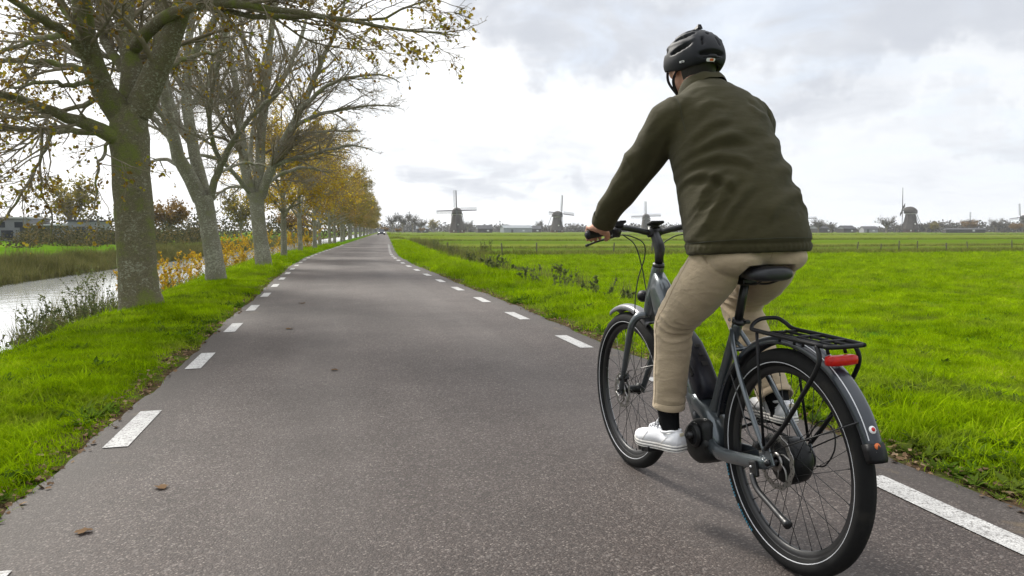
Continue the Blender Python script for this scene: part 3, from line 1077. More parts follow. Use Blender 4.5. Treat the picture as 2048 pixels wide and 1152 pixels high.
rk.tube(bez([(-.225, .062, rz - .002), (-.05, .066, rz + .002), (.10, .062, rz + .004), (.128, .056, rz + .008), (.140, .040, rz + .020), (.140, .015, rz + .033), (.138, -.02, rz + .036), (.128, -.045, rz + .034), (.105, -.058, rz + .020), (.07, -.064, rz + .005), (-.05, -.066, rz + .002), (-.225, -.062, rz - .002), (-.242, -.052, rz - .003), (-.246, 0, rz - .003), (-.242, .052, rz - .003), (-.225, .062, rz - .002)], 5), .0068, 10)
for x in (.055, -.06, -.165):
    rk.tube([(x, -.064, rz), (x, .064, rz)], .0050, 8)
for y in (.022, -.022):
    rk.tube([(.06, y, rz + .001), (-.244, y, rz - .003)], .0048, 8)
for s in (-1, 1):
    rk.tube(bez([(-.196, s * .064, rz - .004), (-.214, s * .068, rz - .035), (-.205, s * .072, rz - .075), (-.15, s * .076, rz - .16), (-.07, s * .080, rz - .27), (.012, s * .084, .395)], 6), .0070, 10)
    rk.tube([(.088, s * .064, rz - .002), (.062, s * .075, rz - .12), (.020, s * .084, .402)], [.0055, .0045, .0048], 8)
    for x in (-.02, -.09, -.13):
        rk.tube([(x, s * .058, rz - .002), (x, s * .058, rz - .017)], .0045, 8)
rk.tube([(-.195, .03, rz - .004), (-.205, .03, rz - .030)], .005, 8)
rk.tube([(-.195, -.03, rz - .004), (-.205, -.03, rz - .030)], .005, 8)
ro = rk.build('rack', M_plastic, bike)
tl_ = MB()
rings = []
for y, sc in ((-.052, .50), (-.048, .80), (-.036, .9), (0, .92), (.036, .9), (.048, .80), (.052, .50)):
    rings.append([Vector((-.222 - .004 * (1 - abs(y) / .06) + dx * sc, y, rz - .046 + dz * sc)) for dx, dz in ((-.014, -.013), (-.016, 0), (-.014, .012), (-.006, .016), (.012, .016), (.014, 0), (.010, -.016), (-.006, -.016))])
tl_.loft(rings)
tlo = tl_.build('tail_light', M_red, ro)
# kickstand, swung up
ks = MB()
ks.box((.062, .090, .318), (.036, .016, .052), Matrix.Rotation(.25, 3, 'Y'), bev=.005)
kp = bez([(.062, .098, .302), (.040, .104, .280), (.010, .108, .262), (-.06, .112, .240), (-.118, .116, .223), (-.150, .118, .214)], 5)
nk = len(kp)
ks.tube(kp, [.0095] * (nk - 9) + [.0105] * 4 + [.0125, .0125, .0130, .0140, .0140], 14)
ko = ks.build('kickstand', M_black, bike)
kb = MB()
kb.ball((.066, .0995, .325), (.004, .003, .004), 8, 6)
kb.build('bolt', M_white, ko)
# three-letter print on the head tube is too small to read; a pale badge stands there
bd_ = MB()
bd_.box((.836, .0, .872), (.003, .020, .012), Matrix.Rotation(-.9, 3, 'Y'))
bd_.build('frame_badge', M_orange, bike)


# ------------------------------------------------------------------ the rider (same axes as the bicycle)
def ring_np(c, t, a, b, n=28, pw=2.0, side=(0, 1, 0)):
    t = np.asarray(t, float)
    t = t / np.linalg.norm(t)
    s = np.asarray(side, float)
    s = s - t * (s @ t)
    s /= np.linalg.norm(s)
    f = np.cross(s, t)
    th = np.linspace(0, 2 * np.pi, n, endpoint=False)
    ca, sa = np.cos(th), np.sin(th)
    e = 2.0 / pw
    return np.asarray(c, float) + np.outer(np.sign(ca) * np.abs(ca) ** e * a, s) + np.outer(np.sign(sa) * np.abs(sa) ** e * b, f)


def limb(mb, pts, rad, n=24, sub=6, side=(0, 1, 0), round_ends=True):
    """smooth tapered limb through joints; rad: number or (a, b) per joint"""
    path = [np.array(p) for p in bez(pts, sub)]
    rr = np.array([(q, q) if isinstance(q, (int, float)) else q for q in rad], float)
    ts = np.linspace(0, len(pts) - 1, len(path))
    ra = np.interp(ts, range(len(pts)), rr[:, 0])
    rb = np.interp(ts, range(len(pts)), rr[:, 1])
    k = np.array([1, 2, 1]) / 4.0
    for _ in range(3):
        ra[1:-1] = np.convolve(ra, k, 'same')[1:-1]
        rb[1:-1] = np.convolve(rb, k, 'same')[1:-1]
    rings = []
    for i, p in enumerate(path):
        t = path[min(i + 1, len(path) - 1)] - path[max(i - 1, 0)]
        rings.append(ring_np(p, t, ra[i], rb[i], n, 2.0, side))
    if round_ends:
        for e, first in ((0, True), (-1, False)):
            t = (path[0] - path[1]) if first else (path[-1] - path[-2])
            t = t / np.linalg.norm(t)
            ex = []
            for f_ in (.45, .75, .93):
                q = math.sqrt(1 - f_ ** 2)
                ex.append(ring_np(path[e] + t * f_ * min(ra[e], rb[e]), t * (-1 if first else 1), ra[e] * q, rb[e] * q, n, 2.0, side))
            if first:
                rings = ex[::-1] + rings
            else:
                rings = rings + ex
    mb.loft([[tuple(p) for p in r] for r in rings])


def remeshed(mb, name, voxel, smooth=6, factor=.5):
    me = mb.mesh(name + '_raw')
    o = bpy.data.objects.new(name + '_raw', me)
    COL.objects.link(o)
    md = o.modifiers.new('r', 'REMESH')
    md.mode = 'VOXEL'
    md.voxel_size = voxel
    if smooth:
        sm_ = o.modifiers.new('s', 'SMOOTH')
        sm_.iterations = smooth
        sm_.factor = factor
    bpy.context.view_layer.update()
    dg = bpy.context.evaluated_depsgraph_get()
    out_ = bpy.data.meshes.new_from_object(o.evaluated_get(dg))
    out_.name = name
    bpy.data.objects.remove(o)
    bpy.data.meshes.remove(me)
    out_.materials.clear()
    for p in out_.polygons:
        p.material_index = 0
    out_.polygons.foreach_set('use_smooth', np.ones(len(out_.polygons), bool))
    return out_


def get_co(me):
    V = np.empty(len(me.vertices) * 3, np.float32)
    me.vertices.foreach_get('co', V)
    N = np.empty(len(me.vertices) * 3, np.float32)
    me.vertex_normals.foreach_get('vector', N)
    return V.reshape(-1, 3).astype(float), N.reshape(-1, 3).astype(float)


def set_co(me, V):
    me.vertices.foreach_set('co', V.astype(np.float32).ravel())
    me.update()


def lap(me, V, it, mask=None):
    E = np.empty(len(me.edges) * 2, np.int32)
    me.edges.foreach_get('vertices', E)
    E = E.reshape(-1, 2)
    cnt = np.bincount(E.ravel(), minlength=len(V)).astype(float)
    for _ in range(it):
        S = np.zeros_like(V)
        for k in range(3):
            S[:, k] = np.bincount(E[:, 0], V[E[:, 1], k], len(V)) + np.bincount(E[:, 1], V[E[:, 0], k], len(V))
        A = S / np.maximum(cnt, 1)[:, None]
        V = V + (A - V) * (.5 if mask is None else .5 * mask[:, None])
    return V


def vnoise(P, seed=0):
    """smooth pseudo noise from summed sines, about -1..1"""
    r_ = np.random.default_rng(seed)
    o = np.zeros(len(P))
    for k in range(7):
        d_ = r_.normal(size=3)
        d_ /= np.linalg.norm(d_)
        f_ = r_.uniform(.6, 1.7)
        o += np.sin((P @ d_) * f_ * 6.283 + r_.uniform(0, 6.28)) * r_.uniform(.5, 1)
    return o / 3.2


def smooth01(x):
    x = np.clip(x, 0, 1)
    return x * x * (3 - 2 * x)


def fabric(name, col, weave, wr_scale, wr_amt, rough=.85, sheen=.2, var=.12):
    m = bpy.data.materials.new(name)
    m.use_nodes = True
    t = NT(m.node_tree)
    tcn = t.n('ShaderNodeTexCoord').outputs['Object']
    nz = t.noise(tcn, 7.0, 5.0, .6)
    c = t.ramp(nz, [(.3, [x * (1 - var) for x in col]), (.7, [x * (1 + var) for x in col])])
    fz = t.noise(tcn, 420.0, 2.0, .6)
    c = t.mix(t.math('MULTIPLY', t.smooth(fz, .45, .7), .25), c, [x * .6 for x in col])
    b = t.n('ShaderNodeBsdfPrincipled', Roughness=rough)
    b.inputs['Specular IOR Level'].default_value = .12
    b.inputs['Sheen Weight'].default_value = sheen
    b.inputs['Sheen Roughness'].default_value = .6
    t.l(c, b.inputs['Base Color'])
    w1 = t.noise(t.n('ShaderNodeMapping', Vector=tcn, Scale=(1.0, .55, 1.7), Rotation=(.5, .4, .2)).outputs[0], wr_scale, 3.0, .5, .25)
    h = t.math('ADD', t.math('MULTIPLY', w1, wr_amt), t.math('MULTIPLY', fz, weave))
    bp = t.n('ShaderNodeBump', Strength=.9, Distance=1.0, Height=h)
    t.l(bp.outputs[0], b.inputs['Normal'])
    t.n('ShaderNodeOutputMaterial', Surface=b.outputs[0])
    return m


M_jacket = fabric('olive_cotton', (0.037, 0.0325, 0.0135), .0003, 15.0, .005, .85, .05)
M_chino = fabric('khaki_twill', (0.385, 0.305, 0.205), .0005, 19.0, .0075, .88, .15)
M_sock = fabric('black_knit', (0.006, 0.006, 0.007), .0006, 30.0, .004, .9, 0.0)
M_skin = mat('skin', (0.46, 0.235, 0.165), .52, 0, .18, 30, .0006, 260)
M_hair = mat('dark_hair', (0.018, 0.014, 0.011), .6, 0, .4, 200, .002, 300)
M_helm = mat('helmet_shell', (0.008, 0.009, 0.012), .60, 0, .15, 40, .0002, 600, spec=.28)
M_void = mat('helmet_liner', (0.006, 0.006, 0.007), .9)
M_shoe = mat('white_leather', (0.74, 0.74, 0.76), .5, 0, .06, 40, .0006, 220)
M_sole = mat('white_rubber', (0.66, 0.64, 0.60), .6, 0, .08, 30, .0005, 200, dirt=(.38, .35, .30))
M_dark = mat('sole_stripe', (0.03, 0.03, 0.05), .6)
M_webb = mat('strap_webbing', (0.012, 0.012, 0.013), .8, 0, 0, 20, .0005, 500)
M_tan = mat('heel_tab_print', (0.50, 0.45, 0.33), .6)

rider = empty('person')
rider.location, rider.rotation_euler = BIKE_LOC, BIKE_ROT
tag(rider, 'cyclist in olive jacket, khaki trousers and black helmet riding away', 'person')

HC = np.array([.588, 0, 1.712])
# ---- body: one continuous skin
bd = MB()
limb(bd, [(.23, 0, 1.05), (.25, 0, 1.12), (.32, 0, 1.26), (.40, 0, 1.42), (.45, 0, 1.51)], [(.145, .09), (.145, .10), (.145, .10), (.145, .09), (.10, .06)])
limb(bd, [(.47, 0, 1.53), (.525, 0, 1.59), (.565, 0, 1.655)], [.064, .057, .057])
bd.ball(HC + (0, 0, .005), (.097, .076, .108), 24, 16)
bd.ball(HC + (.035, 0, -.055), (.062, .060, .068), 20, 12)
bd.ball(HC + (.062, 0, -.105), (.034, .030, .024), 14, 10)                      # chin
limb(bd, [HC + (.084, 0, -.008), HC + (.104, 0, -.038), HC + (.100, 0, -.050)], [.009, .014, .012], 12, 3)   # nose
for s in (-1, 1):
    bd.ball(HC + (.075, s * .034, .012), (.020, .026, .010), 12, 8)             # brow
    bd.ball(HC + (.060, s * .046, -.030), (.026, .020, .022), 12, 8)            # cheek
    bd.ball(HC + (-.008, s * .079, -.022), (.021, .009, .033), 14, 10, M=Matrix.Rotation(s * -.25, 3, 'Z'))   # ear
    bd.ball(HC + (-.006, s * .080, -.048), (.011, .008, .011), 10, 8)           # lobe
bd.ball(HC + (.086, 0, -.073), (.012, .023, .006), 12, 8)                        # lips
bd.ball(HC + (.083, 0, -.083), (.012, .021, .006), 12, 8)


def arm(mb, s, r_):
    pts = [(.425, s * .15, 1.495), (.47, s * .198, 1.445), (.560, s * .244, 1.322), (.640, s * .288, 1.205), (.722, s * .322, 1.108)]
    limb(mb, pts, r_)


for s in (-1, 1):
    arm(bd, s, [.042, .046, .046, .040, .030])
    gi = Vector((.865, .222, 1.0835)) if s > 0 else Vector((.8785, -.222, 1.0845))
    ge = Vector((.838, .335, 1.070)) if s > 0 else Vector((.862, -.335, 1.074))
    wr = np.array([.728, s * .318, 1.104])
    for j, (f_, ln, rr_) in enumerate(((.36, .96, .0098), (.55, 1.05, .0102), (.735, 1.0, .0098), (.90, .84, .0086))):
        g_ = np.array(gi.lerp(ge, f_))
        mcp = g_ + (-.030 * (1 - .05 * j), 0, .026)
        pip = g_ + (.016, -s * .002, .030)
        dip = g_ + (.036, -s * .003, .002 + .004 * (j > 2))
        tip = g_ + (.030, -s * .004, -.026 * ln)
        limb(bd, [wr, wr * .45 + mcp * .55 + (0, 0, .004), mcp], [.020, .0150, .0125], 14, 4)
        limb(bd, [mcp, pip], [rr_ * 1.20, rr_ * 1.06], 12, 3)
        limb(bd, [pip, dip], [rr_ * 1.06, rr_ * .96], 12, 3)
        limb(bd, [dip, tip], [rr_ * .96, rr_ * .84], 12, 3)
    g_ = np.array(gi.lerp(ge, .28))
    bd.ball(wr * .5 + np.array(gi.lerp(ge, .5)) * .5 + (-.004, 0, .006), (.036, .036, .020), 16, 10)
    t0 = g_ + (-.052, s * .030, .006)
    limb(bd, [t0, g_ + (-.030, s * .002, -.004), g_ + (-.014, -s * .010, -.022), g_ + (.010, -s * .014, -.030)], [.017, .0145, .0115, .0095], 14, 4)   # thumb
LEG_L = [(.245, .100, .985), (.345, .118, .880), (.50, .130, .748), (.522, .130, .600), (.547, .131, .418)]
LEG_R = [(.245, -.100, .985), (.345, -.130, .900), (.520, -.160, .815), (.410, -.150, .660), (.258, -.136, .490)]
limb(bd, LEG_L + [(.545, .130, .325)], [.060, .066, .052, .048, .036, .034])
limb(bd, LEG_R + [(.228, -.133, .430)], [.060, .066, .052, .048, .036, .034])
for s, ank, toe in ((1, (.535, .130, .325), (.640, .165, .278)), (-1, (.228, -.133, .450), (.375, -.146, .412))):
    limb(bd, [ank, np.array(ank) * .5 + np.array(toe) * .5, toe], [.034, .030, .024], 14, 4)
bme = remeshed(bd, 'body', .0042, 4)
link('body', bme, M_skin, rider)
# eyes
for s in (-1, 1):
    e = MB()
    e.ball(HC + (.078, s * .033, -.004), (.011, .013, .010), 14, 10)
    eo = e.build('eye', M_white, rider)
    e = MB()
    e.ball(HC + (.0865, s * .033, -.004), (.004, .006, .006), 12, 8)
    e.build('iris', M_dark, eo)
hr = MB()
rings = []
for el in np.radians([55, 35, 15, 0, -15, -30, -42]):
    ring = []
    for az in np.linspace(R(108), R(252), 30):
        k = 1.0 + (.015 if el > -.5 else 0)
        ring.append(tuple(HC + np.array([math.cos(az) * .102 * math.cos(el) * k - .004, math.sin(az) * .081 * math.cos(el) * k, .005 + math.sin(el) * .116])))
    rings.append(ring)
hr.loft(rings, caps=False, closed=False)
hr.build('hair', M_hair, rider)

# ---- jacket
AX = [((.228, 0, 1.004), 3, .211, .162, 2.3), ((.233, 0, 1.040), 6, .214, .170, 2.3), ((.258, 0, 1.11), 13, .211, .172, 2.25), ((.295, 0, 1.19), 19, .204, .166, 2.2), ((.336, 0, 1.27), 23, .198, .157, 2.2),
      ((.374, 0, 1.345), 26, .196, .149, 2.2), ((.410, 0, 1.42), 28, .196, .139, 2.2), ((.441, 0, 1.482), 31, .192, .122, 2.2), ((.466, 0, 1.530), 35, .166, .104, 2.1), ((.488, 0, 1.562), 38, .128, .088, 2.0), ((.506, 0, 1.584), 38, .090, .078, 2.0), ((.522, 0, 1.602), 36, .074, .070, 2.0)]
jk = MB()
rings = [ring_np(c, (math.sin(R(a)), 0, math.cos(R(a))), w_, d_, 40, p_) for c, a, w_, d_, p_ in AX]
jk.loft([[tuple(p) for p in r] for r in rings])
for s in (-1, 1):
    limb(jk, [(.432, s * .130, 1.495), (.455, s * .180, 1.462), (.505, s * .206, 1.398), (.562, s * .242, 1.318), (.624, s * .278, 1.232), (.672, s * .308, 1.172), (.701, s * .318, 1.134)],
         [(.072, .078), (.072, .080), (.070, .074), (.064, .066), (.059, .060), (.051, .052), (.045, .046)], 28, 6)
jme = remeshed(jk, 'jacket', .0048, 20, .5)
V, N = get_co(jme)
# coordinates on the back: lateral y and s along the spine
spine = np.array([(.25, 1.11), (.424, 1.48)])
sd_ = (spine[1] - spine[0]) / np.linalg.norm(spine[1] - spine[0])
sc_ = (V[:, [0, 2]] - spine[0]) @ sd_
bk = -(N[:, 0] * math.cos(R(24)) - N[:, 2] * math.sin(R(24)))
yy = V[:, 1]
A_ = np.array([.452, .196, 1.45])
isarm = smooth01((np.abs(yy) - .198 + .2 * np.clip(V[:, 2] - 1.45, -1, .1)) / .02) * (V[:, 2] > 1.09) * smooth01((V[:, 0] - .40) / .06)
Dp = np.zeros(len(V))
# creases across the back: (y0, s0, y1, s1, depth, width)
for y0, s0, y1, s1, am_, wd in ((.18, .27, .04, .33, .0045, .018), (.19, .235, .00, .245, .0055, .020), (.19, .20, .02, .14, .0050, .020), (.20, .16, .10, .05, .0050, .016), (.20, -.05, .10, .09, .0055, .017), (.17, -.06, .05, .06, .0045, .018),
                             (.20, .03, .12, .14, .0045, .014), (.11, .25, -.08, .29, .0030, .030), (-.19, .19, -.07, .11, .0045, .022), (-.20, .10, -.08, .02, .0050, .022), (-.20, -.02, -.12, .05, .0040, .018), (-.17, .28, -.06, .22, .0035, .024),
                             (.02, -.05, -.10, .02, .0035, .022), (.14, .37, .05, .41, .0035, .02), (-.13, .36, -.05, .40, .003, .02)):
    p0 = np.array([y0, s0])
    p1 = np.array([y1, s1])
    q = np.stack([yy, sc_], -1) - p0
    L_ = np.linalg.norm(p1 - p0)
    dr = (p1 - p0) / L_
    tt = (q @ dr) / L_
    bend = .012 * np.sin(np.clip(tt, 0, 1) * 3.1)
    dd_ = q @ np.array([-dr[1], dr[0]]) + bend
    env = smooth01((tt + .15) / .3) * smooth01((1.15 - tt) / .45)
    prof = np.exp(-(dd_ / wd) ** 2) - .75 * np.exp(-((dd_ - wd * 1.5) / (wd * .8)) ** 2)
    Dp += 1.7 * am_ * env * prof * smooth01((bk + .35) / .5) * (1 - isarm)
st = np.stack([yy * 5, sc_ * 9 + yy * 6, V[:, 0] * 4], -1)
Dp += .0024 * vnoise(st * .8, 3) * (1 - isarm) * smooth01((sc_ + .12) / .1)
Dp += .0013 * vnoise(st * 2.0, 5)
for sgn, y0, slope, fr, am_, sd in ((1, .055, .75, 150, .0036, 61), (1, .09, -.55, 120, .0022, 63), (-1, .07, .55, 125, .0024, 65)):
    ph = (sc_ + slope * yy * sgn) * fr + 2.6 * vnoise(np.stack([yy * 5, sc_ * 5, V[:, 0] * 3], -1), sd)
    msk = smooth01((yy * sgn - y0) / .07) * smooth01((vnoise(np.stack([yy * 4, sc_ * 4, V[:, 0] * 4], -1), sd + 1) + .35) / .6) * smooth01((sc_ + .06) / .05) * smooth01((.33 - sc_) / .1)
    Dp += am_ * (.42 - np.abs(np.sin(ph * .5)) ** .65) * msk * (1 - isarm) * smooth01((bk + .6) / .5)
# sleeves: rings of soft folds, tighter at elbow and cuff
for s in (-1, 1):
    a0, a1 = np.array([.455, s * .18, 1.462]), np.array([.701, s * .318, 1.134])
    ax_ = (a1 - a0) / np.linalg.norm(a1 - a0)
    q = V - a0
    tt = q @ ax_
    rad_ = q - np.outer(tt, ax_)
    an = np.arctan2(rad_[:, 2], rad_[:, 1] * s)
    on = isarm * (yy * s > 0)
    ph = tt * 62 + 1.3 * np.sin(an + .6) + 1.6 * vnoise(V * 4, 11)
    env = .25 + 1.25 * np.exp(-((tt - .18) / .06) ** 2) + .6 * np.exp(-((tt - .01) / .05) ** 2) + .4 * np.exp(-((tt - .36) / .05) ** 2)
    Dp += on * env * .0046 * (.5 - np.abs(np.sin(ph * .5)) ** .8) * 1.6 * (1 - .5 * np.exp(-((tt - .43) / .02) ** 2))
    Dp += on * .004 * vnoise(V * 7, 12)
for s in (-1, 1):
    an_ = np.array([.16, s * .98, -.06])
    an_ /= np.linalg.norm(an_)
    dpl = (V - np.array([.452, s * .160, 1.462])) @ an_
    nearsh = np.exp(-(np.linalg.norm(V - np.array([.452, s * .17, 1.47]), axis=1) / .13) ** 4)
    Dp += (-.0040 * np.exp(-(dpl / .006) ** 2) + .0025 * np.exp(-((dpl - .014) / .009) ** 2)) * nearsh
# hem: stitched band, gathered
hem = smooth01((1.045 - V[:, 2]) / .012)
Dp += -.006 * np.exp(-((V[:, 2] - 1.042) / .0045) ** 2) * (np.abs(yy) < .23) * (V[:, 0] < .42)
Dp += .0009 * np.sin(np.arctan2(yy, V[:, 0] - .228) * 52) * hem * smooth01((V[:, 2] - 1.018) / .008)
V2 = V + N * Dp[:, None]
V2 = lap(jme, V2, 1)
set_co(jme, V2)
jo = link('jacket', jme, M_jacket, rider)
from mathutils.bvhtree import BVHTree


def bvh_of(me):
    return BVHTree.FromPolygons([v.co.copy() for v in me.vertices], [tuple(p.vertices) for p in me.polygons])


def seam_ring(bvh, c, ax, n=56, r_=.0014, up=(0, 0, 1), off=.0002, far=.35):
    c, ax = Vector(c), Vector(ax).normalized()
    e1 = ax.cross(Vector(up)).normalized()
    e2 = ax.cross(e1)
    pts = []
    for k in range(n):
        a = 2 * math.pi * k / n
        dv = e1 * math.cos(a) + e2 * math.sin(a)
        h_ = bvh.ray_cast(c, dv, far)
        if h_[0] is not None:
            pts.append(h_[0] + dv * off)
    mb = MB()
    mb.tube(pts + [pts[0]], r_, 6, caps=False)
    return mb


def seam_line(bvh, pts, r_=.0008, sub=10, off=.0003):
    mb = MB()
    q = []
    for p in bez(pts, sub):
        h_ = bvh.find_nearest(p)
        q.append(h_[0] + h_[1] * off)
    mb.tube(q, r_, 6)
    return mb


M_seam = mat('seam_thread', (.026, .027, .014), .9)
M_seam2 = mat('seam_khaki', (.30, .225, .14), .9)
bj = bvh_of(jme)
for s in (-1, 1):
    seam_ring(bj, (.452, s * .160, 1.462), (.16, s * .98, -.06), up=(1, 0, 0), far=.13, r_=.0011).build('armhole_seam', M_seam, jo)
seam_ring(bj, (.240, 0, 1.043), (.08, 0, 1), 90, .0013, (1, 0, 0)).build('hem_seam', M_seam, jo)
for s in (-1, 1):
    seam_line(bj, [(.475, s * .165, 1.535), (.488, s * .12, 1.565), (.500, s * .09, 1.585)]).build('shoulder_seam', M_seam, jo)
# stand-up collar, folded open at the back
cl = MB()
cc = [((.505, 0, 1.572), .086, .082, 38), ((.516, 0, 1.588), .083, .080, 36), ((.527, 0, 1.604), .081, .079, 33), ((.531, 0, 1.610), .080, .079, 33), ((.534, 0, 1.6145), .082, .081, 32), ((.533, 0, 1.612), .086, .085, 32), ((.526, 0, 1.603), .088, .087, 34), ((.517, 0, 1.592), .0905, .090, 35), ((.506, 0, 1.577), .091, .090, 37)]
rings = []
for i, (c, a_, b_, tlt) in enumerate(cc):
    r_ = ring_np(c, (math.sin(R(tlt)), 0, math.cos(R(tlt))), a_, b_, 56)
    th = np.arctan2(r_[:, 1], r_[:, 0] - c[0])
    wob_ = .003 * np.sin(3 * th + i * .4) + .002 * np.sin(7 * th + 1)
    r_[:, 2] += wob_ * (1 if i > 1 else 0) - .012 * (np.cos(th) > .2) * (i > 2) * (np.cos(th) - .2)
    rings.append([tuple(p) for p in r_])
cl.loft(rings, caps=False)
cl.build('collar', M_jacket, jo)
for s in (-1, 1):
    cf = MB()
    t_ = np.array([.026, s * .002, -.038])
    rings = [ring_np(np.array([.701, s * .318, 1.134]) + t_ * f_, t_, r_, r_, 24) for f_, r_ in ((-.25, .0465), (.0, .0475), (.35, .0470), (.62, .0445), (.66, .041), (.3, .040))]
    cf.loft([[tuple(p) for p in r] for r in rings], caps=False)
    cf.build('cuff', M_jacket, jo)

# ---- trousers
tr = MB()
tr.ball((.236, 0, 1.030), (.140, .180, .090), 30, 18)
tr.ball((.176, .084, .990), (.088, .090, .058), 20, 12)
tr.ball((.176, -.084, .990), (.088, .090, .058), 20, 12)
limb(tr, [(.232, .098, .990), (.280, .108, .945), (.345, .118, .882), (.425, .126, .812), (.498, .131, .748), (.512, .131, .670), (.524, .131, .590), (.536, .131, .495), (.548, .131, .418)],
     [(.090, .094), (.092, .100), (.092, .096), (.083, .086), (.074, .075), (.069, .070), (.066, .066), (.061, .062), (.0605, .063)], 30, 6, round_ends=False)
limb(tr, [(.232, -.098, .990), (.280, -.110, .955), (.345, -.128, .912), (.440, -.148, .862), (.520, -.160, .812), (.470, -.156, .742), (.410, -.150, .665), (.330, -.143, .570), (.262, -.136, .492)],
     [(.090, .094), (.092, .098), (.090, .092), (.082, .084), (.074, .075), (.070, .071), (.066, .067), (.061, .062), (.0600, .062)], 30, 6, round_ends=False)
tme = remeshed(tr, 'trousers', .0045, 14, .5)
V, N = get_co(tme)
Dp = np.zeros(len(V))
for pts, s in ((LEG_L, 1), (LEG_R, -1)):
    kn = np.array(pts[2])
    on = smooth01((V[:, 1] * s + .01) / .03)
    # bunched folds round the knee, sweeping from the kneecap to the hollow behind it
    q = V - kn
    d1 = (np.array(pts[1]) - kn)
    d1 /= np.linalg.norm(d1)
    d2 = (np.array(pts[3]) - kn)
    d2 /= np.linalg.norm(d2)
    bis = d1 + d2
    bis /= np.linalg.norm(bis)
    along = q @ (d1 - d2) / np.linalg.norm(d1 - d2)
    inner = smooth01((q @ bis + .05) / .10)
    r_ = np.linalg.norm(q, axis=1)
    ph = along * 190 + 2.4 * vnoise(V * 5, 21 + s)
    Dp += on * .0085 * (.45 - np.abs(np.sin(ph * .5)) ** .7) * np.exp(-(along / .055) ** 2) * (.15 + .85 * inner) * (r_ < .2)
    # long horizontal creases over the thigh
    tt = q @ d1
    Dp += on * .0055 * (.42 - np.abs(np.sin(tt * 40 + 1.6 * vnoise(V * 3.5, 31))) ** .6) * smooth01((tt - .04) / .05) * smooth01((.30 - tt) / .1) * (.5 + .5 * vnoise(V * 6, 33))
    ts = q @ d2
    Dp += on * .0018 * vnoise(np.stack([V[:, 0] * 9, V[:, 1] * 9, V[:, 2] * 5], -1), 41) * smooth01((ts - .04) / .06)
    Dp += on * .0050 * (.4 - np.abs(np.sin(ts * 34 + 2.6 * vnoise(V * 4, 43))) ** .6) * smooth01((ts - .16) / .10) * smooth01(.5 + vnoise(V * 5, 45))
Dp += .003 * vnoise(V * 5.5, 51)
V2 = V + N * Dp[:, None]
V2 = lap(tme, V2, 1)
# the seat rests on the saddle: nothing sinks into it
hw_ = np.interp(V2[:, 0], [.05, .076, .095, .130, .168, .203, .238, .275, .31], [.05, .066, .084, .086, .070, .050, .036, .030, .02])
zt_ = np.interp(V2[:, 0], [.05, .095, .130, .168, .203, .238, .275, .31], [.958, .967, .967, .962, .956, .950, .943, .932])
ins = smooth01((hw_ + .012 - np.abs(V2[:, 1])) / .016) * (V2[:, 0] > .03) * (V2[:, 0] < .32)
V2[:, 2] = np.where(V2[:, 2] < zt_ + .003, V2[:, 2] + (zt_ + .003 - V2[:, 2]) * ins, V2[:, 2])
set_co(tme, V2)
to = link('trousers', tme, M_chino, rider)
bt_ = bvh_of(tme)
seam_line(bt_, [(.300, .215, 1.0), (.345, .225, .92), (.42, .215, .83), (.50, .205, .75), (.515, .205, .65), (.535, .20, .50), (.548, .195, .415)]).build('side_seam', M_seam2, to)
seam_line(bt_, [(.310, -.215, 1.0), (.345, -.225, .93), (.43, -.235, .88), (.52, -.235, .80), (.45, -.225, .70), (.36, -.21, .58), (.27, -.20, .49)]).build('side_seam', M_seam2, to)
seam_line(bt_, [(.08, 0, 1.03), (.07, 0, 1.0), (.085, 0, .975)]).build('seat_seam', M_seam2, to)
for s in (-1, 1):
    seam_line(bt_, [(.095, s * .045, 1.015), (.095, s * .085, 1.013), (.11, s * .13, 1.010)]).build('pocket_welt', M_seam2, to)
for pts in (LEG_L, LEG_R):
    a, b_ = np.array(pts[3]), np.array(pts[4])
    t_ = (b_ - a) / np.linalg.norm(b_ - a)
    cf = MB()
    rd = .0597 if pts is LEG_L else .0590
    rings = [ring_np(b_ + t_ * f_, t_, r_, r_ * 1.03, 30) for f_, r_ in ((-.022, rd - .0012), (-.021, rd + .0006), (.000, rd + .0014), (.0025, rd + .0010), (.003, rd - .003), (-.01, rd - .006))]
    cf.loft([[tuple(p) for p in r] for r in rings], caps=False)
    cf.build('trouser_cuff', M_chino, to)
# ---- socks and shoes
for s, ank, up in ((1, (.541, .130, .335), (.551, .131, .410)), (-1, (.228, -.133, .450), (.262, -.136, .505))):
    sk = MB()
    limb(sk, [np.array(ank) + (-.002, 0, -.02), ank, np.array(ank) * .5 + np.array(up) * .5, up], [(.036, .045), (.036, .040), (.038, .040), (.042, .044)], 20, 5)
    sk.build('sock', M_sock, rider)


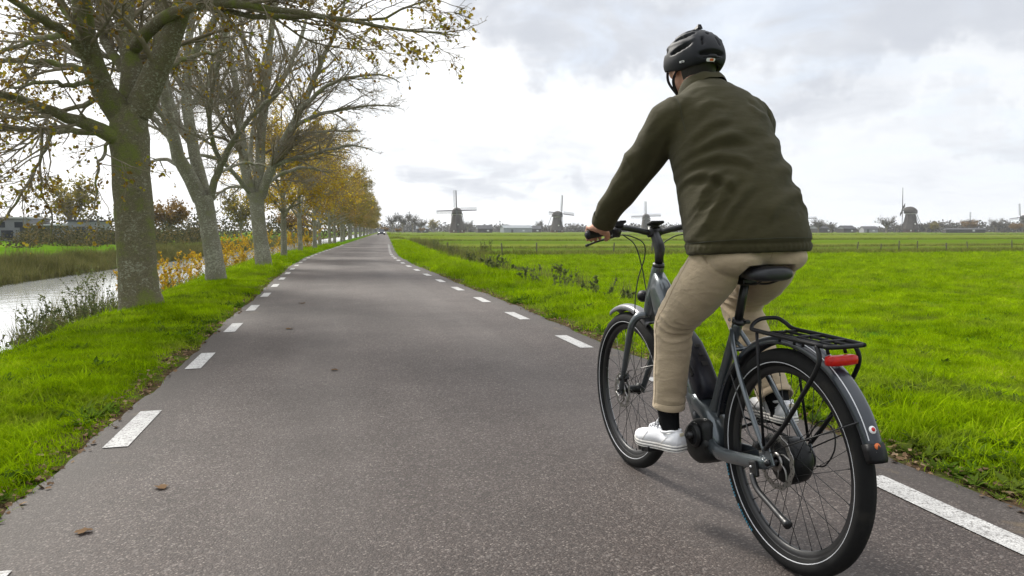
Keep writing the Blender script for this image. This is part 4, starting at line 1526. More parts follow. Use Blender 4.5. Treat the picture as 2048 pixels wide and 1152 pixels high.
def shoe(heel, toe, roll, parent):
    """low white trainer; heel and toe are the ends of the sole's upper edge line"""
    heel, toe = np.array(heel, float), np.array(toe, float)
    fx = toe - heel
    L_ = np.linalg.norm(fx)
    fx /= L_
    sd2 = np.cross((0, 0, 1), fx)
    sd2 /= np.linalg.norm(sd2)
    up = np.cross(fx, sd2)
    up = up * math.cos(roll) + sd2 * math.sin(roll)
    sd2 = np.cross(up, fx)

    def P(u, v, h):
        return tuple(heel + fx * (u * L_) + sd2 * v + up * h)
    prof = [(.00, .018, .0), (.02, .027, 0), (.08, .034, 0), (.2, .036, 0), (.35, .035, 0), (.5, .038, 0), (.64, .044, 0), (.76, .046, 0), (.87, .041, .002), (.95, .029, .004), (.99, .015, .006)]
    us = [p[0] for p in prof]

    def hwid(u): return np.interp(u, us, [p[1] for p in prof])
    sole = MB()
    for lo, hi, grow in ((-.022, -.0165, .001), (-.0150, -.0065, .0018), (-.005, .003, .0012)):
        rings = []
        n = 40
        def outline(h, g):
            o_ = []
            for k in range(n):
                a = 2 * math.pi * k / n
                u = .5 - .5 * math.cos(a)
                v = (hwid(u) + g) * (1 if a < math.pi else -1) * (1 if .001 < u < .999 else .3)
                uu = u * (1 + 2 * g / L_) - g / L_
                rise = .014 * max(0, (u - .72) / .28) ** 2
                o_.append(P(uu, v, h + rise))
            return o_
        sole.loft([outline(lo, grow - .001), outline(lo + .001, grow), outline(hi - .001, grow), outline(hi, grow - .001)])
    so_ = sole.build('sole', M_sole, parent)
    stp = MB()
    for lo, hi, grow in ((-.0168, -.0147, .0016), (-.0067, -.0048, .0016)):
        n = 40
        def outline2(h, g):
            o_ = []
            for k in range(n):
                a = 2 * math.pi * k / n
                u = .5 - .5 * math.cos(a)
                v = (hwid(u) + g) * (1 if a < math.pi else -1) * (1 if .001 < u < .999 else .3)
                uu = u * (1 + 2 * g / L_) - g / L_
                o_.append(P(uu, v, h + .014 * max(0, (u - .72) / .28) ** 2))
            return o_
        stp.loft([outline2(lo, grow), outline2(hi, grow)])
    stp.build('sole_stripe', M_dark, so_)
    # upper: heights over the length; open at the ankle
    H_u = [0, .03, .10, .2, .3, .40, .50, .60, .70, .80, .90, .97, 1.0]
    H_h = [.040, .054, .058, .050, .046, .062, .068, .060, .050, .042, .035, .022, .008]
    ub = MB()
    rings = []
    for u in np.concatenate([[.004, .015], np.linspace(.04, .94, 25), [.965, .982, .994]]):
        hh = np.interp(u, H_u, H_h)
        wd_ = hwid(u) + .001
        rise = .014 * max(0, (u - .72) / .28) ** 2
        tw = np.interp(u, [0, .1, .35, .5, .7, .9, 1], [.62, .72, .78, .62, .66, .8, .8])
        ring = []
        for k in range(22):
            a = 2 * math.pi * k / 22
            ca, sa2 = math.cos(a), math.sin(a)
            z = rise + (hh - .002) * max(0, sa2) ** .62 if sa2 > 0 else rise - .002
            q = abs(ca) ** .55
            fz_ = max(0, sa2)
            v = math.copysign(q * wd_ * (1 - (1 - tw) * fz_ ** 1.3), ca)
            dip = 0
            if .12 < u < .42 and sa2 > .5:
                dip = -.012 * math.sin((u - .12) / .30 * math.pi) * abs(ca) * 0
            ring.append(P(u, v, z + dip))
        rings.append(ring)
    ub.loft(rings)
    uo = ub.build('upper', M_shoe, parent)
    co_ = MB()                                                   # padded collar round the ankle opening
    pts = []
    for k in range(28):
        a = 2 * math.pi * k / 28
        u = .235 + .185 * math.cos(a)
        hh = np.interp(u, H_u, H_h) + .004
        pts.append(P(u, .030 * math.sin(a), hh - .005 + .004 * math.cos(a)))
    co_.tube(pts + [pts[0]], .0050, 8, caps=False)
    co_.build('ankle_collar', M_shoe, uo)
    tg = MB()                                                    # tongue
    tg.loft([[P(u, -w2, h), P(u, 0, h + .005), P(u, w2, h), P(u, 0, h - .006)] for u, w2, h in ((.60, .014, .058), (.50, .018, .072), (.43, .021, .086), (.39, .020, .097), (.375, .016, .100))])
    tg.build('tongue', M_shoe, uo)
    lc = MB()
    for u in (.46, .52, .58, .64):
        h = np.interp(u, H_u, H_h) + .003
        lc.tube(bez([P(u - .02, -.022, h - .010), P(u, -.010, h + .002), P(u + .006, .010, h + .002), P(u - .014, .022, h - .010)], 4), .0028, 7)
    for q in (-1, 1):
        lc.tube(bez([P(.45, 0, .076), P(.42, q * .018, .088), P(.39, q * .030, .080), P(.42, q * .024, .070), P(.45, 0, .074)], 5), .0024, 6)
    lc.build('lace', M_shoe, uo)
    ht_ = MB()
    ht_.box(P(-.010, 0, .042), (.004, .018, .012), Matrix(((fx[0], sd2[0], up[0]), (fx[1], sd2[1], up[1]), (fx[2], sd2[2], up[2]))), bev=.001)
    ht_.build('heel_tab', M_tan, uo)
    for q in (-1, 1):
        for (u0, h0, u1, h1) in ((.70, .004, .60, .040), (.30, .004, .16, .034)):
            sw = MB()
            pp_ = []
            for f_ in np.linspace(0, 1, 6):
                u = u0 + (u1 - u0) * f_
                h = h0 + (h1 - h0) * f_
                hh = np.interp(u, H_u, H_h)
                sn = min(1, (h / hh)) ** (1 / .62)
                tw = np.interp(u, [0, .1, .35, .5, .7, .9, 1], [.62, .72, .78, .62, .66, .8, .8])
                v = (max(0, 1 - sn ** 2) ** .5) ** .55 * (hwid(u) + .001) * (1 - (1 - tw) * sn ** 1.3)
                pp_.append(P(u, q * v, h))
            sw.tube(pp_, .0011, 6)
            sw.build('upper_seam', M_sole, uo)


shL = empty('shoe')
shL.parent = rider
shoe((.452, .128, .289), (.702, .180, .266), 0.0, shL)
shR = empty('shoe')
shR.parent = rider
shoe((.165, -.130, .440), (.415, -.150, .422), 0.0, shR)

# ---- helmet
hm = MB()
HX = HC + np.array([-.004, 0, 0.0])
nu, nv = 120, 44
vents = []
for s in (-1, 1):
    vents += [(s * 64, 17, 21, 4.2, s * -18, .018), (s * 62, 44, 20, 5.0, s * -14, .018), (s * 20, 27, 3.2, 9, s * 4, .012), (s * 118, 22, 16, 4.5, s * 10, .018), (s * 120, 46, 15, 5, s * 6, .018), (s * 40, 62, 12, 4, 0, .014)]
vents += [(0, 46, 3.0, 3.0, 0, .012), (0, 2, 27, 6.5, 0, .020), (180, 35, 6, 12, 0, .016), (180, 62, 8, 8, 0, .014)]
grid = np.zeros((nv, nu, 3))
dep = np.zeros((nv, nu))
for i in range(nv):
    for k in range(nu):
        th = -180 + 360 * k / nu                     # 0 = back of the head, + = left
        lowlim = -14 + 6 * math.cos(R(th)) * 0 - 4 * math.exp(-((abs(th) - 75) / 25) ** 2) + 10 * math.exp(-((abs(th) - 180) / 45) ** 2) + 4 * math.exp(-(th / 22) ** 2)
        el = 90 - (90 - lowlim) * (i / (nv - 1)) ** .92
        D_ = 0
        for (vt, ve, ha, hb, rot, dpth) in vents:
            dx = ((th - vt + 180) % 360 - 180) * max(.25, math.cos(R(ve)))
            dy = el - ve
            cr, sr = math.cos(R(rot)), math.sin(R(rot))
            a_, b_ = (dx * cr + dy * sr) / ha, (-dx * sr + dy * cr) / hb
            r2 = a_ * a_ + b_ * b_
            D_ = max(D_, dpth * float(smooth01(np.array((1.35 - r2) / .7))))
        rid = .004 * math.exp(-((abs(th) - 38) / 9) ** 2) * math.cos(R(max(el, 0))) + .003 * math.exp(-((el - 31) / 3.5) ** 2) * (abs(th) > 35)
        lx, ly, lz = .137, .104, .116
        ce, se = math.cos(R(el)), math.sin(R(el))
        tuck = 1.0 if el > 0 else 1 - .10 * (el / 18) ** 2
        rad_ = np.array([-math.cos(R(th)) * ce * lx, math.sin(R(th)) * ce * ly, se * lz])
        nrm = rad_ / np.linalg.norm(rad_)
        p = rad_ * np.array([tuck, tuck, 1]) + nrm * (rid - D_)
        if el < 0:
            p[2] = el / 90 * .20
        grid[i, k] = HX + p
        dep[i, k] = D_
Vh = [tuple(p) for p in grid.reshape(-1, 3)]
Fh, Mh = [], []
for i in range(nv - 1):
    for k in range(nu):
        k2 = (k + 1) % nu
        Fh.append((i * nu + k, (i + 1) * nu + k, (i + 1) * nu + k2, i * nu + k2))
        Mh.append(1 if (dep[i, k] + dep[i + 1, k] + dep[i, k2] + dep[i + 1, k2]) / 4 > .0085 else 0)
hm.add(Vh, Fh)
hm.m = Mh
b0 = len(hm.v)
inn = grid[-1].copy()
inn2 = HX + (inn - HX) * np.array([.86, .84, 1.0])
hm.v += [tuple(p) for p in inn2]
for k in range(nu):
    hm.f.append(((nv - 1) * nu + k, b0 + k, b0 + (k + 1) % nu, (nv - 1) * nu + (k + 1) % nu))
    hm.m.append(1)
    hm.s.append(True)
ho = hm.build('helmet', [M_helm, M_void], rider)


def on_helmet(th, el, off=.001):
    ce, se = math.cos(R(el)), math.sin(R(el))
    p = np.array([-math.cos(R(th)) * ce * .137, math.sin(R(th)) * ce * .104, se * .116])
    if el < 0:
        tuck = 1 - .10 * (el / 18) ** 2
        p = np.array([p[0] * tuck, p[1] * tuck, el / 90 * .20])
    return HX + p * (1 + off / np.linalg.norm(p))


def decal(name, th, el, ht_, he, m_, off, n=7):
    mb = MB()
    V_, F_ = [], []
    for i in range(n):
        for k in range(n):
            a = (k / (n - 1) * 2 - 1)
            b2 = (i / (n - 1) * 2 - 1)
            a *= 1 - .15 * b2 * b2 * 0
            V_.append(tuple(on_helmet(th + a * ht_ * (1 - .22 * abs(b2) ** 3), el + b2 * he, off)))
    for i in range(n - 1):
        for k in range(n - 1):
            F_.append((i * n + k, i * n + k + 1, (i + 1) * n + k + 1, (i + 1) * n + k))
    mb.add(V_, F_)
    return mb.build(name, m_, ho)


decal('badge', 5, -8.4, 9.5, 2.6, M_white, .0015)
decal('badge_print', 3.6, -8.4, 4.2, 1.7, M_orange, .0028)
decal('side_badge', 60, -7.0, 5.0, 1.5, M_white, .0018)
decal('side_badge_print', 59, -7.4, 2.6, .7, M_dark, .003)
adj = MB()
adj.tube(bez([tuple(on_helmet(t_, -3.5, -.006)) for t_ in (-34, -20, 0, 20, 34)], 5), .006, 8)
adj.ball(tuple(on_helmet(0, -3.0, -.008)), (.012, .022, .010), 14, 8)
adj.build('fit_dial', M_plastic, ho)
kb = MB()
top = HX + np.array([-.028, 0, .1130])
kb.loft([[tuple(top + np.array([x, y * w2, z])) for x, y, z in ((-.018, -1, 0), (.022, -1, 0), (.022, 1, 0), (-.018, 1, 0))] for w2 in (.011,)] + [[tuple(top + np.array(p)) for p in ((-.014, -.006, .016), (.004, -.006, .010), (.004, .006, .010), (-.014, .006, .016))]])
kb.build('top_clip', M_plastic, ho, autos=30)
for s in (-1, 1):
    stp = MB()
    chin = HC + np.array([.035, s * .046, -.118])
    stp.tube(bez([tuple(on_helmet(s * 112, -6, -.012)), tuple(HC + np.array([.052, s * .076, -.065])), tuple(chin)], 6), (.0058), 8, flat=.22, up=(1, 0, 0))
    stp.tube(bez([tuple(on_helmet(s * 72, -12, -.014)), tuple(HC + np.array([.002, s * .083, -.070])), tuple(chin)], 6), (.0058), 8, flat=.22, up=(1, 0, 0))
    stp.tube(bez([tuple(chin), tuple(HC + np.array([.044, s * .022, -.134])), tuple(HC + np.array([.046, 0, -.138]))], 5), (.007), 8, flat=.25, up=(1, 0, 0))
    stp.build('chin_strap', M_webb, ho)


# ------------------------------------------------------------------ trees
def bark(name, dark, pale, moss, pale_amt=.5, moss_amt=.5):
    m = bpy.data.materials.new(name)
    m.use_nodes = True
    t = NT(m.node_tree)
    tcn = t.n('ShaderNodeTexCoord').outputs['Object']
    st = t.n('ShaderNodeMapping', Vector=tcn, Scale=(1, 1, 1.5)).outputs[0]
    n1 = t.noise(st, 26.0, 6.0, .70, .6)
    n2 = t.noise(tcn, 2.4, 6.0, .62)
    n3 = t.noise(t.n('ShaderNodeMapping', Vector=tcn, Scale=(1, 1, 4.5)).outputs[0], 12.0, 5.0, .65)
    n4 = t.noise(tcn, 85.0, 4.0, .65)
    c = t.ramp(n4, [(.3, [x * .55 for x in dark]), (.7, [x * 1.35 for x in dark])])
    lim = t.math('ADD', n1, t.math('MULTIPLY', t.math('SUBTRACT', n2, .5), -.55))
    c = t.mix(t.math('MULTIPLY', t.smooth(lim, .60 - .16 * pale_amt, .74 - .16 * pale_amt), .75), c, t.mix(n4, [x * .7 for x in pale], [min(1, x * 1.25) for x in pale]))
    c = t.mix(t.math('MULTIPLY', t.smooth(t.math('ADD', n2, t.math('MULTIPLY', t.math('SUBTRACT', n1, .5), .35)), .60 - .16 * moss_amt, .80 - .16 * moss_amt), .75), c, t.mix(n4, [x * .6 for x in moss], [x * 1.4 for x in moss]))
    c = t.mix(t.math('MULTIPLY', t.smooth(n3, .58, .70), .55), c, [x * .38 for x in dark])
    b = t.n('ShaderNodeBsdfPrincipled', Roughness=.92)
    b.inputs['Specular IOR Level'].default_value = .2
    t.l(c, b.inputs['Base Color'])
    h = t.math('ADD', t.math('MULTIPLY', n1, .02), t.math('ADD', t.math('MULTIPLY', n3, .010), t.math('MULTIPLY', n4, .008)))
    bp = t.n('ShaderNodeBump', Strength=.9, Distance=1.0, Height=h)
    t.l(bp.outputs[0], b.inputs['Normal'])
    t.n('ShaderNodeOutputMaterial', Surface=b.outputs[0])
    return m


def leaf_mat(name, stops, trans=.45):
    """leaf with a colour drawn per leaf from the vertex attribute 'tone', light passing through"""
    m = bpy.data.materials.new(name)
    m.use_nodes = True
    t = NT(m.node_tree)
    a = t.n('ShaderNodeAttribute', _attribute_name='tone').outputs['Fac']
    c = t.ramp(a, stops)
    d1 = t.n('ShaderNodeBsdfDiffuse', Color=c)
    d2 = t.n('ShaderNodeBsdfTranslucent', Color=c)
    mx = t.n('ShaderNodeMixShader', Fac=trans)
    t.l(d1.outputs[0], mx.inputs[1])
    t.l(d2.outputs[0], mx.inputs[2])
    t.n('ShaderNodeOutputMaterial', Surface=mx.outputs[0])
    return m


def resample(pts, K):
    P = np.array([np.array(p) for p in bez([q[:3] for q in pts], 8)])
    rr = np.interp(np.linspace(0, len(pts) - 1, len(P)), range(len(pts)), [q[3] for q in pts])
    dist = np.concatenate([[0], np.cumsum(np.linalg.norm(np.diff(P, axis=0), axis=1))])
    tt = np.linspace(0, dist[-1], K)
    return np.stack([np.interp(tt, dist, P[:, k]) for k in range(3)], -1), np.interp(tt, dist, rr)


def tubes_np(P, Rd, sides, rough_=0.0, rs=None):
    """P (N,K,3), Rd (N,K) -> verts, quads"""
    N, K, _ = P.shape
    T = np.empty_like(P)
    T[:, 1:-1] = P[:, 2:] - P[:, :-2]
    T[:, 0] = P[:, 1] - P[:, 0]
    T[:, -1] = P[:, -1] - P[:, -2]
    T /= np.linalg.norm(T, axis=2, keepdims=True) + 1e-9
    ref = np.where(np.abs(T[:, :1, 2:3]) > .85, np.array([1., 0, 0]), np.array([0, 0, 1.]))
    nx = np.cross(T, np.broadcast_to(ref, T.shape))
    nx /= np.linalg.norm(nx, axis=2, keepdims=True) + 1e-9
    ny = np.cross(T, nx)
    an = np.linspace(0, 2 * np.pi, sides, endpoint=False)
    rad = Rd[:, :, None] * np.ones(sides)
    if rough_ and rs is not None:
        rad = rad * (1 + rough_ * rs.normal(size=rad.shape))
    V = P[:, :, None, :] + rad[..., None] * (np.cos(an)[None, None, :, None] * nx[:, :, None, :] + np.sin(an)[None, None, :, None] * ny[:, :, None, :])
    b = (np.arange(N) * K * sides)[:, None, None] + (np.arange(K - 1) * sides)[None, :, None]
    k = np.arange(sides)
    k2 = (k + 1) % sides
    F = np.stack([b + k, b + k2, b + sides + k2, b + sides + k], -1).reshape(-1, 4)
    return V.reshape(-1, 3), F


def spawn(P, Rd, n_per_m, len_fn, ang, up, rs, t0=.2, K=6, r_ratio=.55, rmin=.002, wob=.10, gravity=0.0, out_from=None):
    """children along each parent polyline; returns (N2,K,3),(N2,K)"""
    N, Kp, _ = P.shape
    seg = np.linalg.norm(np.diff(P, axis=1), axis=2)
    L = seg.sum(1)
    cnt = rs.poisson(np.maximum(n_per_m * L * (1 - t0), .6)) + 1
    par = np.repeat(np.arange(N), cnt)
    M = len(par)
    t = t0 + (1 - t0) * rs.random(M) ** .85
    f = t * (Kp - 1)
    i = np.minimum(f.astype(int), Kp - 2)
    w_ = (f - i)[:, None]
    p0 = P[par, i] * (1 - w_) + P[par, i + 1] * w_
    r0 = Rd[par, i] * (1 - w_[:, 0]) + Rd[par, i + 1] * w_[:, 0]
    T = P[par, i + 1] - P[par, i]
    T /= np.linalg.norm(T, axis=1, keepdims=True) + 1e-9
    rnd = rs.normal(size=(M, 3))
    rnd -= T * (rnd * T).sum(1, keepdims=True)
    rnd /= np.linalg.norm(rnd, axis=1, keepdims=True) + 1e-9
    a = np.radians(rs.normal(ang, 12, M))[:, None]
    D = T * np.cos(a) + rnd * np.sin(a)
    D[:, 2] += up
    if out_from is not None:
        o_ = p0 - out_from
        o_[:, 2] *= .3
        D += .35 * o_ / (np.linalg.norm(o_, axis=1, keepdims=True) + 1e-6)
    D /= np.linalg.norm(D, axis=1, keepdims=True) + 1e-9
    Ln = len_fn(L[par], t, M)
    pts = np.empty((M, K, 3))
    pts[:, 0] = p0
    d_ = D.copy()
    for k in range(1, K):
        d_ = d_ + rs.normal(0, wob, (M, 3))
        d_[:, 2] += (up * .10 - gravity * k / K)
        d_ /= np.linalg.norm(d_, axis=1, keepdims=True)
        pts[:, k] = pts[:, k - 1] + d_ * (Ln / (K - 1))[:, None]
    rb = np.minimum(np.maximum(r0 * r_ratio, rmin * 1.3), .02 * Ln + .004)
    rr = rb[:, None] * np.linspace(1, .30, K)[None]
    return pts, np.maximum(rr, rmin)


LEAF = np.array([(0, 0, 0), (.38, .30, .06), (.45, .85, .10), (0, 1.0, -.02), (-.45, .85, .10), (-.38, .30, .06)])
LEAF_F = np.array([(0, 1, 2, 3), (0, 3, 4, 5)])


def leaves_np(pos, size, rs, droop=.5):
    n = len(pos)
    ax = rs.normal(size=(n, 3))
    ax[:, 2] -= droop
    ax /= np.linalg.norm(ax, axis=1, keepdims=True)
    sd_ = np.cross(ax, rs.normal(size=(n, 3)))
    sd_ /= np.linalg.norm(sd_, axis=1, keepdims=True)
    nr = np.cross(sd_, ax)
    L = LEAF[None] * size[:, None, None]
    V = pos[:, None, :] + L[..., 0:1] * sd_[:, None] + L[..., 1:2] * ax[:, None] + L[..., 2:3] * nr[:, None]
    F = (np.arange(n) * 6)[:, None, None] + LEAF_F[None]
    return V.reshape(-1, 3), F.reshape(-1, 4)


def leaf_mesh(name, pos, size, rs, lo=0.0, hi=1.0, droop=.5):
    V, F = leaves_np(pos, size, rs, droop)
    me = np_mesh(name, V, [F], smooth=False)
    tn = me.attributes.new('tone', 'FLOAT', 'POINT')
    tn.data.foreach_set('value', np.repeat(rs.uniform(lo, hi, len(pos)), 6).astype(np.float32))
    return me


def stems_mesh(name, groups, rs):
    VV, FF, o = [], [], 0
    for P, Rd, sides, ro in groups:
        V, F = tubes_np(P, Rd, sides, ro, rs)
        VV.append(V)
        FF.append(F + o)
        o += len(V)
    return np_mesh(name, np.concatenate(VV), [np.concatenate(FF)])


def pick_on(P, n, rs, t0=.25):
    """n random points on polylines P"""
    N, K, _ = P.shape
    i = rs.integers(0, N, n)
    f = (t0 + (1 - t0) * rs.random(n)) * (K - 1)
    k = np.minimum(f.astype(int), K - 2)
    w_ = (f - k)[:, None]
    return P[i, k] * (1 - w_) + P[i, k + 1] * w_


B_moss = bark('bark_mossy', (.150, .132, .082), (.360, .360, .275), (.150, .185, .030), .45, .80)
B_pale = bark('bark_pale', (.200, .188, .140), (.420, .415, .335), (.205, .220, .085), .65, .45)
B_twig = mat('twig_bark', (.185, .155, .105), .9, 0, .3, 8)
B_twig2 = mat('twig_bark_pale', (.205, .180, .130), .9, 0, .3, 8)
L_sparse = leaf_mat('leaf_autumn_sparse', [(0, (.14, .080, .022)), (.35, (.24, .155, .025)), (.7, (.36, .27, .03)), (1, (.21, .23, .03))])
L_gold = leaf_mat('leaf_gold', [(0, (.22, .13, .025)), (.4, (.40, .27, .030)), (.75, (.54, .40, .040)), (1, (.31, .30, .05))], .5)
L_shrub = leaf_mat('leaf_shrub', [(0, (.28, .14, .022)), (.4, (.48, .29, .026)), (.75, (.60, .42, .032)), (1, (.30, .30, .04))], .5)
L_brown = leaf_mat('leaf_brown', [(0, (.15, .085, .035)), (.5, (.27, .165, .04)), (1, (.38, .27, .045))])
L_olive = leaf_mat('leaf_olive', [(0, (.11, .10, .028)), (.5, (.20, .175, .04)), (1, (.31, .235, .05))])

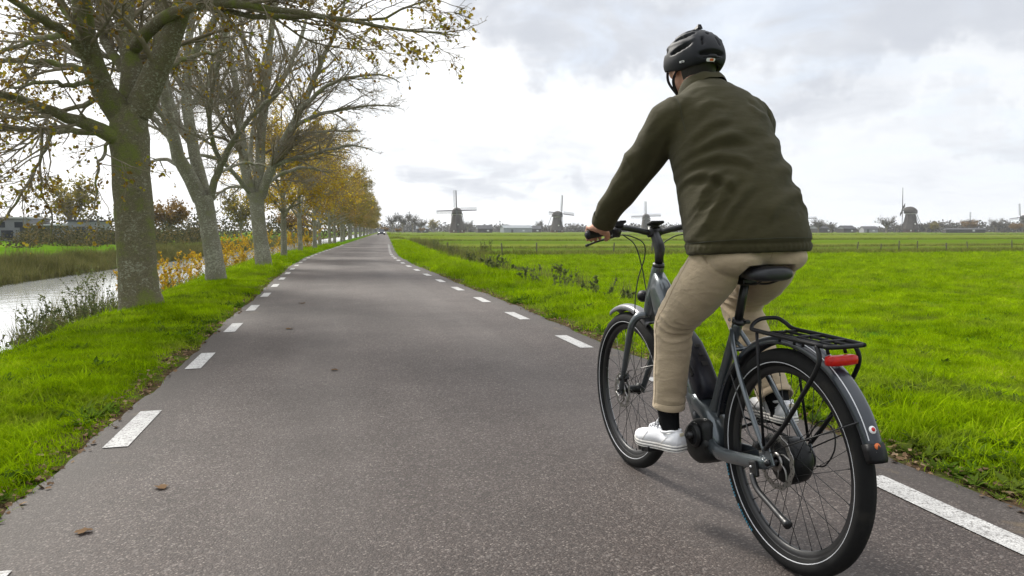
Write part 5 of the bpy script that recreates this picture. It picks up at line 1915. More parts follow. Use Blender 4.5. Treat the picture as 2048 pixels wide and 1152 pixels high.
LIMBS = {
    1: [
        [(-0.0, 0.0, -0.02, 0.316), (-0.03, 0.0, 0.37, 0.279), (-0.05, 0.0, 1.16, 0.27), (-0.07, 0.0, 1.86, 0.262), (-0.08, 0.0, 2.42, 0.275), (-0.06, 0.0, 2.81, 0.232)],
        [(-0.13, -0.1, 2.31, 0.119), (-0.37, -0.2, 2.44, 0.103), (-0.68, -0.5, 2.56, 0.073), (-1.01, -0.9, 2.69, 0.057), (-1.2, -1.3, 2.74, 0.045), (-1.45, -1.8, 2.9, 0.026)],
        [(-0.37, -0.2, 2.43, 0.048), (-0.74, -0.1, 2.45, 0.045), (-1.21, 0.2, 2.47, 0.038), (-1.87, 0.5, 2.54, 0.032), (-2.49, 0.8, 2.66, 0.018)],
        [(-0.16, 0.0, 2.7, 0.197), (-0.33, -0.15, 3.01, 0.158), (-0.42, -0.3, 3.31, 0.142), (-0.44, -0.5, 3.72, 0.126), (-0.44, -0.7, 4.12, 0.11), (-0.44, -1.0, 4.7, 0.069)],
        [(-0.09, 0.1, 2.75, 0.163), (-0.07, 0.2, 3.29, 0.143), (-0.11, 0.3, 3.73, 0.129), (-0.17, 0.4, 4.25, 0.122), (-0.21, 0.6, 5.22, 0.08)],
        [(0.04, 0.0, 2.74, 0.197), (0.27, -0.1, 3.15, 0.168), (0.46, -0.2, 3.51, 0.146), (0.65, -0.3, 3.91, 0.131), (0.79, -0.4, 4.22, 0.116), (1.02, -0.6, 4.9, 0.067)],
        [(-0.01, 0.2, 3.68, 0.093), (0.26, -0.1, 3.87, 0.091), (0.63, -0.5, 4.0, 0.081), (1.18, -1.0, 4.04, 0.062), (1.71, -1.4, 3.94, 0.048), (2.21, -1.7, 3.8, 0.037), (2.7, -1.9, 3.71, 0.028), (3.3, -2.0, 3.6, 0.022), (3.86, -2.0, 3.59, 0.013), (4.31, -2.0, 3.56, 0.006)],
        [(1.04, -0.9, 4.03, 0.039), (1.48, -1.0, 3.92, 0.036), (2.07, -1.3, 3.83, 0.032), (2.57, -1.5, 3.83, 0.026), (3.2, -1.6, 3.79, 0.019), (3.77, -1.7, 3.98, 0.013), (4.23, -1.7, 4.15, 0.007)],
        [(-0.45, -0.4, 3.36, 0.08), (-0.55, -0.8, 3.55, 0.064), (-0.68, -1.2, 3.63, 0.055), (-0.83, -1.6, 3.71, 0.041), (-1.03, -2.0, 3.86, 0.025)],
        [(-0.4, -0.2, 3.2, 0.055), (-0.92, 0.2, 3.39, 0.049), (-1.49, 0.6, 3.5, 0.043), (-1.98, 0.9, 3.53, 0.036), (-2.72, 1.3, 3.46, 0.022)],
        [(-0.58, -0.9, 3.54, 0.041), (-0.99, -0.5, 3.6, 0.039), (-1.43, -0.1, 3.53, 0.03), (-2.0, 0.3, 3.49, 0.021)],
        [(-0.36, 0.1, 3.02, 0.046), (-0.71, 0.5, 2.93, 0.04), (-1.08, 0.9, 2.88, 0.033), (-1.52, 1.2, 2.83, 0.03), (-2.27, 1.6, 2.81, 0.019)],
        [(-0.92, -0.3, 2.51, 0.03), (-0.93, -0.6, 2.2, 0.026), (-0.96, -0.9, 1.91, 0.019), (-1.04, -1.2, 1.55, 0.015), (-1.16, -1.5, 1.21, 0.012), (-1.27, -1.6, 1.03, 0.006)],
        [(-1.24, 0.2, 2.47, 0.021), (-1.22, 0.0, 2.05, 0.017), (-1.14, -0.2, 1.63, 0.014), (-0.97, -0.4, 1.22, 0.01), (-1.01, -0.5, 0.89, 0.007)],
        [(-0.31, 0.0, 2.42, 0.028), (-0.28, -0.6, 2.05, 0.02), (-0.28, -0.9, 1.8, 0.016), (-0.27, -1.1, 1.47, 0.01), (-0.18, -1.2, 1.12, 0.006)],
        [(-0.16, 0.4, 3.33, 0.072), (-0.56, 1.0, 3.87, 0.068), (-0.75, 1.4, 4.41, 0.062), (-0.93, 1.9, 5.23, 0.04)],
        [(0.08, 0.3, 3.03, 0.072), (0.13, 0.9, 3.74, 0.068), (0.11, 1.3, 4.36, 0.059), (0.13, 1.8, 5.28, 0.036)],
        [(0.17, 0.2, 3.16, 0.043), (0.39, 0.7, 3.56, 0.041), (0.64, 1.2, 3.83, 0.035), (1.04, 1.6, 4.02, 0.02)],
        [(-0.35, -0.3, 3.12, 0.041), (-0.49, -0.9, 2.93, 0.032), (-0.67, -1.4, 2.86, 0.024), (-0.91, -1.8, 2.72, 0.014)],
        [(-0.43, -0.4, 3.55, 0.047), (-0.89, 0.2, 4.14, 0.042), (-1.18, 0.6, 4.65, 0.032)],
        [(-0.1, 0.3, 3.17, 0.047), (-0.47, 1.0, 3.65, 0.042), (-1.28, 1.7, 3.95, 0.035), (-2.0, 2.2, 4.3, 0.024)],
    ],
    2: [
        [(0.01, 0.0, -0.03, 0.234), (-0.02, 0.0, 0.46, 0.201), (-0.09, 0.0, 0.99, 0.19), (-0.15, 0.0, 1.46, 0.19), (-0.21, 0.0, 1.8, 0.221)],
        [(-0.25, 0.0, 1.72, 0.158), (-0.45, -0.1, 2.18, 0.145), (-0.64, -0.2, 2.63, 0.128), (-0.73, -0.3, 3.22, 0.112), (-0.82, -0.4, 3.8, 0.096), (-0.84, -0.5, 4.47, 0.085), (-0.83, -0.6, 5.22, 0.069), (-0.85, -0.7, 6.15, 0.044)],
        [(-0.18, 0.1, 1.78, 0.137), (-0.32, 0.2, 2.36, 0.127), (-0.45, 0.3, 3.1, 0.117), (-0.52, 0.4, 3.84, 0.106), (-0.5, 0.5, 4.49, 0.096), (-0.45, 0.6, 5.35, 0.08), (-0.4, 0.7, 6.42, 0.048)],
        [(-0.05, 0.0, 1.77, 0.084), (0.13, -0.2, 2.28, 0.073), (0.37, -0.5, 2.72, 0.061), (0.7, -0.8, 3.15, 0.05), (1.06, -1.0, 3.53, 0.04), (1.46, -1.1, 3.82, 0.02)],
        [(-0.5, 0.5, 4.49, 0.085), (-0.28, 0.4, 4.95, 0.079), (0.06, 0.2, 5.38, 0.073), (0.34, 0.0, 5.86, 0.062), (0.67, -0.2, 6.42, 0.041)],
        [(-0.61, 0.2, 2.35, 0.063), (-1.05, 0.8, 3.25, 0.059), (-1.36, 1.1, 3.6, 0.049), (-1.77, 1.5, 4.52, 0.039), (-2.01, 1.8, 5.34, 0.022)],
        [(-0.43, 0.3, 2.89, 0.074), (-0.84, 0.9, 3.54, 0.071), (-1.13, 1.4, 4.64, 0.061), (-1.05, 1.7, 5.59, 0.051), (-0.86, 2.0, 6.68, 0.034)],
        [(0.18, -0.2, 2.39, 0.052), (0.1, -0.9, 3.17, 0.045), (0.29, -1.4, 4.05, 0.038), (0.54, -1.8, 4.72, 0.033), (0.76, -2.0, 5.58, 0.018)],
        [(-0.54, 0.1, 2.35, 0.042), (-1.04, 0.6, 2.61, 0.038), (-1.47, 1.0, 2.51, 0.027), (-1.81, 1.3, 2.09, 0.017)],
        [(-0.7, -0.3, 3.17, 0.051), (-1.0, -0.8, 3.63, 0.044), (-1.18, -1.1, 4.23, 0.038), (-1.24, -1.3, 4.92, 0.023)],
        [(0.17, -0.2, 2.29, 0.036), (0.4, 0.4, 2.49, 0.032), (0.68, 0.8, 2.59, 0.028), (1.07, 1.2, 2.52, 0.017)],
        [(-0.49, 0.4, 3.64, 0.058), (-0.23, 0.9, 4.26, 0.055), (0.05, 1.3, 5.01, 0.045), (0.25, 1.6, 5.86, 0.028)],
    ],
    3: [
        [(0.01, 0.0, -0.05, 0.275), (-0.04, 0.0, 0.49, 0.236), (-0.11, 0.0, 1.25, 0.22), (-0.15, 0.0, 1.85, 0.22), (-0.17, 0.0, 2.23, 0.25)],
        [(-0.26, 0.0, 2.08, 0.166), (-0.44, 0.0, 2.75, 0.143), (-0.55, 0.1, 3.65, 0.128), (-0.62, 0.2, 4.55, 0.113), (-0.72, 0.3, 5.61, 0.09), (-0.92, 0.4, 6.65, 0.075), (-1.11, 0.5, 7.84, 0.053)],
        [(-0.15, 0.1, 2.16, 0.167), (-0.08, 0.2, 3.07, 0.152), (0.02, 0.3, 4.14, 0.137), (0.13, 0.4, 5.21, 0.115), (0.27, 0.5, 6.44, 0.1), (0.43, 0.6, 7.67, 0.077), (0.51, 0.7, 8.9, 0.054)],
        [(-0.03, 0.0, 2.08, 0.152), (0.26, -0.2, 2.82, 0.135), (0.61, -0.4, 3.63, 0.119), (1.04, -0.6, 4.35, 0.104), (1.41, -0.8, 5.06, 0.088), (1.79, -1.0, 5.9, 0.073), (2.26, -1.2, 6.88, 0.051), (2.53, -1.3, 7.72, 0.029)],
        [(-0.33, -0.1, 2.22, 0.083), (-0.69, -0.6, 2.7, 0.066), (-1.04, -1.0, 3.09, 0.057), (-1.51, -1.4, 3.19, 0.042), (-1.97, -1.8, 3.0, 0.021)],
        [(0.34, -0.2, 2.97, 0.068), (0.88, -0.8, 3.18, 0.059), (1.75, -1.3, 3.34, 0.044), (2.6, -1.6, 3.55, 0.029), (3.22, -1.8, 3.4, 0.014)],
        [(0.81, -0.5, 3.99, 0.074), (1.48, -1.0, 4.38, 0.059), (2.33, -1.4, 4.57, 0.044), (3.18, -1.7, 4.67, 0.029), (4.02, -1.9, 4.67, 0.014)],
        [(1.19, -0.7, 4.63, 0.066), (1.92, -1.1, 5.24, 0.051), (2.63, -1.5, 5.49, 0.043), (3.47, -1.8, 5.54, 0.029), (4.02, -2.0, 5.31, 0.014)],
        [(0.06, 0.3, 4.44, 0.084), (-0.27, 0.9, 5.59, 0.07), (-0.52, 1.4, 6.75, 0.063), (-0.68, 1.8, 7.92, 0.04)],
        [(0.1, 0.3, 4.74, 0.084), (0.71, 0.8, 5.92, 0.07), (1.17, 1.2, 7.11, 0.063), (1.49, 1.5, 8.29, 0.04)],
        [(-0.52, 0.1, 3.35, 0.075), (-1.07, 0.6, 4.29, 0.061), (-1.54, 1.0, 5.09, 0.054), (-1.94, 1.4, 5.91, 0.031)],
        [(-0.28, 0.1, 2.31, 0.053), (-0.84, 0.7, 2.45, 0.046), (-1.34, 1.1, 2.27, 0.031), (-1.69, 1.4, 1.88, 0.016)],
        [(0.08, 0.2, 2.47, 0.061), (0.64, 0.8, 2.9, 0.055), (1.24, 1.4, 3.12, 0.04), (2.02, 2.0, 3.01, 0.025)],
        [(0.58, -0.4, 3.63, 0.06), (1.14, 0.4, 4.03, 0.054), (1.89, 1.0, 4.25, 0.04), (3.01, 1.5, 4.35, 0.025)],
        [(-0.59, 0.2, 4.41, 0.068), (-1.06, -0.4, 5.17, 0.058), (-1.37, -0.9, 6.05, 0.05), (-1.5, -1.2, 6.93, 0.028)],
        [(-0.12, 0.2, 2.62, 0.084), (-0.41, 1.0, 3.44, 0.078), (-0.3, 1.8, 4.64, 0.065), (-0.17, 2.4, 6.02, 0.041)],
    ],
}
ORD = ['first', 'second', 'third', 'fourth', 'fifth', 'sixth', 'seventh', 'eighth', 'ninth', 'tenth', 'eleventh', 'twelfth', 'thirteenth', 'fourteenth', 'fifteenth', 'sixteenth', 'seventeenth', 'eighteenth', 'nineteenth', 'twentieth', 'twenty-first', 'twenty-second', 'twenty-third', 'twenty-fourth', 'twenty-fifth', 'twenty-sixth', 'twenty-seventh', 'twenty-eighth']


def big_tree(k, base, bmat, tmat, lmat, label, seed, dens, n_leaf, leaf_size, top, spread=1.0, leaf_lo=0, leaf_hi=1):
    rs = np.random.default_rng(seed)
    root = empty('roadside_tree', base)
    tag(root, label, 'tree', 'trees in the row between road and canal')
    limbs = LIMBS[k]
    groups, Ls, Rs = [], [], []
    for j, l in enumerate(limbs):
        if j == 0:                                   # trunk with flared foot and knobbly skin
            P, r_ = resample(l, 22)
            r_ = r_ * .94
            r_[0] *= 1.06
            P = np.concatenate([P[:1] - (0, 0, .25), P])
            r_ = np.concatenate([[r_[0] * 1.12], r_])
            groups.append((P[None], r_[None], 26, .028))
            tip = P[-1]
            continue
        l = list(l)
        e0, e1 = np.array(l[-2]), np.array(l[-1])
        if e1[2] > top * .42 and l[-1][3] > .03:     # limbs that leave the picture go on growing above it
            d_ = e1[:3] - e0[:3]
            d_ /= np.linalg.norm(d_)
            q = e1[:3]
            for f_ in (1, 2, 3):
                d_ = d_ + rs.normal(0, .12, 3)
                d_ /= np.linalg.norm(d_)
                q = q + d_ * (top - e1[2]) / 3.2
                l.append(tuple(q) + (l[-1][3] * .6,))
        P, r_ = resample(l, 16)
        P[1:-1] += rs.normal(0, .012, P[1:-1].shape)
        groups.append((P[None], r_[None], 14 if r_[0] > .06 else 9, .03))
        Ls.append(P)
        Rs.append(r_)
    trunk_me = stems_mesh('trunk', groups, rs)
    link('trunk', trunk_me, bmat, root)
    P0, R0 = np.array(Ls), np.array(Rs)
    cen = np.array([tip[0], tip[1], tip[2] + 1.0])
    P1, R1 = spawn(P0, R0, 3.9 * dens, lambda L, t, M: np.clip(L * rs.uniform(.24, .56, M), .4, 1.9) * np.clip(1.22 - t, .16, 1) * spread, 46, .12, rs, .12, 9, .50, .0045, .11, .02, cen)
    P2, R2 = spawn(P1, R1, 5.2 * dens, lambda L, t, M: np.clip(L * rs.uniform(.30, .62, M) * (1.1 - .4 * t), .16, .95), 42, .06, rs, .15, 6, .60, .0030, .13, .05, cen)
    P3, R3 = spawn(P2, R2, 9.5 * dens, lambda L, t, M: np.clip(L * rs.uniform(.30, .7, M), .08, .42), 40, .03, rs, .15, 4, .65, .0026, .15, .07)
    br = stems_mesh('branches', [(P1, R1, 6, .04), (P2, R2, 4, 0), (P3, R3, 3, 0)], rs)
    link('branches', br, tmat, root)
    pos = pick_on(P3, n_leaf, rs, .4)
    if n_leaf:
        nb = n_leaf // 3                             # leaves also hang in small clusters
        c = pick_on(P3, nb // 4, rs, .7)
        pos = np.concatenate([pos, np.repeat(c, 4, 0) + rs.normal(0, .035, (len(c) * 4, 3))])
        lm_ = leaf_mesh('crown', pos, leaf_size * rs.uniform(.55, 1.25, len(pos)), rs, leaf_lo, leaf_hi)
        link('crown', lm_, lmat, root)
    return root


big_tree(1, (-2.65, 11.83, 0), B_moss, B_twig, L_sparse, 'thick mossy tree nearest the camera, its trunk splitting into many limbs', 101, 1.25, 11000, .046, 8.0)
big_tree(2, (-2.38, 17.19, 0), B_pale, B_twig2, L_sparse, 'pale forked tree with leaning trunk, second of the roadside row', 102, 1.15, 1200, .042, 9.0, leaf_lo=.0, leaf_hi=.7)
big_tree(3, (-1.99, 24.39, 0), B_pale, B_twig, L_sparse, 'wide bare-branched tree reaching over the road, third of the roadside row', 103, 1.2, 1200, .042, 10.0, leaf_lo=.0, leaf_hi=.6)


def row_tree_meshes(seed, n_leaf, leaf_size, lmat, height, rad_, trunk_h, tr=.16):
    """one kind of the younger trees: returns (trunk, branches, crown) meshes"""
    rs = np.random.default_rng(seed)
    groups = []
    tp, tr_ = resample([(0, 0, -.2, tr * 1.35), (0, 0, .05, tr * 1.15), (.02, .0, .6, tr), (.0, .02, trunk_h, tr * .92), (.03, .0, trunk_h + (height - trunk_h) * .45, tr * .55), (.0, .03, height * .95, .02)], 20)
    groups.append((tp[None], tr_[None], 12, .03))
    Ls, Rs = [], []
    for j in range(15):
        z0 = trunk_h * rs.uniform(.92, 1.0) + (height - trunk_h) * .55 * (j / 15) ** 1.2
        az = j * 2.4 + rs.uniform(-.4, .4)
        f_ = (z0 - trunk_h) / (height - trunk_h)
        reach = rad_ * rs.uniform(.75, 1.05) * (1 - .55 * max(0, f_))
        rise = (height - z0) * rs.uniform(.35, .75) if f_ > .1 else (height - z0) * rs.uniform(.10, .45)
        q = [(0, 0, z0, tr * .45)]
        for s_ in (.35, .7, 1.0):
            q.append((math.cos(az + .2 * s_) * reach * s_, math.sin(az + .2 * s_) * reach * s_, z0 + rise * s_ ** .8, tr * .45 * (1 - .8 * s_)))
        P, r_ = resample(q, 10)
        groups.append((P[None], r_[None], 7, .03))
        Ls.append(P)
        Rs.append(r_)
    Ls.append(resample([tuple(tp[i]) + (tr_[i],) for i in (8, 11, 14, 17, 19)], 10)[0])
    Rs.append(np.linspace(.08, .02, 10))
    P0, R0 = np.array(Ls), np.array(Rs)
    P1, R1 = spawn(P0, R0, 3.6, lambda L, t, M: np.clip(L * rs.uniform(.25, .55, M), .3, 1.5), 48, .10, rs, .15, 7, .5, .006, .11, .02)
    P2, R2 = spawn(P1, R1, 5.5, lambda L, t, M: np.clip(L * rs.uniform(.35, .7, M), .15, .7), 42, .05, rs, .1, 4, .6, .0045, .13, .03)
    tm = stems_mesh('trunk', groups, rs)
    tm.materials.append(B_pale)
    bm_ = stems_mesh('branches', [(P1, R1, 4, 0), (P2, R2, 3, 0)], rs)
    bm_.materials.append(B_twig)
    pos = np.concatenate([pick_on(P2, n_leaf, rs, .1), pick_on(P1, n_leaf // 4, rs, .3)]) + rs.normal(0, .05, (n_leaf + n_leaf // 4, 3))
    cm = leaf_mesh('crown', pos, leaf_size * rs.uniform(.6, 1.3, len(pos)), rs)
    cm.materials.append(lmat)
    return tm, bm_, cm


KINDS = [row_tree_meshes(201, 15000, .062, L_gold, 7.0, 2.7, 1.7, .125), row_tree_meshes(202, 9000, .062, L_gold, 7.6, 2.9, 1.8, .13), row_tree_meshes(203, 8000, .066, L_brown, 8.0, 3.0, 1.8, .13), row_tree_meshes(204, 16000, .08, L_olive, 7.8, 3.1, 1.8, .14)]
ROW_Y = [31.9, 40.2, 46.6, 52.0, 58.7, 66.5, 74, 82, 90, 98, 107, 116, 126, 136, 147, 159, 172, 186, 201, 217, 235, 255]
ROW_K = [0, 1, 2, 1, 2, 3, 2, 3, 3, 2, 3, 3, 3, 2, 3, 3, 3, 2, 3, 3, 0, 0]
KIND_TXT = ['golden-leaved', 'thin golden-leaved', 'brown half-bare', 'olive-brown leafy']
rs = np.random.default_rng(55)
for i, (y, k) in enumerate(zip(ROW_Y, ROW_K)):
    x = float(road_x(y)) - 2.05 - .15 * (i % 2)
    o = empty('roadside_tree', (x, y, float(ground_z(x, y))), rs.uniform(0, 6.28))
    sc_ = rs.uniform(.80, .96)
    o.scale = (sc_, sc_, sc_ * rs.uniform(.95, 1.05))
    tag(o, '%s roadside tree, %s of the row counting from the nearest' % (KIND_TXT[k], ORD[i + 3]), 'tree', 'trees in the row between road and canal')
    for nm, me in zip(('trunk', 'branches', 'crown'), KINDS[k]):
        link(nm, me, None, o)


# ------------------------------------------------------------------ grass, weeds, reeds
def grass_mat(name, cols, trans=.35):
    m = bpy.data.materials.new(name)
    m.use_nodes = True
    t = NT(m.node_tree)
    a = t.n('ShaderNodeAttribute', _attribute_name='tone').outputs['Fac']
    rnd = t.n('ShaderNodeObjectInfo').outputs['Random']
    pos = t.n('ShaderNodeNewGeometry').outputs['Position']
    pat = t.noise(pos, .55, 4.0, .6)
    f_ = t.math('ADD', t.math('MULTIPLY', a, .45), t.math('ADD', t.math('MULTIPLY', rnd, .22), t.math('MULTIPLY', t.math('SUBTRACT', pat, .34), 1.05)), clamp=True)
    c = t.ramp(f_, cols)
    clump = t.ramp(t.noise(pos, 2.7, 4.0, .6), [(.34, (.50, .52, .55)), (.60, (1.10, 1.08, 1.0))])
    c = t.mix(1.0, c, clump, 'MULTIPLY')
    dull = t.math('MULTIPLY', t.smooth(t.noise(pos, 1.3, 5.0, .65), .48, .68), .45)
    c = t.mix(dull, c, t.mix(a, (.085, .095, .020), (.20, .185, .060)))
    d1 = t.n('ShaderNodeBsdfPrincipled', Roughness=.55)
    d1.inputs['Specular IOR Level'].default_value = .0
    t.l(c, d1.inputs['Base Color'])
    d2 = t.n('ShaderNodeBsdfTranslucent', Color=c)
    mx = t.n('ShaderNodeMixShader', Fac=trans)
    t.l(d1.outputs[0], mx.inputs[1])
    t.l(d2.outputs[0], mx.inputs[2])
    t.n('ShaderNodeOutputMaterial', Surface=mx.outputs[0])
    return m


G_verge = grass_mat('grass_blades', [(0, (.078, .138, .002)), (.35, (.175, .285, .003)), (.65, (.270, .415, .004)), (.86, (.375, .480, .012)), (1, (.46, .41, .10))])
G_reed = grass_mat('reed_blades', [(0, (.075, .080, .026)), (.4, (.125, .130, .045)), (.7, (.185, .170, .075)), (1, (.14, .18, .045))], .25)
G_pasture = grass_mat('pasture_blades', [(0, (.085, .105, .022)), (.4, (.135, .170, .030)), (.7, (.210, .215, .065)), (1, (.17, .23, .032))], .3)
G_weed = grass_mat('weed_leaf', [(0, (.070, .095, .035)), (.5, (.135, .165, .065)), (.8, (.19, .20, .10)), (1, (.22, .18, .09))], .3)


def blades_mesh(name, n, h, spread, width, bend, seed, mat_, segs=3, hvar=.35):
    rs = np.random.default_rng(seed)
    base = rs.normal(0, spread, (n, 2))
    az = rs.uniform(0, 2 * np.pi, n)
    hh = h * np.clip(rs.normal(1, hvar, n), .35, 1.8)
    bd_ = bend * rs.uniform(.2, 1.5, n) * hh
    wd = width * rs.uniform(.6, 1.3, n)
    V = np.empty((n, segs * 2 + 1, 3))
    d_ = np.stack([np.cos(az), np.sin(az)], -1)
    sdv = np.stack([-np.sin(az), np.cos(az)], -1)
    for k in range(segs + 1):
        f_ = k / segs
        c = base + d_ * (bd_ * f_ ** 2)[:, None]
        z = hh * (f_ - .28 * bend * f_ ** 2)
        if k < segs:
            wk = wd * (1 - .6 * f_)
            V[:, 2 * k, :2] = c - sdv * wk[:, None]
            V[:, 2 * k + 1, :2] = c + sdv * wk[:, None]
            V[:, 2 * k, 2] = V[:, 2 * k + 1, 2] = z - (.01 if k == 0 else 0)
        else:
            V[:, 2 * k, :2] = c
            V[:, 2 * k, 2] = z
    o = (np.arange(n) * (segs * 2 + 1))[:, None]
    Q = np.concatenate([o + np.array([2 * k, 2 * k + 1, 2 * k + 3, 2 * k + 2]) for k in range(segs - 1)])
    T = o + np.array([2 * segs - 2, 2 * segs - 1, 2 * segs])
    me = np_mesh(name, V.reshape(-1, 3), [Q, T], smooth=True)
    tn = me.attributes.new('tone', 'FLOAT', 'POINT')
    tn.data.foreach_set('value', np.repeat(rs.random(n), segs * 2 + 1).astype(np.float32))
    me.materials.append(mat_)
    return me


def source(name, meshes):
    c = bpy.data.collections.new(name)
    for i, me in enumerate(meshes):
        c.objects.link(bpy.data.objects.new('%s_%02d' % (name, i), me))
    return c


def scatter(name, coll, n_src, pos, scl, rs, tilt=.18, label=None, category=None):
    """ONE object of kind stuff: copies of small clumps stood at given points"""
    me = bpy.data.meshes.new(name)
    me.vertices.add(len(pos))
    me.vertices.foreach_set('co', np.asarray(pos, np.float32).ravel())
    rot = np.stack([rs.normal(0, tilt, len(pos)), rs.normal(0, tilt, len(pos)), rs.uniform(0, 6.283, len(pos))], -1)
    a = me.attributes.new('rot', 'FLOAT_VECTOR', 'POINT')
    a.data.foreach_set('vector', rot.astype(np.float32).ravel())
    a = me.attributes.new('scl', 'FLOAT_VECTOR', 'POINT')
    a.data.foreach_set('vector', np.asarray(scl, np.float32).ravel())
    a = me.attributes.new('pick', 'INT', 'POINT')
    a.data.foreach_set('value', rs.integers(0, n_src, len(pos)).astype(np.int32))
    me.update()
    o = link(name, me)
    ng = bpy.data.node_groups.new(name + '_scatter', 'GeometryNodeTree')
    ng.interface.new_socket('Geometry', in_out='INPUT', socket_type='NodeSocketGeometry')
    ng.interface.new_socket('Geometry', in_out='OUTPUT', socket_type='NodeSocketGeometry')
    N_ = ng.nodes
    gi, go = N_.new('NodeGroupInput'), N_.new('NodeGroupOutput')
    ip = N_.new('GeometryNodeInstanceOnPoints')
    ci = N_.new('GeometryNodeCollectionInfo')
    ci.inputs['Collection'].default_value = coll
    ci.inputs['Separate Children'].default_value = True
    ci.inputs['Reset Children'].default_value = True

    def named(nm, typ):
        q = N_.new('GeometryNodeInputNamedAttribute')
        q.data_type = typ
        q.inputs['Name'].default_value = nm
        return q.outputs['Attribute']
    ng.links.new(gi.outputs[0], ip.inputs['Points'])
    ng.links.new(ci.outputs[0], ip.inputs['Instance'])
    ip.inputs['Pick Instance'].default_value = True
    ng.links.new(named('pick', 'INT'), ip.inputs['Instance Index'])
    ng.links.new(named('rot', 'FLOAT_VECTOR'), ip.inputs['Rotation'])
    ng.links.new(named('scl', 'FLOAT_VECTOR'), ip.inputs['Scale'])
    ng.links.new(ip.outputs[0], go.inputs[0])
    md = o.modifiers.new('scatter', 'NODES')
    md.node_group = ng
    tag(o, label, category, kind='stuff')
    return o


def ns2(x, y, f, seed):
    r_ = np.random.default_rng(seed)
    o = np.zeros(len(x))
    for k in range(6):
        a = r_.uniform(0, 6.28)
        q = f * r_.uniform(.6, 1.7)
        o += np.sin((x * np.cos(a) + y * np.sin(a)) * q * 6.283 + r_.uniform(0, 6.28))
    return o / 3.4


C_grass = source('tuft', [blades_mesh('tuft', 15, .058, .036, .0027, .75, 300 + i, G_verge) for i in range(6)])
C_tall = source('tall_tuft', [blades_mesh('tall_tuft', 16, .135, .045, .0042, .75, 320 + i, G_verge) for i in range(5)])
C_reed = source('reed_tuft', [blades_mesh('reed_tuft', 26, .85, .16, .010, .38, 340 + i, G_reed, 3, .4) for i in range(5)])
C_past = source('pasture_tuft', [blades_mesh('pasture_tuft', 22, .30, .20, .011, .5, 360 + i, G_pasture, 2, .4) for i in range(4)])

rs = np.random.default_rng(77)


def area(n, u0, u1, y0, y1, ypow=1.0):
    u_ = rs.uniform(u0, u1, n)
    y_ = y0 + (y1 - y0) * rs.random(n) ** ypow
    return u_, y_


def in_view(x, y, mar=.14):
    """keep what lies within the picture's field and a little beside it"""
    a = np.arctan2(x, y) - CAM_YAW
    return np.abs(a) < math.atan(1024 / 1525) + mar + .5 * np.clip(1.6 - np.hypot(x, y) / 5.0, 0, 1.2)


# verge and field, thinning with distance; clumps grow a little where they thin
parts = []
for n, u0, u1, y0, y1, s0, s1 in ((29000, -3.6, -1.22, .2, 8.5, .7, 1.0), (17000, -4.4, -1.20, 8.5, 20, .9, 1.25), (9000, -4.2, -1.16, 20, 60, 1.4, 2.1),
                                  (30000, 2.60, 9.0, .2, 7.5, .7, 1.05), (36000, 2.60, 20, 7.5, 16, 1.0, 1.4), (42000, 2.60, 35, 16, 28, 1.5, 2.1), (36000, 2.60, 48, 28, 41.5, 2.1, 2.8), (6000, 2.60, 5.5, 32, 80, 1.7, 2.6)):
    u_, y_ = area(n, u0, u1, y0, y1)
    x_ = u_ + road_x(y_)
    ed = np.where(u_ < 0, ROAD_L - u_, u_ - ROAD_R)
    pn = ns2(x_, y_, .55, 5)
    keep = in_view(x_, y_) & (ed > .02) & (rs.random(n) < np.clip((ed - .01 + .16 * pn) / .40, .03, 1)) & (rs.random(n) < np.clip(.95 + .6 * ns2(x_, y_, .45, 8), .22, 1))
    u_, y_, x_, ed, pn = u_[keep], y_[keep], x_[keep], ed[keep], pn[keep]
    sc = rs.uniform(s0, s1, len(x_)) * np.clip(.55 + ed / .5, .55, 1) * (1 + .28 * ns2(x_, y_, .7, 9))
    parts.append((x_, y_, sc))
x_, y_, sc = (np.concatenate([p[i] for p in parts]) for i in range(3))
pos = np.stack([x_, y_, ground_z(x_, y_) - .004], -1)
sc = np.clip(sc, .35, 4)
scatter('grass', C_grass, 6, pos, np.stack([sc * 1.15, sc * 1.15, sc * rs.uniform(.75, 1.25, len(sc))], -1), rs, .2, 'short bright green grass of the verges and the meadow', 'grass')
# lusher tussocks
parts = []
for n, u0, u1, y0, y1, s0, s1, thr in ((1300, 2.78, 4.6, 1.0, 9, .5, .85, .0), (1500, 2.9, 4.8, 9, 30, .8, 1.2, .0), (700, -3.6, -1.6, 3, 14, .5, .9, .25), (900, -4.6, -3.0, 8, 40, .8, 1.2, .0), (2600, 4.4, 30, 5, 38, .5, .95, .50)):
    u_, y_ = area(n, u0, u1, y0, y1)
    x_ = u_ + road_x(y_)
    k = in_view(x_, y_) & (ns2(x_, y_, .6, 15) > thr)
    parts.append((x_[k], y_[k], rs.uniform(s0, s1, k.sum())))
x_, y_, sc = (np.concatenate([p[i] for p in parts]) for i in range(3))
pos = np.stack([x_, y_, ground_z(x_, y_) - .006], -1)
scatter('long_grass', C_tall, 5, pos, np.stack([sc, sc, sc * rs.uniform(.8, 1.2, len(sc))], -1), rs, .2, 'longer tussocks of grass along the roadside', 'grass')
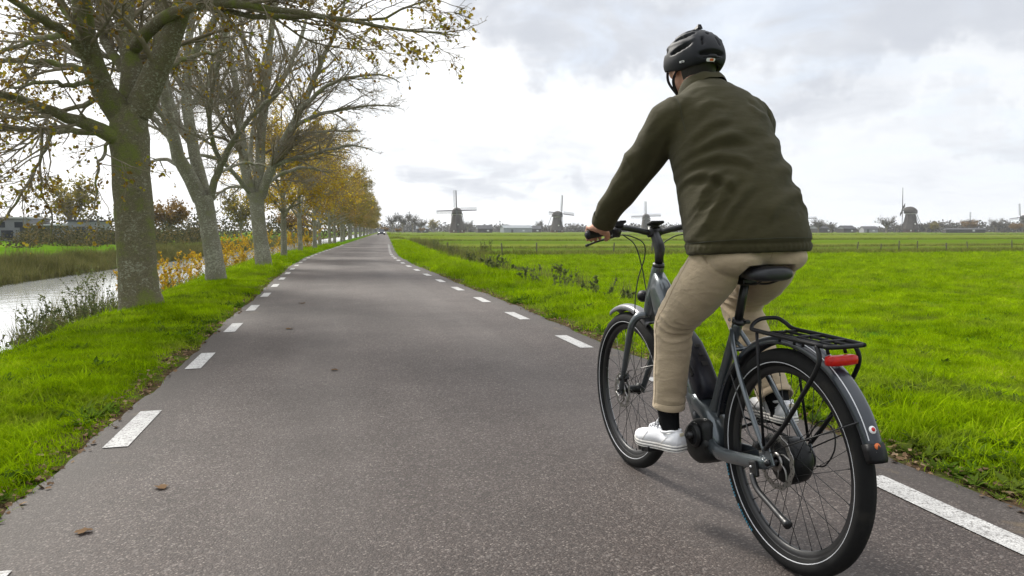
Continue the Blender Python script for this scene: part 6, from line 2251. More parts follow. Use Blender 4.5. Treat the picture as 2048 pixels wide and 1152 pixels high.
# reeds on the far bank of the canal, and a thin fringe on the near one
u_, y_ = area(7500, -15.0, -12.35, 14, 150, 1.5)
x_ = u_ + road_x(y_)
k = in_view(x_, y_)
x_, y_, u_ = x_[k], y_[k], u_[k]
sc = rs.uniform(.42, .72, len(x_)) * np.clip(1 + .3 * ns2(x_, y_, .15, 18), .6, 1.4)
scatter('far_bank_reeds', C_reed, 5, np.stack([x_, y_, np.maximum(ground_z(x_, y_), WATER_Z - .05)], -1), np.stack([sc * 1.2, sc * 1.2, sc], -1), rs, .15, 'brown reeds lining the far bank of the canal', 'reeds')
u_, y_ = area(900, -5.7, -4.7, 14, 110, 1.3)
x_ = u_ + road_x(y_)
k = in_view(x_, y_) & (ns2(x_, y_, .3, 19) > .1)
x_, y_ = x_[k], y_[k]
sc = rs.uniform(.4, .8, len(x_))
scatter('near_bank_reeds', C_reed, 5, np.stack([x_, y_, np.maximum(ground_z(x_, y_), WATER_Z - .05)], -1), np.stack([sc, sc, sc], -1), rs, .2, 'thin brown reeds at the foot of the near bank', 'reeds')
# weeds in the shallow ditch on the right
u_, y_ = area(520, 4.5, 5.9, 9, 75, .9)
x_ = u_ + road_x(y_)
k = ns2(x_, y_, .22, 29) > -.15
x_, y_ = x_[k], y_[k]
sc = rs.uniform(.22, .62, len(x_)) * np.clip(y_ / 22, .7, 1.3)
scatter('ditch_reeds', C_reed, 5, np.stack([x_, y_, ground_z(x_, y_)], -1), np.stack([sc, sc, sc], -1), rs, .22, 'dry grey-brown weeds along the shallow ditch', 'weeds')
# rough pasture: rows of long pale grass along the fence and the field drains
parts = []
for n, x0, x1, yb, wdt, s0, s1 in ((2400, 6.5, 56, 40.9, .5, .5, 1.1), (1300, 7, 62, 44, 2.5, .4, .8), (1300, 8, 80, 60, 1.0, .4, .8), (1300, 8, 150, 104, 2.0, .6, 1.0), (1300, 14, 330, 210, 4.0, .8, 1.4)):
    x_ = rs.uniform(x0, x1, n) + road_x(yb) * 0
    y_ = yb + rs.normal(0, wdt, n) + .03 * x_ + 1.2 * np.sin(x_ * .05 + yb)
    k = in_view(x_, y_) & (ns2(x_, y_, 2.2 / yb, 39) > -.55)
    parts.append((x_[k], y_[k], rs.uniform(s0, s1, k.sum())))
x_, y_, sc = (np.concatenate([p[i] for p in parts]) for i in range(3))
scatter('pasture_grass', C_past, 4, np.stack([x_, y_, ground_z(x_, y_)], -1), np.stack([sc * 1.5, sc * 1.5, sc], -1), rs, .15, 'rows of long dull grass along the fence and field drains', 'grass')


# broad-leaved herbs low in the verge
def rosette(seed):
    rs_ = np.random.default_rng(seed)
    n = 9
    VV, FF, TT = [], [], []
    for i in range(n):
        a = 2 * math.pi * i / n + rs_.uniform(-.3, .3)
        ln = rs_.uniform(.05, .10)
        wd = ln * rs_.uniform(.28, .42)
        up = rs_.uniform(.25, .8)
        d_ = np.array([math.cos(a), math.sin(a), 0])
        q = np.array([-math.sin(a), math.cos(a), 0])
        z = np.array([0, 0, 1.0])
        b_ = len(VV)
        VV += [d_ * .004, d_ * ln * .45 + z * ln * .45 * up + q * wd * .5, d_ * ln + z * ln * up * .75, d_ * ln * .45 + z * ln * .45 * up - q * wd * .5, d_ * ln * .5 + z * ln * .42 * up]
        FF += [(b_, b_ + 4, b_ + 1), (b_, b_ + 3, b_ + 4), (b_ + 1, b_ + 4, b_ + 2), (b_ + 4, b_ + 3, b_ + 2)]
        TT += [rs_.random() * .5] * 5
    me = np_mesh('rosette', np.array(VV), [np.array(FF)])
    tn = me.attributes.new('tone', 'FLOAT', 'POINT')
    tn.data.foreach_set('value', np.array(TT, np.float32))
    me.materials.append(G_herb)
    return me


G_herb = grass_mat('herb_leaf', [(0, (.045, .085, .012)), (.5, (.085, .150, .016)), (.85, (.140, .205, .022)), (1, (.20, .15, .05))], .3)
C_herb = source('rosette', [rosette(380 + i) for i in range(5)])
parts = []
for n, u0, u1, y0, y1 in ((2600, -3.3, -1.26, 2.4, 14), (2600, 2.66, 4.6, 1.3, 12), (1500, 4.4, 14, 3, 16)):
    u_, y_ = area(n, u0, u1, y0, y1)
    x_ = u_ + road_x(y_)
    k = in_view(x_, y_) & (ns2(x_, y_, .5, 45) > .1)
    parts.append((x_[k], y_[k]))
x_, y_ = (np.concatenate([p[i] for p in parts]) for i in range(2))
sc = rs.uniform(.5, 1.15, len(x_))
scatter('verge_herbs', C_herb, 5, np.stack([x_, y_, ground_z(x_, y_)], -1), np.stack([sc, sc, sc], -1), rs, .2, 'low broad-leaved herbs mixed into the verge grass', 'herbs')


# weeds and shrubs one can pick out
def plant(name, label, base, h, n_stem, spread, leaf, n_leaf, mats, seed, cat='plant', group=None, lean=.25, droop=.2, side_=True):
    rs_ = np.random.default_rng(seed)
    root = empty(name, base)
    tag(root, label, cat, group)
    K = 7
    P = np.zeros((n_stem, K, 3))
    for i in range(n_stem):
        d_ = np.array([rs_.normal(0, lean), rs_.normal(0, lean), 1.0])
        q = np.array([rs_.normal(0, spread), rs_.normal(0, spread), -.05])
        hh = h * rs_.uniform(.55, 1.05)
        for k in range(K):
            P[i, k] = q
            d_ = d_ + rs_.normal(0, .12, 3)
            d_ /= np.linalg.norm(d_)
            q = q + d_ * hh / (K - 1)
    Rd = np.full((n_stem, K), .0045 * (h ** .5)) * np.linspace(1, .4, K)
    gr = [(P, Rd, 5, 0)]
    tips = P
    if side_:
        P1, R1 = spawn(P, Rd, 9, lambda L, t, M: L * rs_.uniform(.12, .38, M) * (1.15 - .6 * t), 45, .15, rs_, .2, 5, .6, .0016, .12)
        gr.append((P1, R1, 3, 0))
        tips = P1
    tag(link('stem', stems_mesh('stem', gr, rs_), mats[0], root), kind='stuff')
    pos_ = np.concatenate([pick_on(tips, n_leaf, rs_, .1), pick_on(P, n_leaf // 3, rs_, .25)])
    link('foliage', leaf_mesh('foliage', pos_, leaf * rs_.uniform(.5, 1.3, len(pos_)), rs_, 0, 1, droop), mats[1], root)
    return root


M_stem = mat('weed_stem', (.085, .070, .040), .9, 0, .3, 10)
WEED_R = ((4.24, 13.5, .62, 5, 'tall upright weed standing above the others in the roadside ditch'), (4.05, 14.9, .42, 5, 'low bushy weed just left of the tall upright weed'), (4.55, 11.3, .34, 6, 'sprawling weed in the ditch nearest the front wheel'),
          (4.40, 12.3, .42, 5, 'branching weed between the tall weed and the front wheel'), (4.35, 20.2, .55, 8, 'dense brown-green bush of weeds halfway along the ditch'), (4.7, 19.0, .45, 6, 'pale loose weed right of the dense weed bush'),
          (4.75, 26.6, .55, 7, 'grey weed clump in the ditch beyond the dense weed bush'), (5.3, 33.5, .7, 8, 'tall grey weed clump at the bend of the ditch'), (5.6, 40.5, .9, 9, 'dark bushy weed clump where the fence meets the ditch'), (8.2, 41.2, .9, 12, 'wide dark bramble bush at the left end of the fence'))
for i, (x, y, h, n, lab) in enumerate(WEED_R):
    plant('weed', lab, (x, y, float(ground_z(x, y)) - .02), h, n + 5, .05 + .12 * h, .030 * (1 + .35 * (y > 18)), 200 + 60 * n, (M_stem, G_weed), 600 + i, group='weeds along the right-hand ditch')
WEED_L = ((-4.25, 12.4, .80, 7, 'leafy grey-green weed at the water edge by the left border of the photo'), (-4.10, 13.5, .95, 7, 'tall seeding weed on the bank left of the mossy trunk'), (-3.95, 14.4, 1.0, 8, 'dense weed close to the left side of the mossy trunk'),
          (-4.45, 11.6, .6, 6, 'low weed spreading over the water edge in the left corner'), (-3.7, 13.2, .45, 7, 'dark low weed in the grass just left of the mossy trunk'), (-4.4, 15.4, .8, 6, 'thin weed against the water behind the mossy trunk'))
for i, (x, y, h, n, lab) in enumerate(WEED_L):
    plant('weed', lab, (x, y, float(ground_z(x, y)) - .02), h * 1.12, n + 3, .17, .030, 190 + 40 * n, (M_stem, G_weed), 640 + i, group='weeds on the canal bank')
SHRUB = ((-4.25, 20.6, 1.25, 11, 'orange-leaved shrub between the mossy trunk and the pale forked tree'), (-4.30, 24.6, 1.35, 12, 'dense orange shrub right behind the pale forked tree'), (-4.0, 28.6, 1.5, 13, 'tall yellow-orange shrub between the second and third trees'),
         (-3.9, 33.5, 1.7, 13, 'golden shrub left of the third tree trunk'), (-3.9, 40.0, 1.8, 13, 'orange shrub on the bank beyond the third tree'), (-3.3, 50.0, 1.8, 13, 'faded brown-orange shrub farther along the bank'))
for i, (x, y, h, n, lab) in enumerate(SHRUB):
    x = x + float(road_x(y))
    plant('shrub', lab, (x, y, float(ground_z(x, y)) - .03), h, n + 4, .40, .034 * (1 + y / 110), 2300, (B_twig2, L_shrub), 660 + i, 'shrub', 'autumn shrubs on the canal bank', .38, .3)

# leaves blown along the road edge, and single ones on the asphalt
L_dead = leaf_mat('leaf_dead', [(0, (.11, .070, .040)), (.5, (.19, .125, .075)), (1, (.28, .20, .125))], .15)


def dead_leaf(seed, size):
    rs_ = np.random.default_rng(seed)
    n = 13
    V, F = [(0, 0, .004)], []
    for k in range(n):
        a = 2 * math.pi * k / n
        lob = 1 + .28 * math.cos(5 * a) * (1 if math.sin(a) > -.8 else .2)
        r_ = .5 * size * lob * (1.15 if math.sin(a) > 0 else .85)
        V.append((r_ * math.cos(a) * .82, r_ * math.sin(a), .004 + size * .16 * abs(math.cos(a)) ** 2 * rs_.uniform(.2, 1.1)))
    for k in range(n):
        F.append((0, 1 + k, 1 + (k + 1) % n))
    V.append((.004 * size, -.85 * size, .006))
    V.append((-.02 * size, -.85 * size, .006))
    F.append((0, n + 1, n + 2))
    me = np_mesh('fallen_leaf', V, [F], smooth=False)
    tn = me.attributes.new('tone', 'FLOAT', 'POINT')
    tn.data.foreach_set('value', np.full(len(V), rs_.random(), np.float32))
    me.materials.append(L_dead)
    return me


C_leaf = source('litter_leaf', [dead_leaf(700 + i, .040) for i in range(7)])
pl = []
for n, uc, wd_, y0, y1 in ((1700, ROAD_L - .09, .07, 2.4, 26), (2000, ROAD_R + .10, .08, 1.4, 26), (320, -2.0, .6, 2.5, 14), (320, 3.0, .35, 1.4, 10)):
    y_ = y0 + (y1 - y0) * rs.random(n) ** 1.5
    u_ = uc + rs.normal(0, wd_, n)
    k = (u_ < ROAD_L + .05) | (u_ > ROAD_R - .04)
    u_, y_ = u_[k], y_[k]
    x_ = u_ + road_x(y_)
    on = (u_ > ROAD_L) & (u_ < ROAD_R)
    z_ = np.where(on, road_z(u_) + .004, ground_z(x_, y_) + .012)
    pl.append(np.stack([x_, y_, z_], -1))
pl = np.concatenate(pl)
sc = rs.uniform(.25, .9, len(pl))
scatter('leaf_litter', C_leaf, 7, pl, np.stack([sc, sc, sc], -1), rs, .35, 'small brown leaves and crumbs of litter along the asphalt edges', 'leaf litter')
for i, (u_, y_, s_, rz_, lab) in enumerate(((-.71, 3.41, .062, .4, 'pale brown fallen leaf on the asphalt right of the near-left dash'), (-.88, 2.97, .056, 1.9, 'brown fallen leaf on the asphalt near the lower left corner'), (.02, 6.0, .06, 1.2, 'greyish fallen leaf in the middle of the lane'),
                                           (-.45, 8.7, .09, 2.6, 'fallen leaf lying beyond the middle leaf on the left half of the lane'), (-.42, 11.7, .11, .2, 'farthest fallen leaf visible on the left half of the lane'))):
    o = link('fallen_leaf', dead_leaf(720 + i, s_))
    o.location = (u_, y_, road_z(u_) + .002)
    o.rotation_euler = (0, 0, rz_)
    tag(o, lab, 'leaf', 'single leaves on the road')


# ------------------------------------------------------------------ fence, windmills, far trees, houses, car
M_post = mat('weathered_post', (.085, .075, .060), .9, 0, .3, 12, .004, 40)
M_wire = mat('fence_wire', (.16, .155, .15), .6, .6)
fence = empty('wire_fence', (8, 41, -.36))
tag(fence, 'wire fence on short wooden posts crossing the meadow', 'fence')
rs = np.random.default_rng(91)
fp = []
xx = 9.2
while xx < 47:
    y = 40.9 + .02 * (xx - 9) + rs.normal(0, .12)
    fp.append((xx, y))
    xx += rs.choice([1.3, 1.9, 2.4, 3.4, 4.6])
fp = [(6.9, 52.0), (7.0, 46.5)] + fp
posts = []
for i, (x, y) in enumerate(fp):
    mb = MB()
    h = rs.uniform(.55, .85)
    lx, ly = rs.normal(0, .05, 2)
    r_ = rs.uniform(.032, .046)
    z0 = float(ground_z(x, y))
    pts = [(x - 8, y - 41, z0 - .2 + .36), (x - 8 + lx * .5, y - 41 + ly * .5, z0 + h * .5 + .36), (x - 8 + lx, y - 41 + ly, z0 + h + .36), (x - 8 + lx, y - 41 + ly, z0 + h + .39)]
    mb.tube(pts, [r_, r_ * .97, r_ * .93, r_ * .5], 8)
    mb.build('post', M_post, fence)
    posts.append((pts, h))
for f_ in (.45, .75, .95):
    mb = MB()
    q = []
    for i, (pts, h) in enumerate(posts):
        p = Vector(pts[0]).lerp(Vector(pts[2]), .2 + .8 * f_)
        if q:
            m_ = (q[-1] + p) / 2
            m_.z -= .02
            q.append(m_)
        q.append(p)
    mb.tube(q, .0015, 4)
    mb.build('wire', M_wire, fence)

M_thatch = mat('mill_thatch', (.060, .050, .042), .95, 0, .25, .6, .05, 6)
M_brick = mat('mill_brick', (.105, .058, .042), .9, 0, .2, 1.5)
M_wood = mat('mill_wood', (.035, .032, .030), .8, 0, .2, 1.0)
M_mwhite = mat('mill_white', (.70, .69, .66), .7, 0, .08, 1.0)
M_green = mat('mill_green', (.030, .055, .038), .6)


def windmill(loc, H_, face, spin, label, sail_l=12.5):
    """thatched eight-sided polder mill; H_ height to the cap's top; face: compass angle the sails look to (0 = +Y, clockwise)"""
    s_ = H_ / 16.0
    root = empty('windmill', loc)
    tag(root, label, 'windmill', 'polder windmills on the horizon')

    def octr(z, r_, n=8):
        return [(math.cos(2 * math.pi * (k + .5) / n) * r_ * s_, math.sin(2 * math.pi * (k + .5) / n) * r_ * s_, z * s_) for k in range(n)]
    mb = MB()
    mb.loft([octr(-.5, 5.0), octr(2.0, 4.9)], smooth=False)
    bo_ = mb.build('base', M_brick, root)
    dr = MB()
    dr.box((0, -4.66 * s_, 1.05 * s_), (1.1 * s_, .25 * s_, 2.1 * s_))
    dr.build('door', M_green, bo_)
    for xx in (-2.6, 2.6):
        wn = MB()
        wn.box((xx * s_, -3.85 * s_, 1.2 * s_), (.8 * s_, .3 * s_, .9 * s_), Matrix.Rotation(math.copysign(.78, xx), 3, 'Z'))
        wn.build('window', M_mwhite, bo_)
    mb = MB()
    mb.loft([octr(1.85, 5.6), octr(2.3, 5.35), octr(4.5, 4.55), octr(7, 3.85), octr(9.5, 3.30), octr(11.3, 3.0)], smooth=False)
    mb.build('body', M_thatch, root)
    for z, k in ((5.2, 6), (8.2, 2)):
        wn = MB()
        a = 2 * math.pi * k / 8
        r_ = np.interp(z, [4.5, 7, 9.5], [4.55, 3.85, 3.30]) * .93
        wn.box((math.cos(a) * r_ * s_, math.sin(a) * r_ * s_, z * s_), (.3 * s_, .7 * s_, .9 * s_), Matrix.Rotation(a, 3, 'Z'))
        wn.build('window', M_mwhite, root)
    mb = MB()
    mb.loft([octr(11.3, 3.15, 16), octr(11.65, 3.15, 16)])
    mb.build('white_rim', M_mwhite, root)
    # cap: boat-shaped thatched hood
    ca = R(face)
    fd = Vector((math.sin(ca), math.cos(ca), 0))
    sdv = Vector((fd.y, -fd.x, 0))
    cap = MB()
    rings = []
    for q, hw, top_, bot in ((-3.7, 1.6, 13.6, 11.75), (-3.0, 2.6, 14.5, 11.7), (-1.5, 3.2, 15.6, 11.65), (0.2, 3.3, 16.0, 11.65), (2.0, 2.9, 15.8, 11.65), (3.2, 2.4, 15.4, 11.7), (3.7, 2.2, 15.2, 11.8)):
        ring = []
        for k in range(12):
            a = math.pi * k / 11
            ring.append(tuple((fd * q + sdv * (math.cos(a) * hw)) * s_ + Vector((0, 0, (bot + (top_ - bot) * math.sin(a) ** .8) * s_))))
        rings.append(ring)
    cap.loft(rings)
    co_ = cap.build('cap', M_thatch, root)
    fb = MB()
    fb.box(tuple(fd * 3.78 * s_ + Vector((0, 0, 13.2 * s_))), (1.5 * s_, .15 * s_, 2.2 * s_), Matrix.Rotation(-ca, 3, 'Z'))
    fb.build('storm_hatch', M_green, co_)
    # tail beams to the ground behind the cap
    for q in (-1, 1):
        tb = MB()
        tb.tube([tuple((fd * -2.6 + sdv * q * 3.3) * s_ + Vector((0, 0, 12.2 * s_))), tuple((fd * -7.0 + sdv * q * 4.6) * s_ + Vector((0, 0, 1.2 * s_)))], .16 * s_, 6)
        tb.tube([tuple((fd * 1.0 + sdv * q * 3.7) * s_ + Vector((0, 0, 12.0 * s_))), tuple((fd * -7.0 + sdv * q * 1.2) * s_ + Vector((0, 0, 1.0 * s_)))], .13 * s_, 6)
        tb.build('tail_beam', M_wood, root)
    hub = fd * 4.6 * s_ + Vector((0, 0, 13.9 * s_))
    ax = MB()
    ax.tube([tuple(fd * 3.0 * s_ + Vector((0, 0, 13.7 * s_))), tuple(hub + fd * .5 * s_)], .38 * s_, 10)
    ax.build('axle', M_wood, root)
    for k in range(4):
        a = R(spin + 90 * k)
        dv = sdv * math.sin(a) + Vector((0, 0, 1)) * math.cos(a)
        cv = sdv * math.cos(a) - Vector((0, 0, 1)) * math.sin(a)
        sl = MB()
        L_ = sail_l * s_
        sl.tube([tuple(hub), tuple(hub + dv * L_)], [.28 * s_, .14 * s_], 6)
        for off in (.55, 1.1, 1.65):
            sl.tube([tuple(hub + dv * L_ * .16 + cv * off * s_), tuple(hub + dv * L_ + cv * off * s_)], .055 * s_, 4)
        for i in range(19):
            f_ = .16 + .84 * i / 18
            sl.tube([tuple(hub + dv * L_ * f_ - cv * .28 * s_), tuple(hub + dv * L_ * f_ + cv * 1.7 * s_)], .055 * s_, 4)
        bdv = [hub + dv * L_ * .16 - cv * .06 * s_, hub + dv * L_ - cv * .06 * s_, hub + dv * L_ - cv * .42 * s_, hub + dv * L_ * .16 - cv * .42 * s_]
        sl.add([tuple(p + fd * .05 * s_) for p in bdv] + [tuple(p - fd * .05 * s_) for p in bdv], [(0, 1, 2, 3), (7, 6, 5, 4), (0, 4, 5, 1), (1, 5, 6, 2), (2, 6, 7, 3), (3, 7, 4, 0)], 0, False)
        sl.build('sail', M_wood, root)
    return root


GZ = -.4
windmill((78.1, 478.1, GZ), 16.0, 192, 2, 'windmill nearest the road bend, its sails square to the camera')
windmill((162.2, 538.6, GZ), 15.8, 150, -4, 'windmill left of the handlebar, sails turned slightly right', 13.5)
windmill((258.0, 598.3, GZ), 15.5, 205, 1, 'windmill seen above the handlebar stem')
windmill((455.0, 668.0, GZ), 15.0, 215, 2, "windmill almost hidden behind the rider's back, one sail tip showing")
windmill((425.5, 491.5, GZ), 19.5, 305, 9, 'dark windmill in open meadow on the right, sails seen almost edge-on', 14)
windmill((816.5, 836.5, GZ), 15.5, 225, 0, 'small far windmill rising behind the orange round tree')
windmill((619.8, 574.1, GZ), 15.5, 275, 6, 'windmill cut by the right border of the photo', 13)

# far trees: bare crowns on trunks that can be told apart, then the wood behind as one mass
L_grey = leaf_mat('far_twigs', [(0, (.060, .056, .050)), (.5, (.090, .084, .072)), (1, (.115, .105, .085))], .2)
L_far_or = leaf_mat('far_orange', [(0, (.14, .085, .03)), (1, (.24, .15, .05))], .3)


def far_kind(seed, h, w_, n, size, lmat, hollow=.5, trunk=.25):
    rs_ = np.random.default_rng(seed)
    g_ = []
    P, r_ = resample([(0, 0, -.5, .45), (.1, 0, h * trunk, .32), (0, .1, h * .6, .16), (.1, 0, h * .92, .05)], 8)
    g_.append((P[None], r_[None], 6, 0))
    Ls, Rs_ = [], []
    for j in range(14):
        z0 = h * rs_.uniform(trunk * .8, .6)
        az = j * 2.4
        rc = w_ * rs_.uniform(.6, 1.0) * (1 - .3 * abs(z0 / h - .4))
        q, rr_ = resample([(0, 0, z0, .18), (math.cos(az) * rc * .5, math.sin(az) * rc * .5, z0 + (h - z0) * .35, .11), (math.cos(az) * rc, math.sin(az) * rc, z0 + (h - z0) * rs_.uniform(.45, .95), .04)], 7)
        Ls.append(q)
        Rs_.append(rr_)
    P0, R0 = np.array(Ls), np.array(Rs_)
    g_.append((P0, R0, 5, 0))
    P1, R1 = spawn(P0, R0, 1.6, lambda L, t, M: L * rs_.uniform(.3, .6, M), 45, .15, rs_, .2, 5, .55, .03, .12)
    g_.append((P1, R1, 4, 0))
    tm = stems_mesh('trunk', g_, rs_)
    tm.materials.append(B_twig2)
    pos_ = pick_on(P1, n, rs_, .2) + rs_.normal(0, w_ * .09, (n, 3))
    cm = leaf_mesh('crown', pos_, size * rs_.uniform(.5, 1.3, n), rs_, 0, 1, 0)
    cm.materials.append(lmat)
    return tm, cm


FK = [far_kind(801, 11, 5.0, 1500, .42, L_grey), far_kind(802, 14, 4.2, 1500, .45, L_grey, trunk=.35), far_kind(803, 9, 5.0, 2400, .5, L_far_or, trunk=.1), far_kind(804, 12, 4.0, 2200, .5, L_olive, trunk=.15)]


def px_dir(px):
    a = CAM_YAW + math.atan((px - 1024) / 1525)
    return math.sin(a), math.cos(a)


FAR = ((785, 430, 1, .95, 'first slim bare tree right of the road end'), (806, 440, 1, 1.0, 'tall bare tree second from the road end'), (826, 450, 1, 1.05, 'bare tree with high crown left of the nearest windmill'), (843, 470, 0, 1.0, 'broad bare tree close to the left of the nearest windmill'),
       (868, 500, 3, .9, 'bushy olive tree directly left of the nearest windmill'), (935, 560, 0, 1.0, 'round bare tree directly right of the nearest windmill'), (1078, 640, 1, .9, 'bare tree left of the second windmill'), (1150, 660, 0, .9, 'bare tree right of the second windmill'),
       (1635, 520, 0, 1.05, "spreading bare tree beside the rider's right side"), (1660, 540, 0, .75, "low bare tree just right of the spreading one beside the rider"), (1770, 490, 0, 1.1, 'wide forked bare tree left of the dark windmill'), (1791, 640, 0, .75, 'small bare tree between the forked tree and the dark windmill'),
       (1850, 640, 0, .85, 'round bare tree directly right of the dark windmill'), (1866, 580, 3, .75, 'low olive tree right of the round bare one'), (1936, 640, 2, 1.25, 'orange-brown round tree in front of the small far windmill'), (1988, 640, 0, 1.15, 'bare tree between the orange tree and the right border'),
       (2030, 610, 2, .9, 'brownish bush-like tree at the right border under the last windmill'), (770, 330, 2, .42, 'small yellow bush at the end of the right verge'), (797, 345, 2, .36, 'yellowish bush beside the far road'), (845, 420, 2, .42, 'low yellow bush in front of the bare trees'))
rs = np.random.default_rng(93)
for px, D_, k, s_, lab in FAR:
    dx, dy = px_dir(px)
    o = empty('far_tree', (dx * D_, dy * D_, GZ), rs.uniform(0, 6.28))
    o.scale = (s_ * .85, s_ * .85, s_ * .72)
    tag(o, lab, 'tree', 'trees standing out on the horizon')
    for nm, me in zip(('trunk', 'crown'), FK[k]):
        link(nm, me, None, o)
# the wood along the horizon
pp, ss = [], []
for i in range(420):
    px = rs.uniform(700, 2250)
    D_ = rs.uniform(640, 820)
    dx, dy = px_dir(px)
    h = rs.uniform(4, 8) * (1.25 if px < 900 or px > 1850 else 1) * (.55 if 1660 < px < 1770 else 1)
    w_ = rs.uniform(4, 8)
    n = 85
    q = rs.normal(size=(n, 3))
    q /= np.linalg.norm(q, axis=1, keepdims=True)
    q *= rs.random((n, 1)) ** .4
    pp.append(np.array([dx * D_, dy * D_, GZ + h * .45]) + q * np.array([w_, w_, h * .62]))
    ss.append(np.full(n, 1.0))
pp = np.concatenate(pp)
pp[:, 2] = np.maximum(pp[:, 2], GZ)
tl = link('treeline', leaf_mesh('treeline', pp, rs.uniform(.7, 1.8, len(pp)), rs, 0, 1, 0), L_grey)
tag(tl, 'grey bare wood running along the whole horizon', 'wood', kind='stuff')
# dark hedge line and trees across the canal on the left
pp = []
for i in range(420):
    x = rs.uniform(-170, 4)
    y = 150 + rs.uniform(-14, 30) + .12 * (x + 170)
    h = rs.uniform(3.0, 6.6)
    n = 60
    q = rs.normal(size=(n, 3))
    q /= np.linalg.norm(q, axis=1, keepdims=True)
    q *= rs.random((n, 1)) ** .4
    pp.append(np.array([x, y, GZ + h * .45]) + q * np.array([2.6, 2.2, h * .6]))
for i in range(170):
    x = rs.uniform(-62, -14)
    y = rs.uniform(72, 112)
    h = rs.uniform(.8, 2.3)
    n = 150
    q = rs.normal(size=(n, 3))
    q /= np.linalg.norm(q, axis=1, keepdims=True)
    q *= rs.random((n, 1)) ** .4
    pp.append(np.array([x, y, GZ + h * .4]) + q * np.array([1.5, 1.5, h * .6]))
pp = np.concatenate(pp)
pp[:, 2] = np.maximum(pp[:, 2], GZ)
L_hedge = leaf_mat('far_hedge', [(0, (.045, .048, .026)), (.6, (.085, .078, .045)), (1, (.17, .125, .045))], .2)
hl_ = link('far_hedge', leaf_mesh('far_hedge', pp, rs.uniform(.22, .55, len(pp)) * np.clip(pp[:, 1] / 150, .4, 1) ** 1.3, rs, 0, 1, 0), L_hedge)
tag(hl_, 'dark hedge and scrub behind the houses across the canal', 'hedge', kind='stuff')
for i, (x, y, k, s_, lab) in enumerate(((-38, 128, 3, .70, 'bushy tree behind the flat-roofed house across the canal'), (-24, 126, 2, .62, 'orange-brown tree right of the flat-roofed house'), (-52, 118, 3, .75, 'dark tree at the left border across the canal'), (-15, 140, 3, .6, 'low tree across the canal behind the mossy trunk'), (-7, 150, 2, .55, 'brown tree across the canal right of the pale forked tree'))):
    o = empty('far_tree', (x, y, GZ), i)
    o.scale = (s_, s_, s_)
    tag(o, lab, 'tree', 'trees across the canal')
    for nm, me in zip(('trunk', 'crown'), FK[k]):
        link(nm, me, None, o)

# houses across the canal, farm sheds on the horizon
M_render = mat('grey_render', (.22, .225, .24), .85, 0, .1, 1.2)
M_fascia = mat('white_fascia', (.55, .56, .57), .6)
M_glass = mat('window_glass', (.03, .035, .045), .08, 0)
M_tile = mat('orange_tile', (.16, .085, .055), .85, 0, .2, 3)
M_slate = mat('dark_roof', (.045, .045, .05), .8, 0, .2, 3)
M_shed = mat('shed_boards', (.045, .040, .036), .9, 0, .2, 2)
M_green_glass = mat('greenhouse_glass', (.22, .24, .25), .4, 0, .1, .5)


def house(name, label, loc, rz, parts_, cat='house', group=None):
    root = empty(name, loc, rz)
    tag(root, label, cat, group)
    for nm, c, sz, m_ in parts_:
        mb = MB()
        mb.box(c, sz)
        mb.build(nm, m_, root)
    return root


def gable(root, w_, d_, z, h, m_, over=.3):
    mb = MB()
    x, y = w_ / 2 + over, d_ / 2 + over
    t_ = .15
    mb.add([(-x, -y, z), (x, -y, z), (x, y, z), (-x, y, z), (-x, 0, z + h), (x, 0, z + h), (-x, -y, z + t_), (x, -y, z + t_), (x, y, z + t_), (-x, y, z + t_), (-x, 0, z + h + t_), (x, 0, z + h + t_)],
           [(6, 7, 11, 10), (8, 9, 10, 11), (0, 1, 7, 6), (2, 3, 9, 8), (0, 4, 5, 1), (2, 5, 4, 3), (0, 6, 10, 4), (3, 4, 10, 9), (1, 5, 11, 7), (2, 8, 11, 5)], 0, False)
    mb.build('roof', m_, root)
    mb = MB()
    for s in (-1, 1):
        xx = s * (w_ / 2 - .05)
        mb.add([(xx, -d_ / 2, z), (xx, d_ / 2, z), (xx, 0, z + h - .1)], [(0, 1, 2)], 0, False)
    mb.build('gable_wall', M_render, root)


h1 = house('house', 'grey flat-roofed modern house across the canal behind the drooping twigs', (-41.5, 126, GZ), -.12,
           [('wall', (-2.6, 0, 1.6), (5.0, 6, 3.2), M_render), ('fascia', (-2.6, 0, 3.32), (5.3, 6.4, .22), M_fascia), ('wall', (2.0, .6, 1.1), (4.2, 5, 2.2), M_render), ('fascia', (2.0, .4, 2.3), (4.6, 5.8, .18), M_fascia), ('wall', (6.2, 1.4, 1.4), (4.0, 5, 2.8), M_render), ('roof_slab', (6.2, 1.4, 2.9), (4.3, 5.3, .2), M_slate),
            ('window', (-4.0, -3.02, 2.3), (1.1, .08, .8), M_glass), ('window', (-1.6, -3.02, 2.3), (1.1, .08, .8), M_glass), ('window', (-3.2, -3.02, .95), (1.6, .08, 1.1), M_glass), ('door', (-1.0, -3.02, 1.0), (.9, .08, 2.0), M_slate), ('window', (1.6, -1.94, 1.2), (1.6, .08, .9), M_glass), ('window', (6.0, -1.14, 1.6), (1.3, .08, .9), M_glass)])
h2 = house('house', 'pale house with orange tiled roof beside the flat-roofed house', (-50, 118, GZ), .1, [('wall', (0, 0, 1.3), (9, 7, 2.6), M_render), ('window', (-2, -3.52, 1.4), (1.5, .08, 1.2), M_glass), ('window', (2, -3.52, 1.4), (1.5, .08, 1.2), M_glass)])
gable(h2, 9, 7, 2.6, 2.6, M_tile)
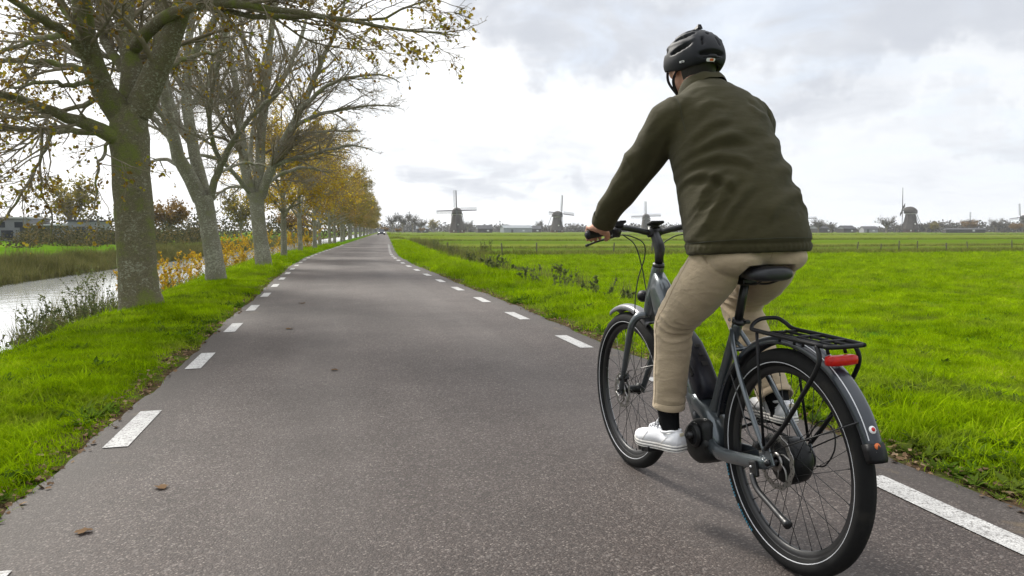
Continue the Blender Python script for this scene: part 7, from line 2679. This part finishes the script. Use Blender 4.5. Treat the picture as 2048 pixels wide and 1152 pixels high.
for i, (px, D_, w_, d_, hw_, hr_, wm_, rm_, lab) in enumerate(((1032, 560, 22, 8, 3.2, 2.0, M_green_glass, M_green_glass, 'long pale greenhouse between the first two windmills'), (968, 520, 10, 7, 2.6, 2.4, M_shed, M_slate, 'dark shed right of the nearest windmill'), (845, 520, 8, 6, 2.5, 2.2, M_shed, M_green_glass, 'shed with pale roof left of the nearest windmill'), (1070, 600, 9, 7, 2.6, 2.4, M_shed, M_slate, 'small dark farm shed left of the second windmill'),
                                                               (1640, 560, 14, 8, 2.8, 2.6, M_shed, M_slate, "long dark farm building beside the rider's right side"), (1690, 575, 10, 7, 2.6, 2.2, M_shed, M_slate, 'low dark shed right of the long farm building'), (1735, 600, 10, 7, 2.4, 2.0, M_render, M_slate, 'pale farmhouse left of the forked bare tree'), (1925, 560, 26, 4, 2.0, .8, M_shed, M_slate, 'long low dark barn near the right border'))):
    dx, dy = px_dir(px)
    hh = house('farm_building', lab, (dx * D_, dy * D_, GZ), rs.uniform(-.3, .3), [('wall', (0, 0, hw_ / 2), (w_, d_, hw_), wm_), ('door', (-w_ * .2, -d_ / 2 - .03, 1.1), (1.6, .06, 2.2), M_slate), ('window', (w_ * .2, -d_ / 2 - .03, 1.4), (1.6, .06, 1.0), M_fascia)], 'building', 'farm buildings on the horizon')
    gable(hh, w_, d_, hw_, hr_, rm_)

# a car coming along the far road
M_car = mat('car_paint', (.03, .035, .05), .3, .3, coat=.5)
M_lamp = mat('car_lamp', (.8, .8, .78), .2, emit=(1, .97, .9, 1.5))
cy = 190.0
car = empty('car', (float(road_x(cy)) + 1.0, cy, 0), 0)
tag(car, 'tiny dark car far away at the end of the road', 'car')
mb = MB()
mb.loft([[(x * w_, y, z) for x in (-1, 1) for z in ((z0, z1) if x < 0 else (z1, z0))] for y, w_, z0, z1 in ((-2.0, .80, .30, .62), (-1.85, .86, .24, .78), (-.9, .88, .22, .90), (1.4, .88, .22, .92), (2.0, .84, .28, .80))], smooth=False)
mb.build('body', M_car, car)
mb = MB()
mb.loft([[(-.78, -1.0, .90), (-.60, -.35, 1.42), (.60, -.35, 1.42), (.78, -1.0, .90)], [(-.80, 1.5, .90), (-.62, 1.0, 1.42), (.62, 1.0, 1.42), (.80, 1.5, .90)]], smooth=False)
mb.build('cabin', M_glass, car)
for x in (-.78, .78):
    for y in (-1.25, 1.25):
        mb = MB()
        mb.tube([(x - .1, y, .31), (x + .1, y, .31)], .31, 14)
        mb.build('wheel', M_tyre, car)
    mb = MB()
    mb.box((x * .8, -2.0, .60), (.30, .08, .14))
    mb.build('headlight', M_lamp, car)

# moist air between here and the horizon
hz = MB()
hz.add([(x, y, z) for x in (-3000, 3000) for y in (-500, 3000) for z in (-3.0, 34.0)], [(0, 1, 3, 2), (4, 6, 7, 5), (0, 4, 5, 1), (2, 3, 7, 6), (0, 2, 6, 4), (1, 5, 7, 3)], 0, False)
hzm = bpy.data.materials.new('moist_air')
hzm.use_nodes = True
t = NT(hzm.node_tree)
pv = t.n('ShaderNodeVolumePrincipled', Density=0.00016)
pv.inputs['Color'].default_value = (.93, .96, 1.0, 1)
pv.inputs['Anisotropy'].default_value = .2
om = t.n('ShaderNodeOutputMaterial')
t.l(pv.outputs[0], om.inputs['Volume'])
hzo = hz.build('haze', hzm)
tag(hzo, 'pale moist air fading the far trees and mills', 'haze', kind='stuff')
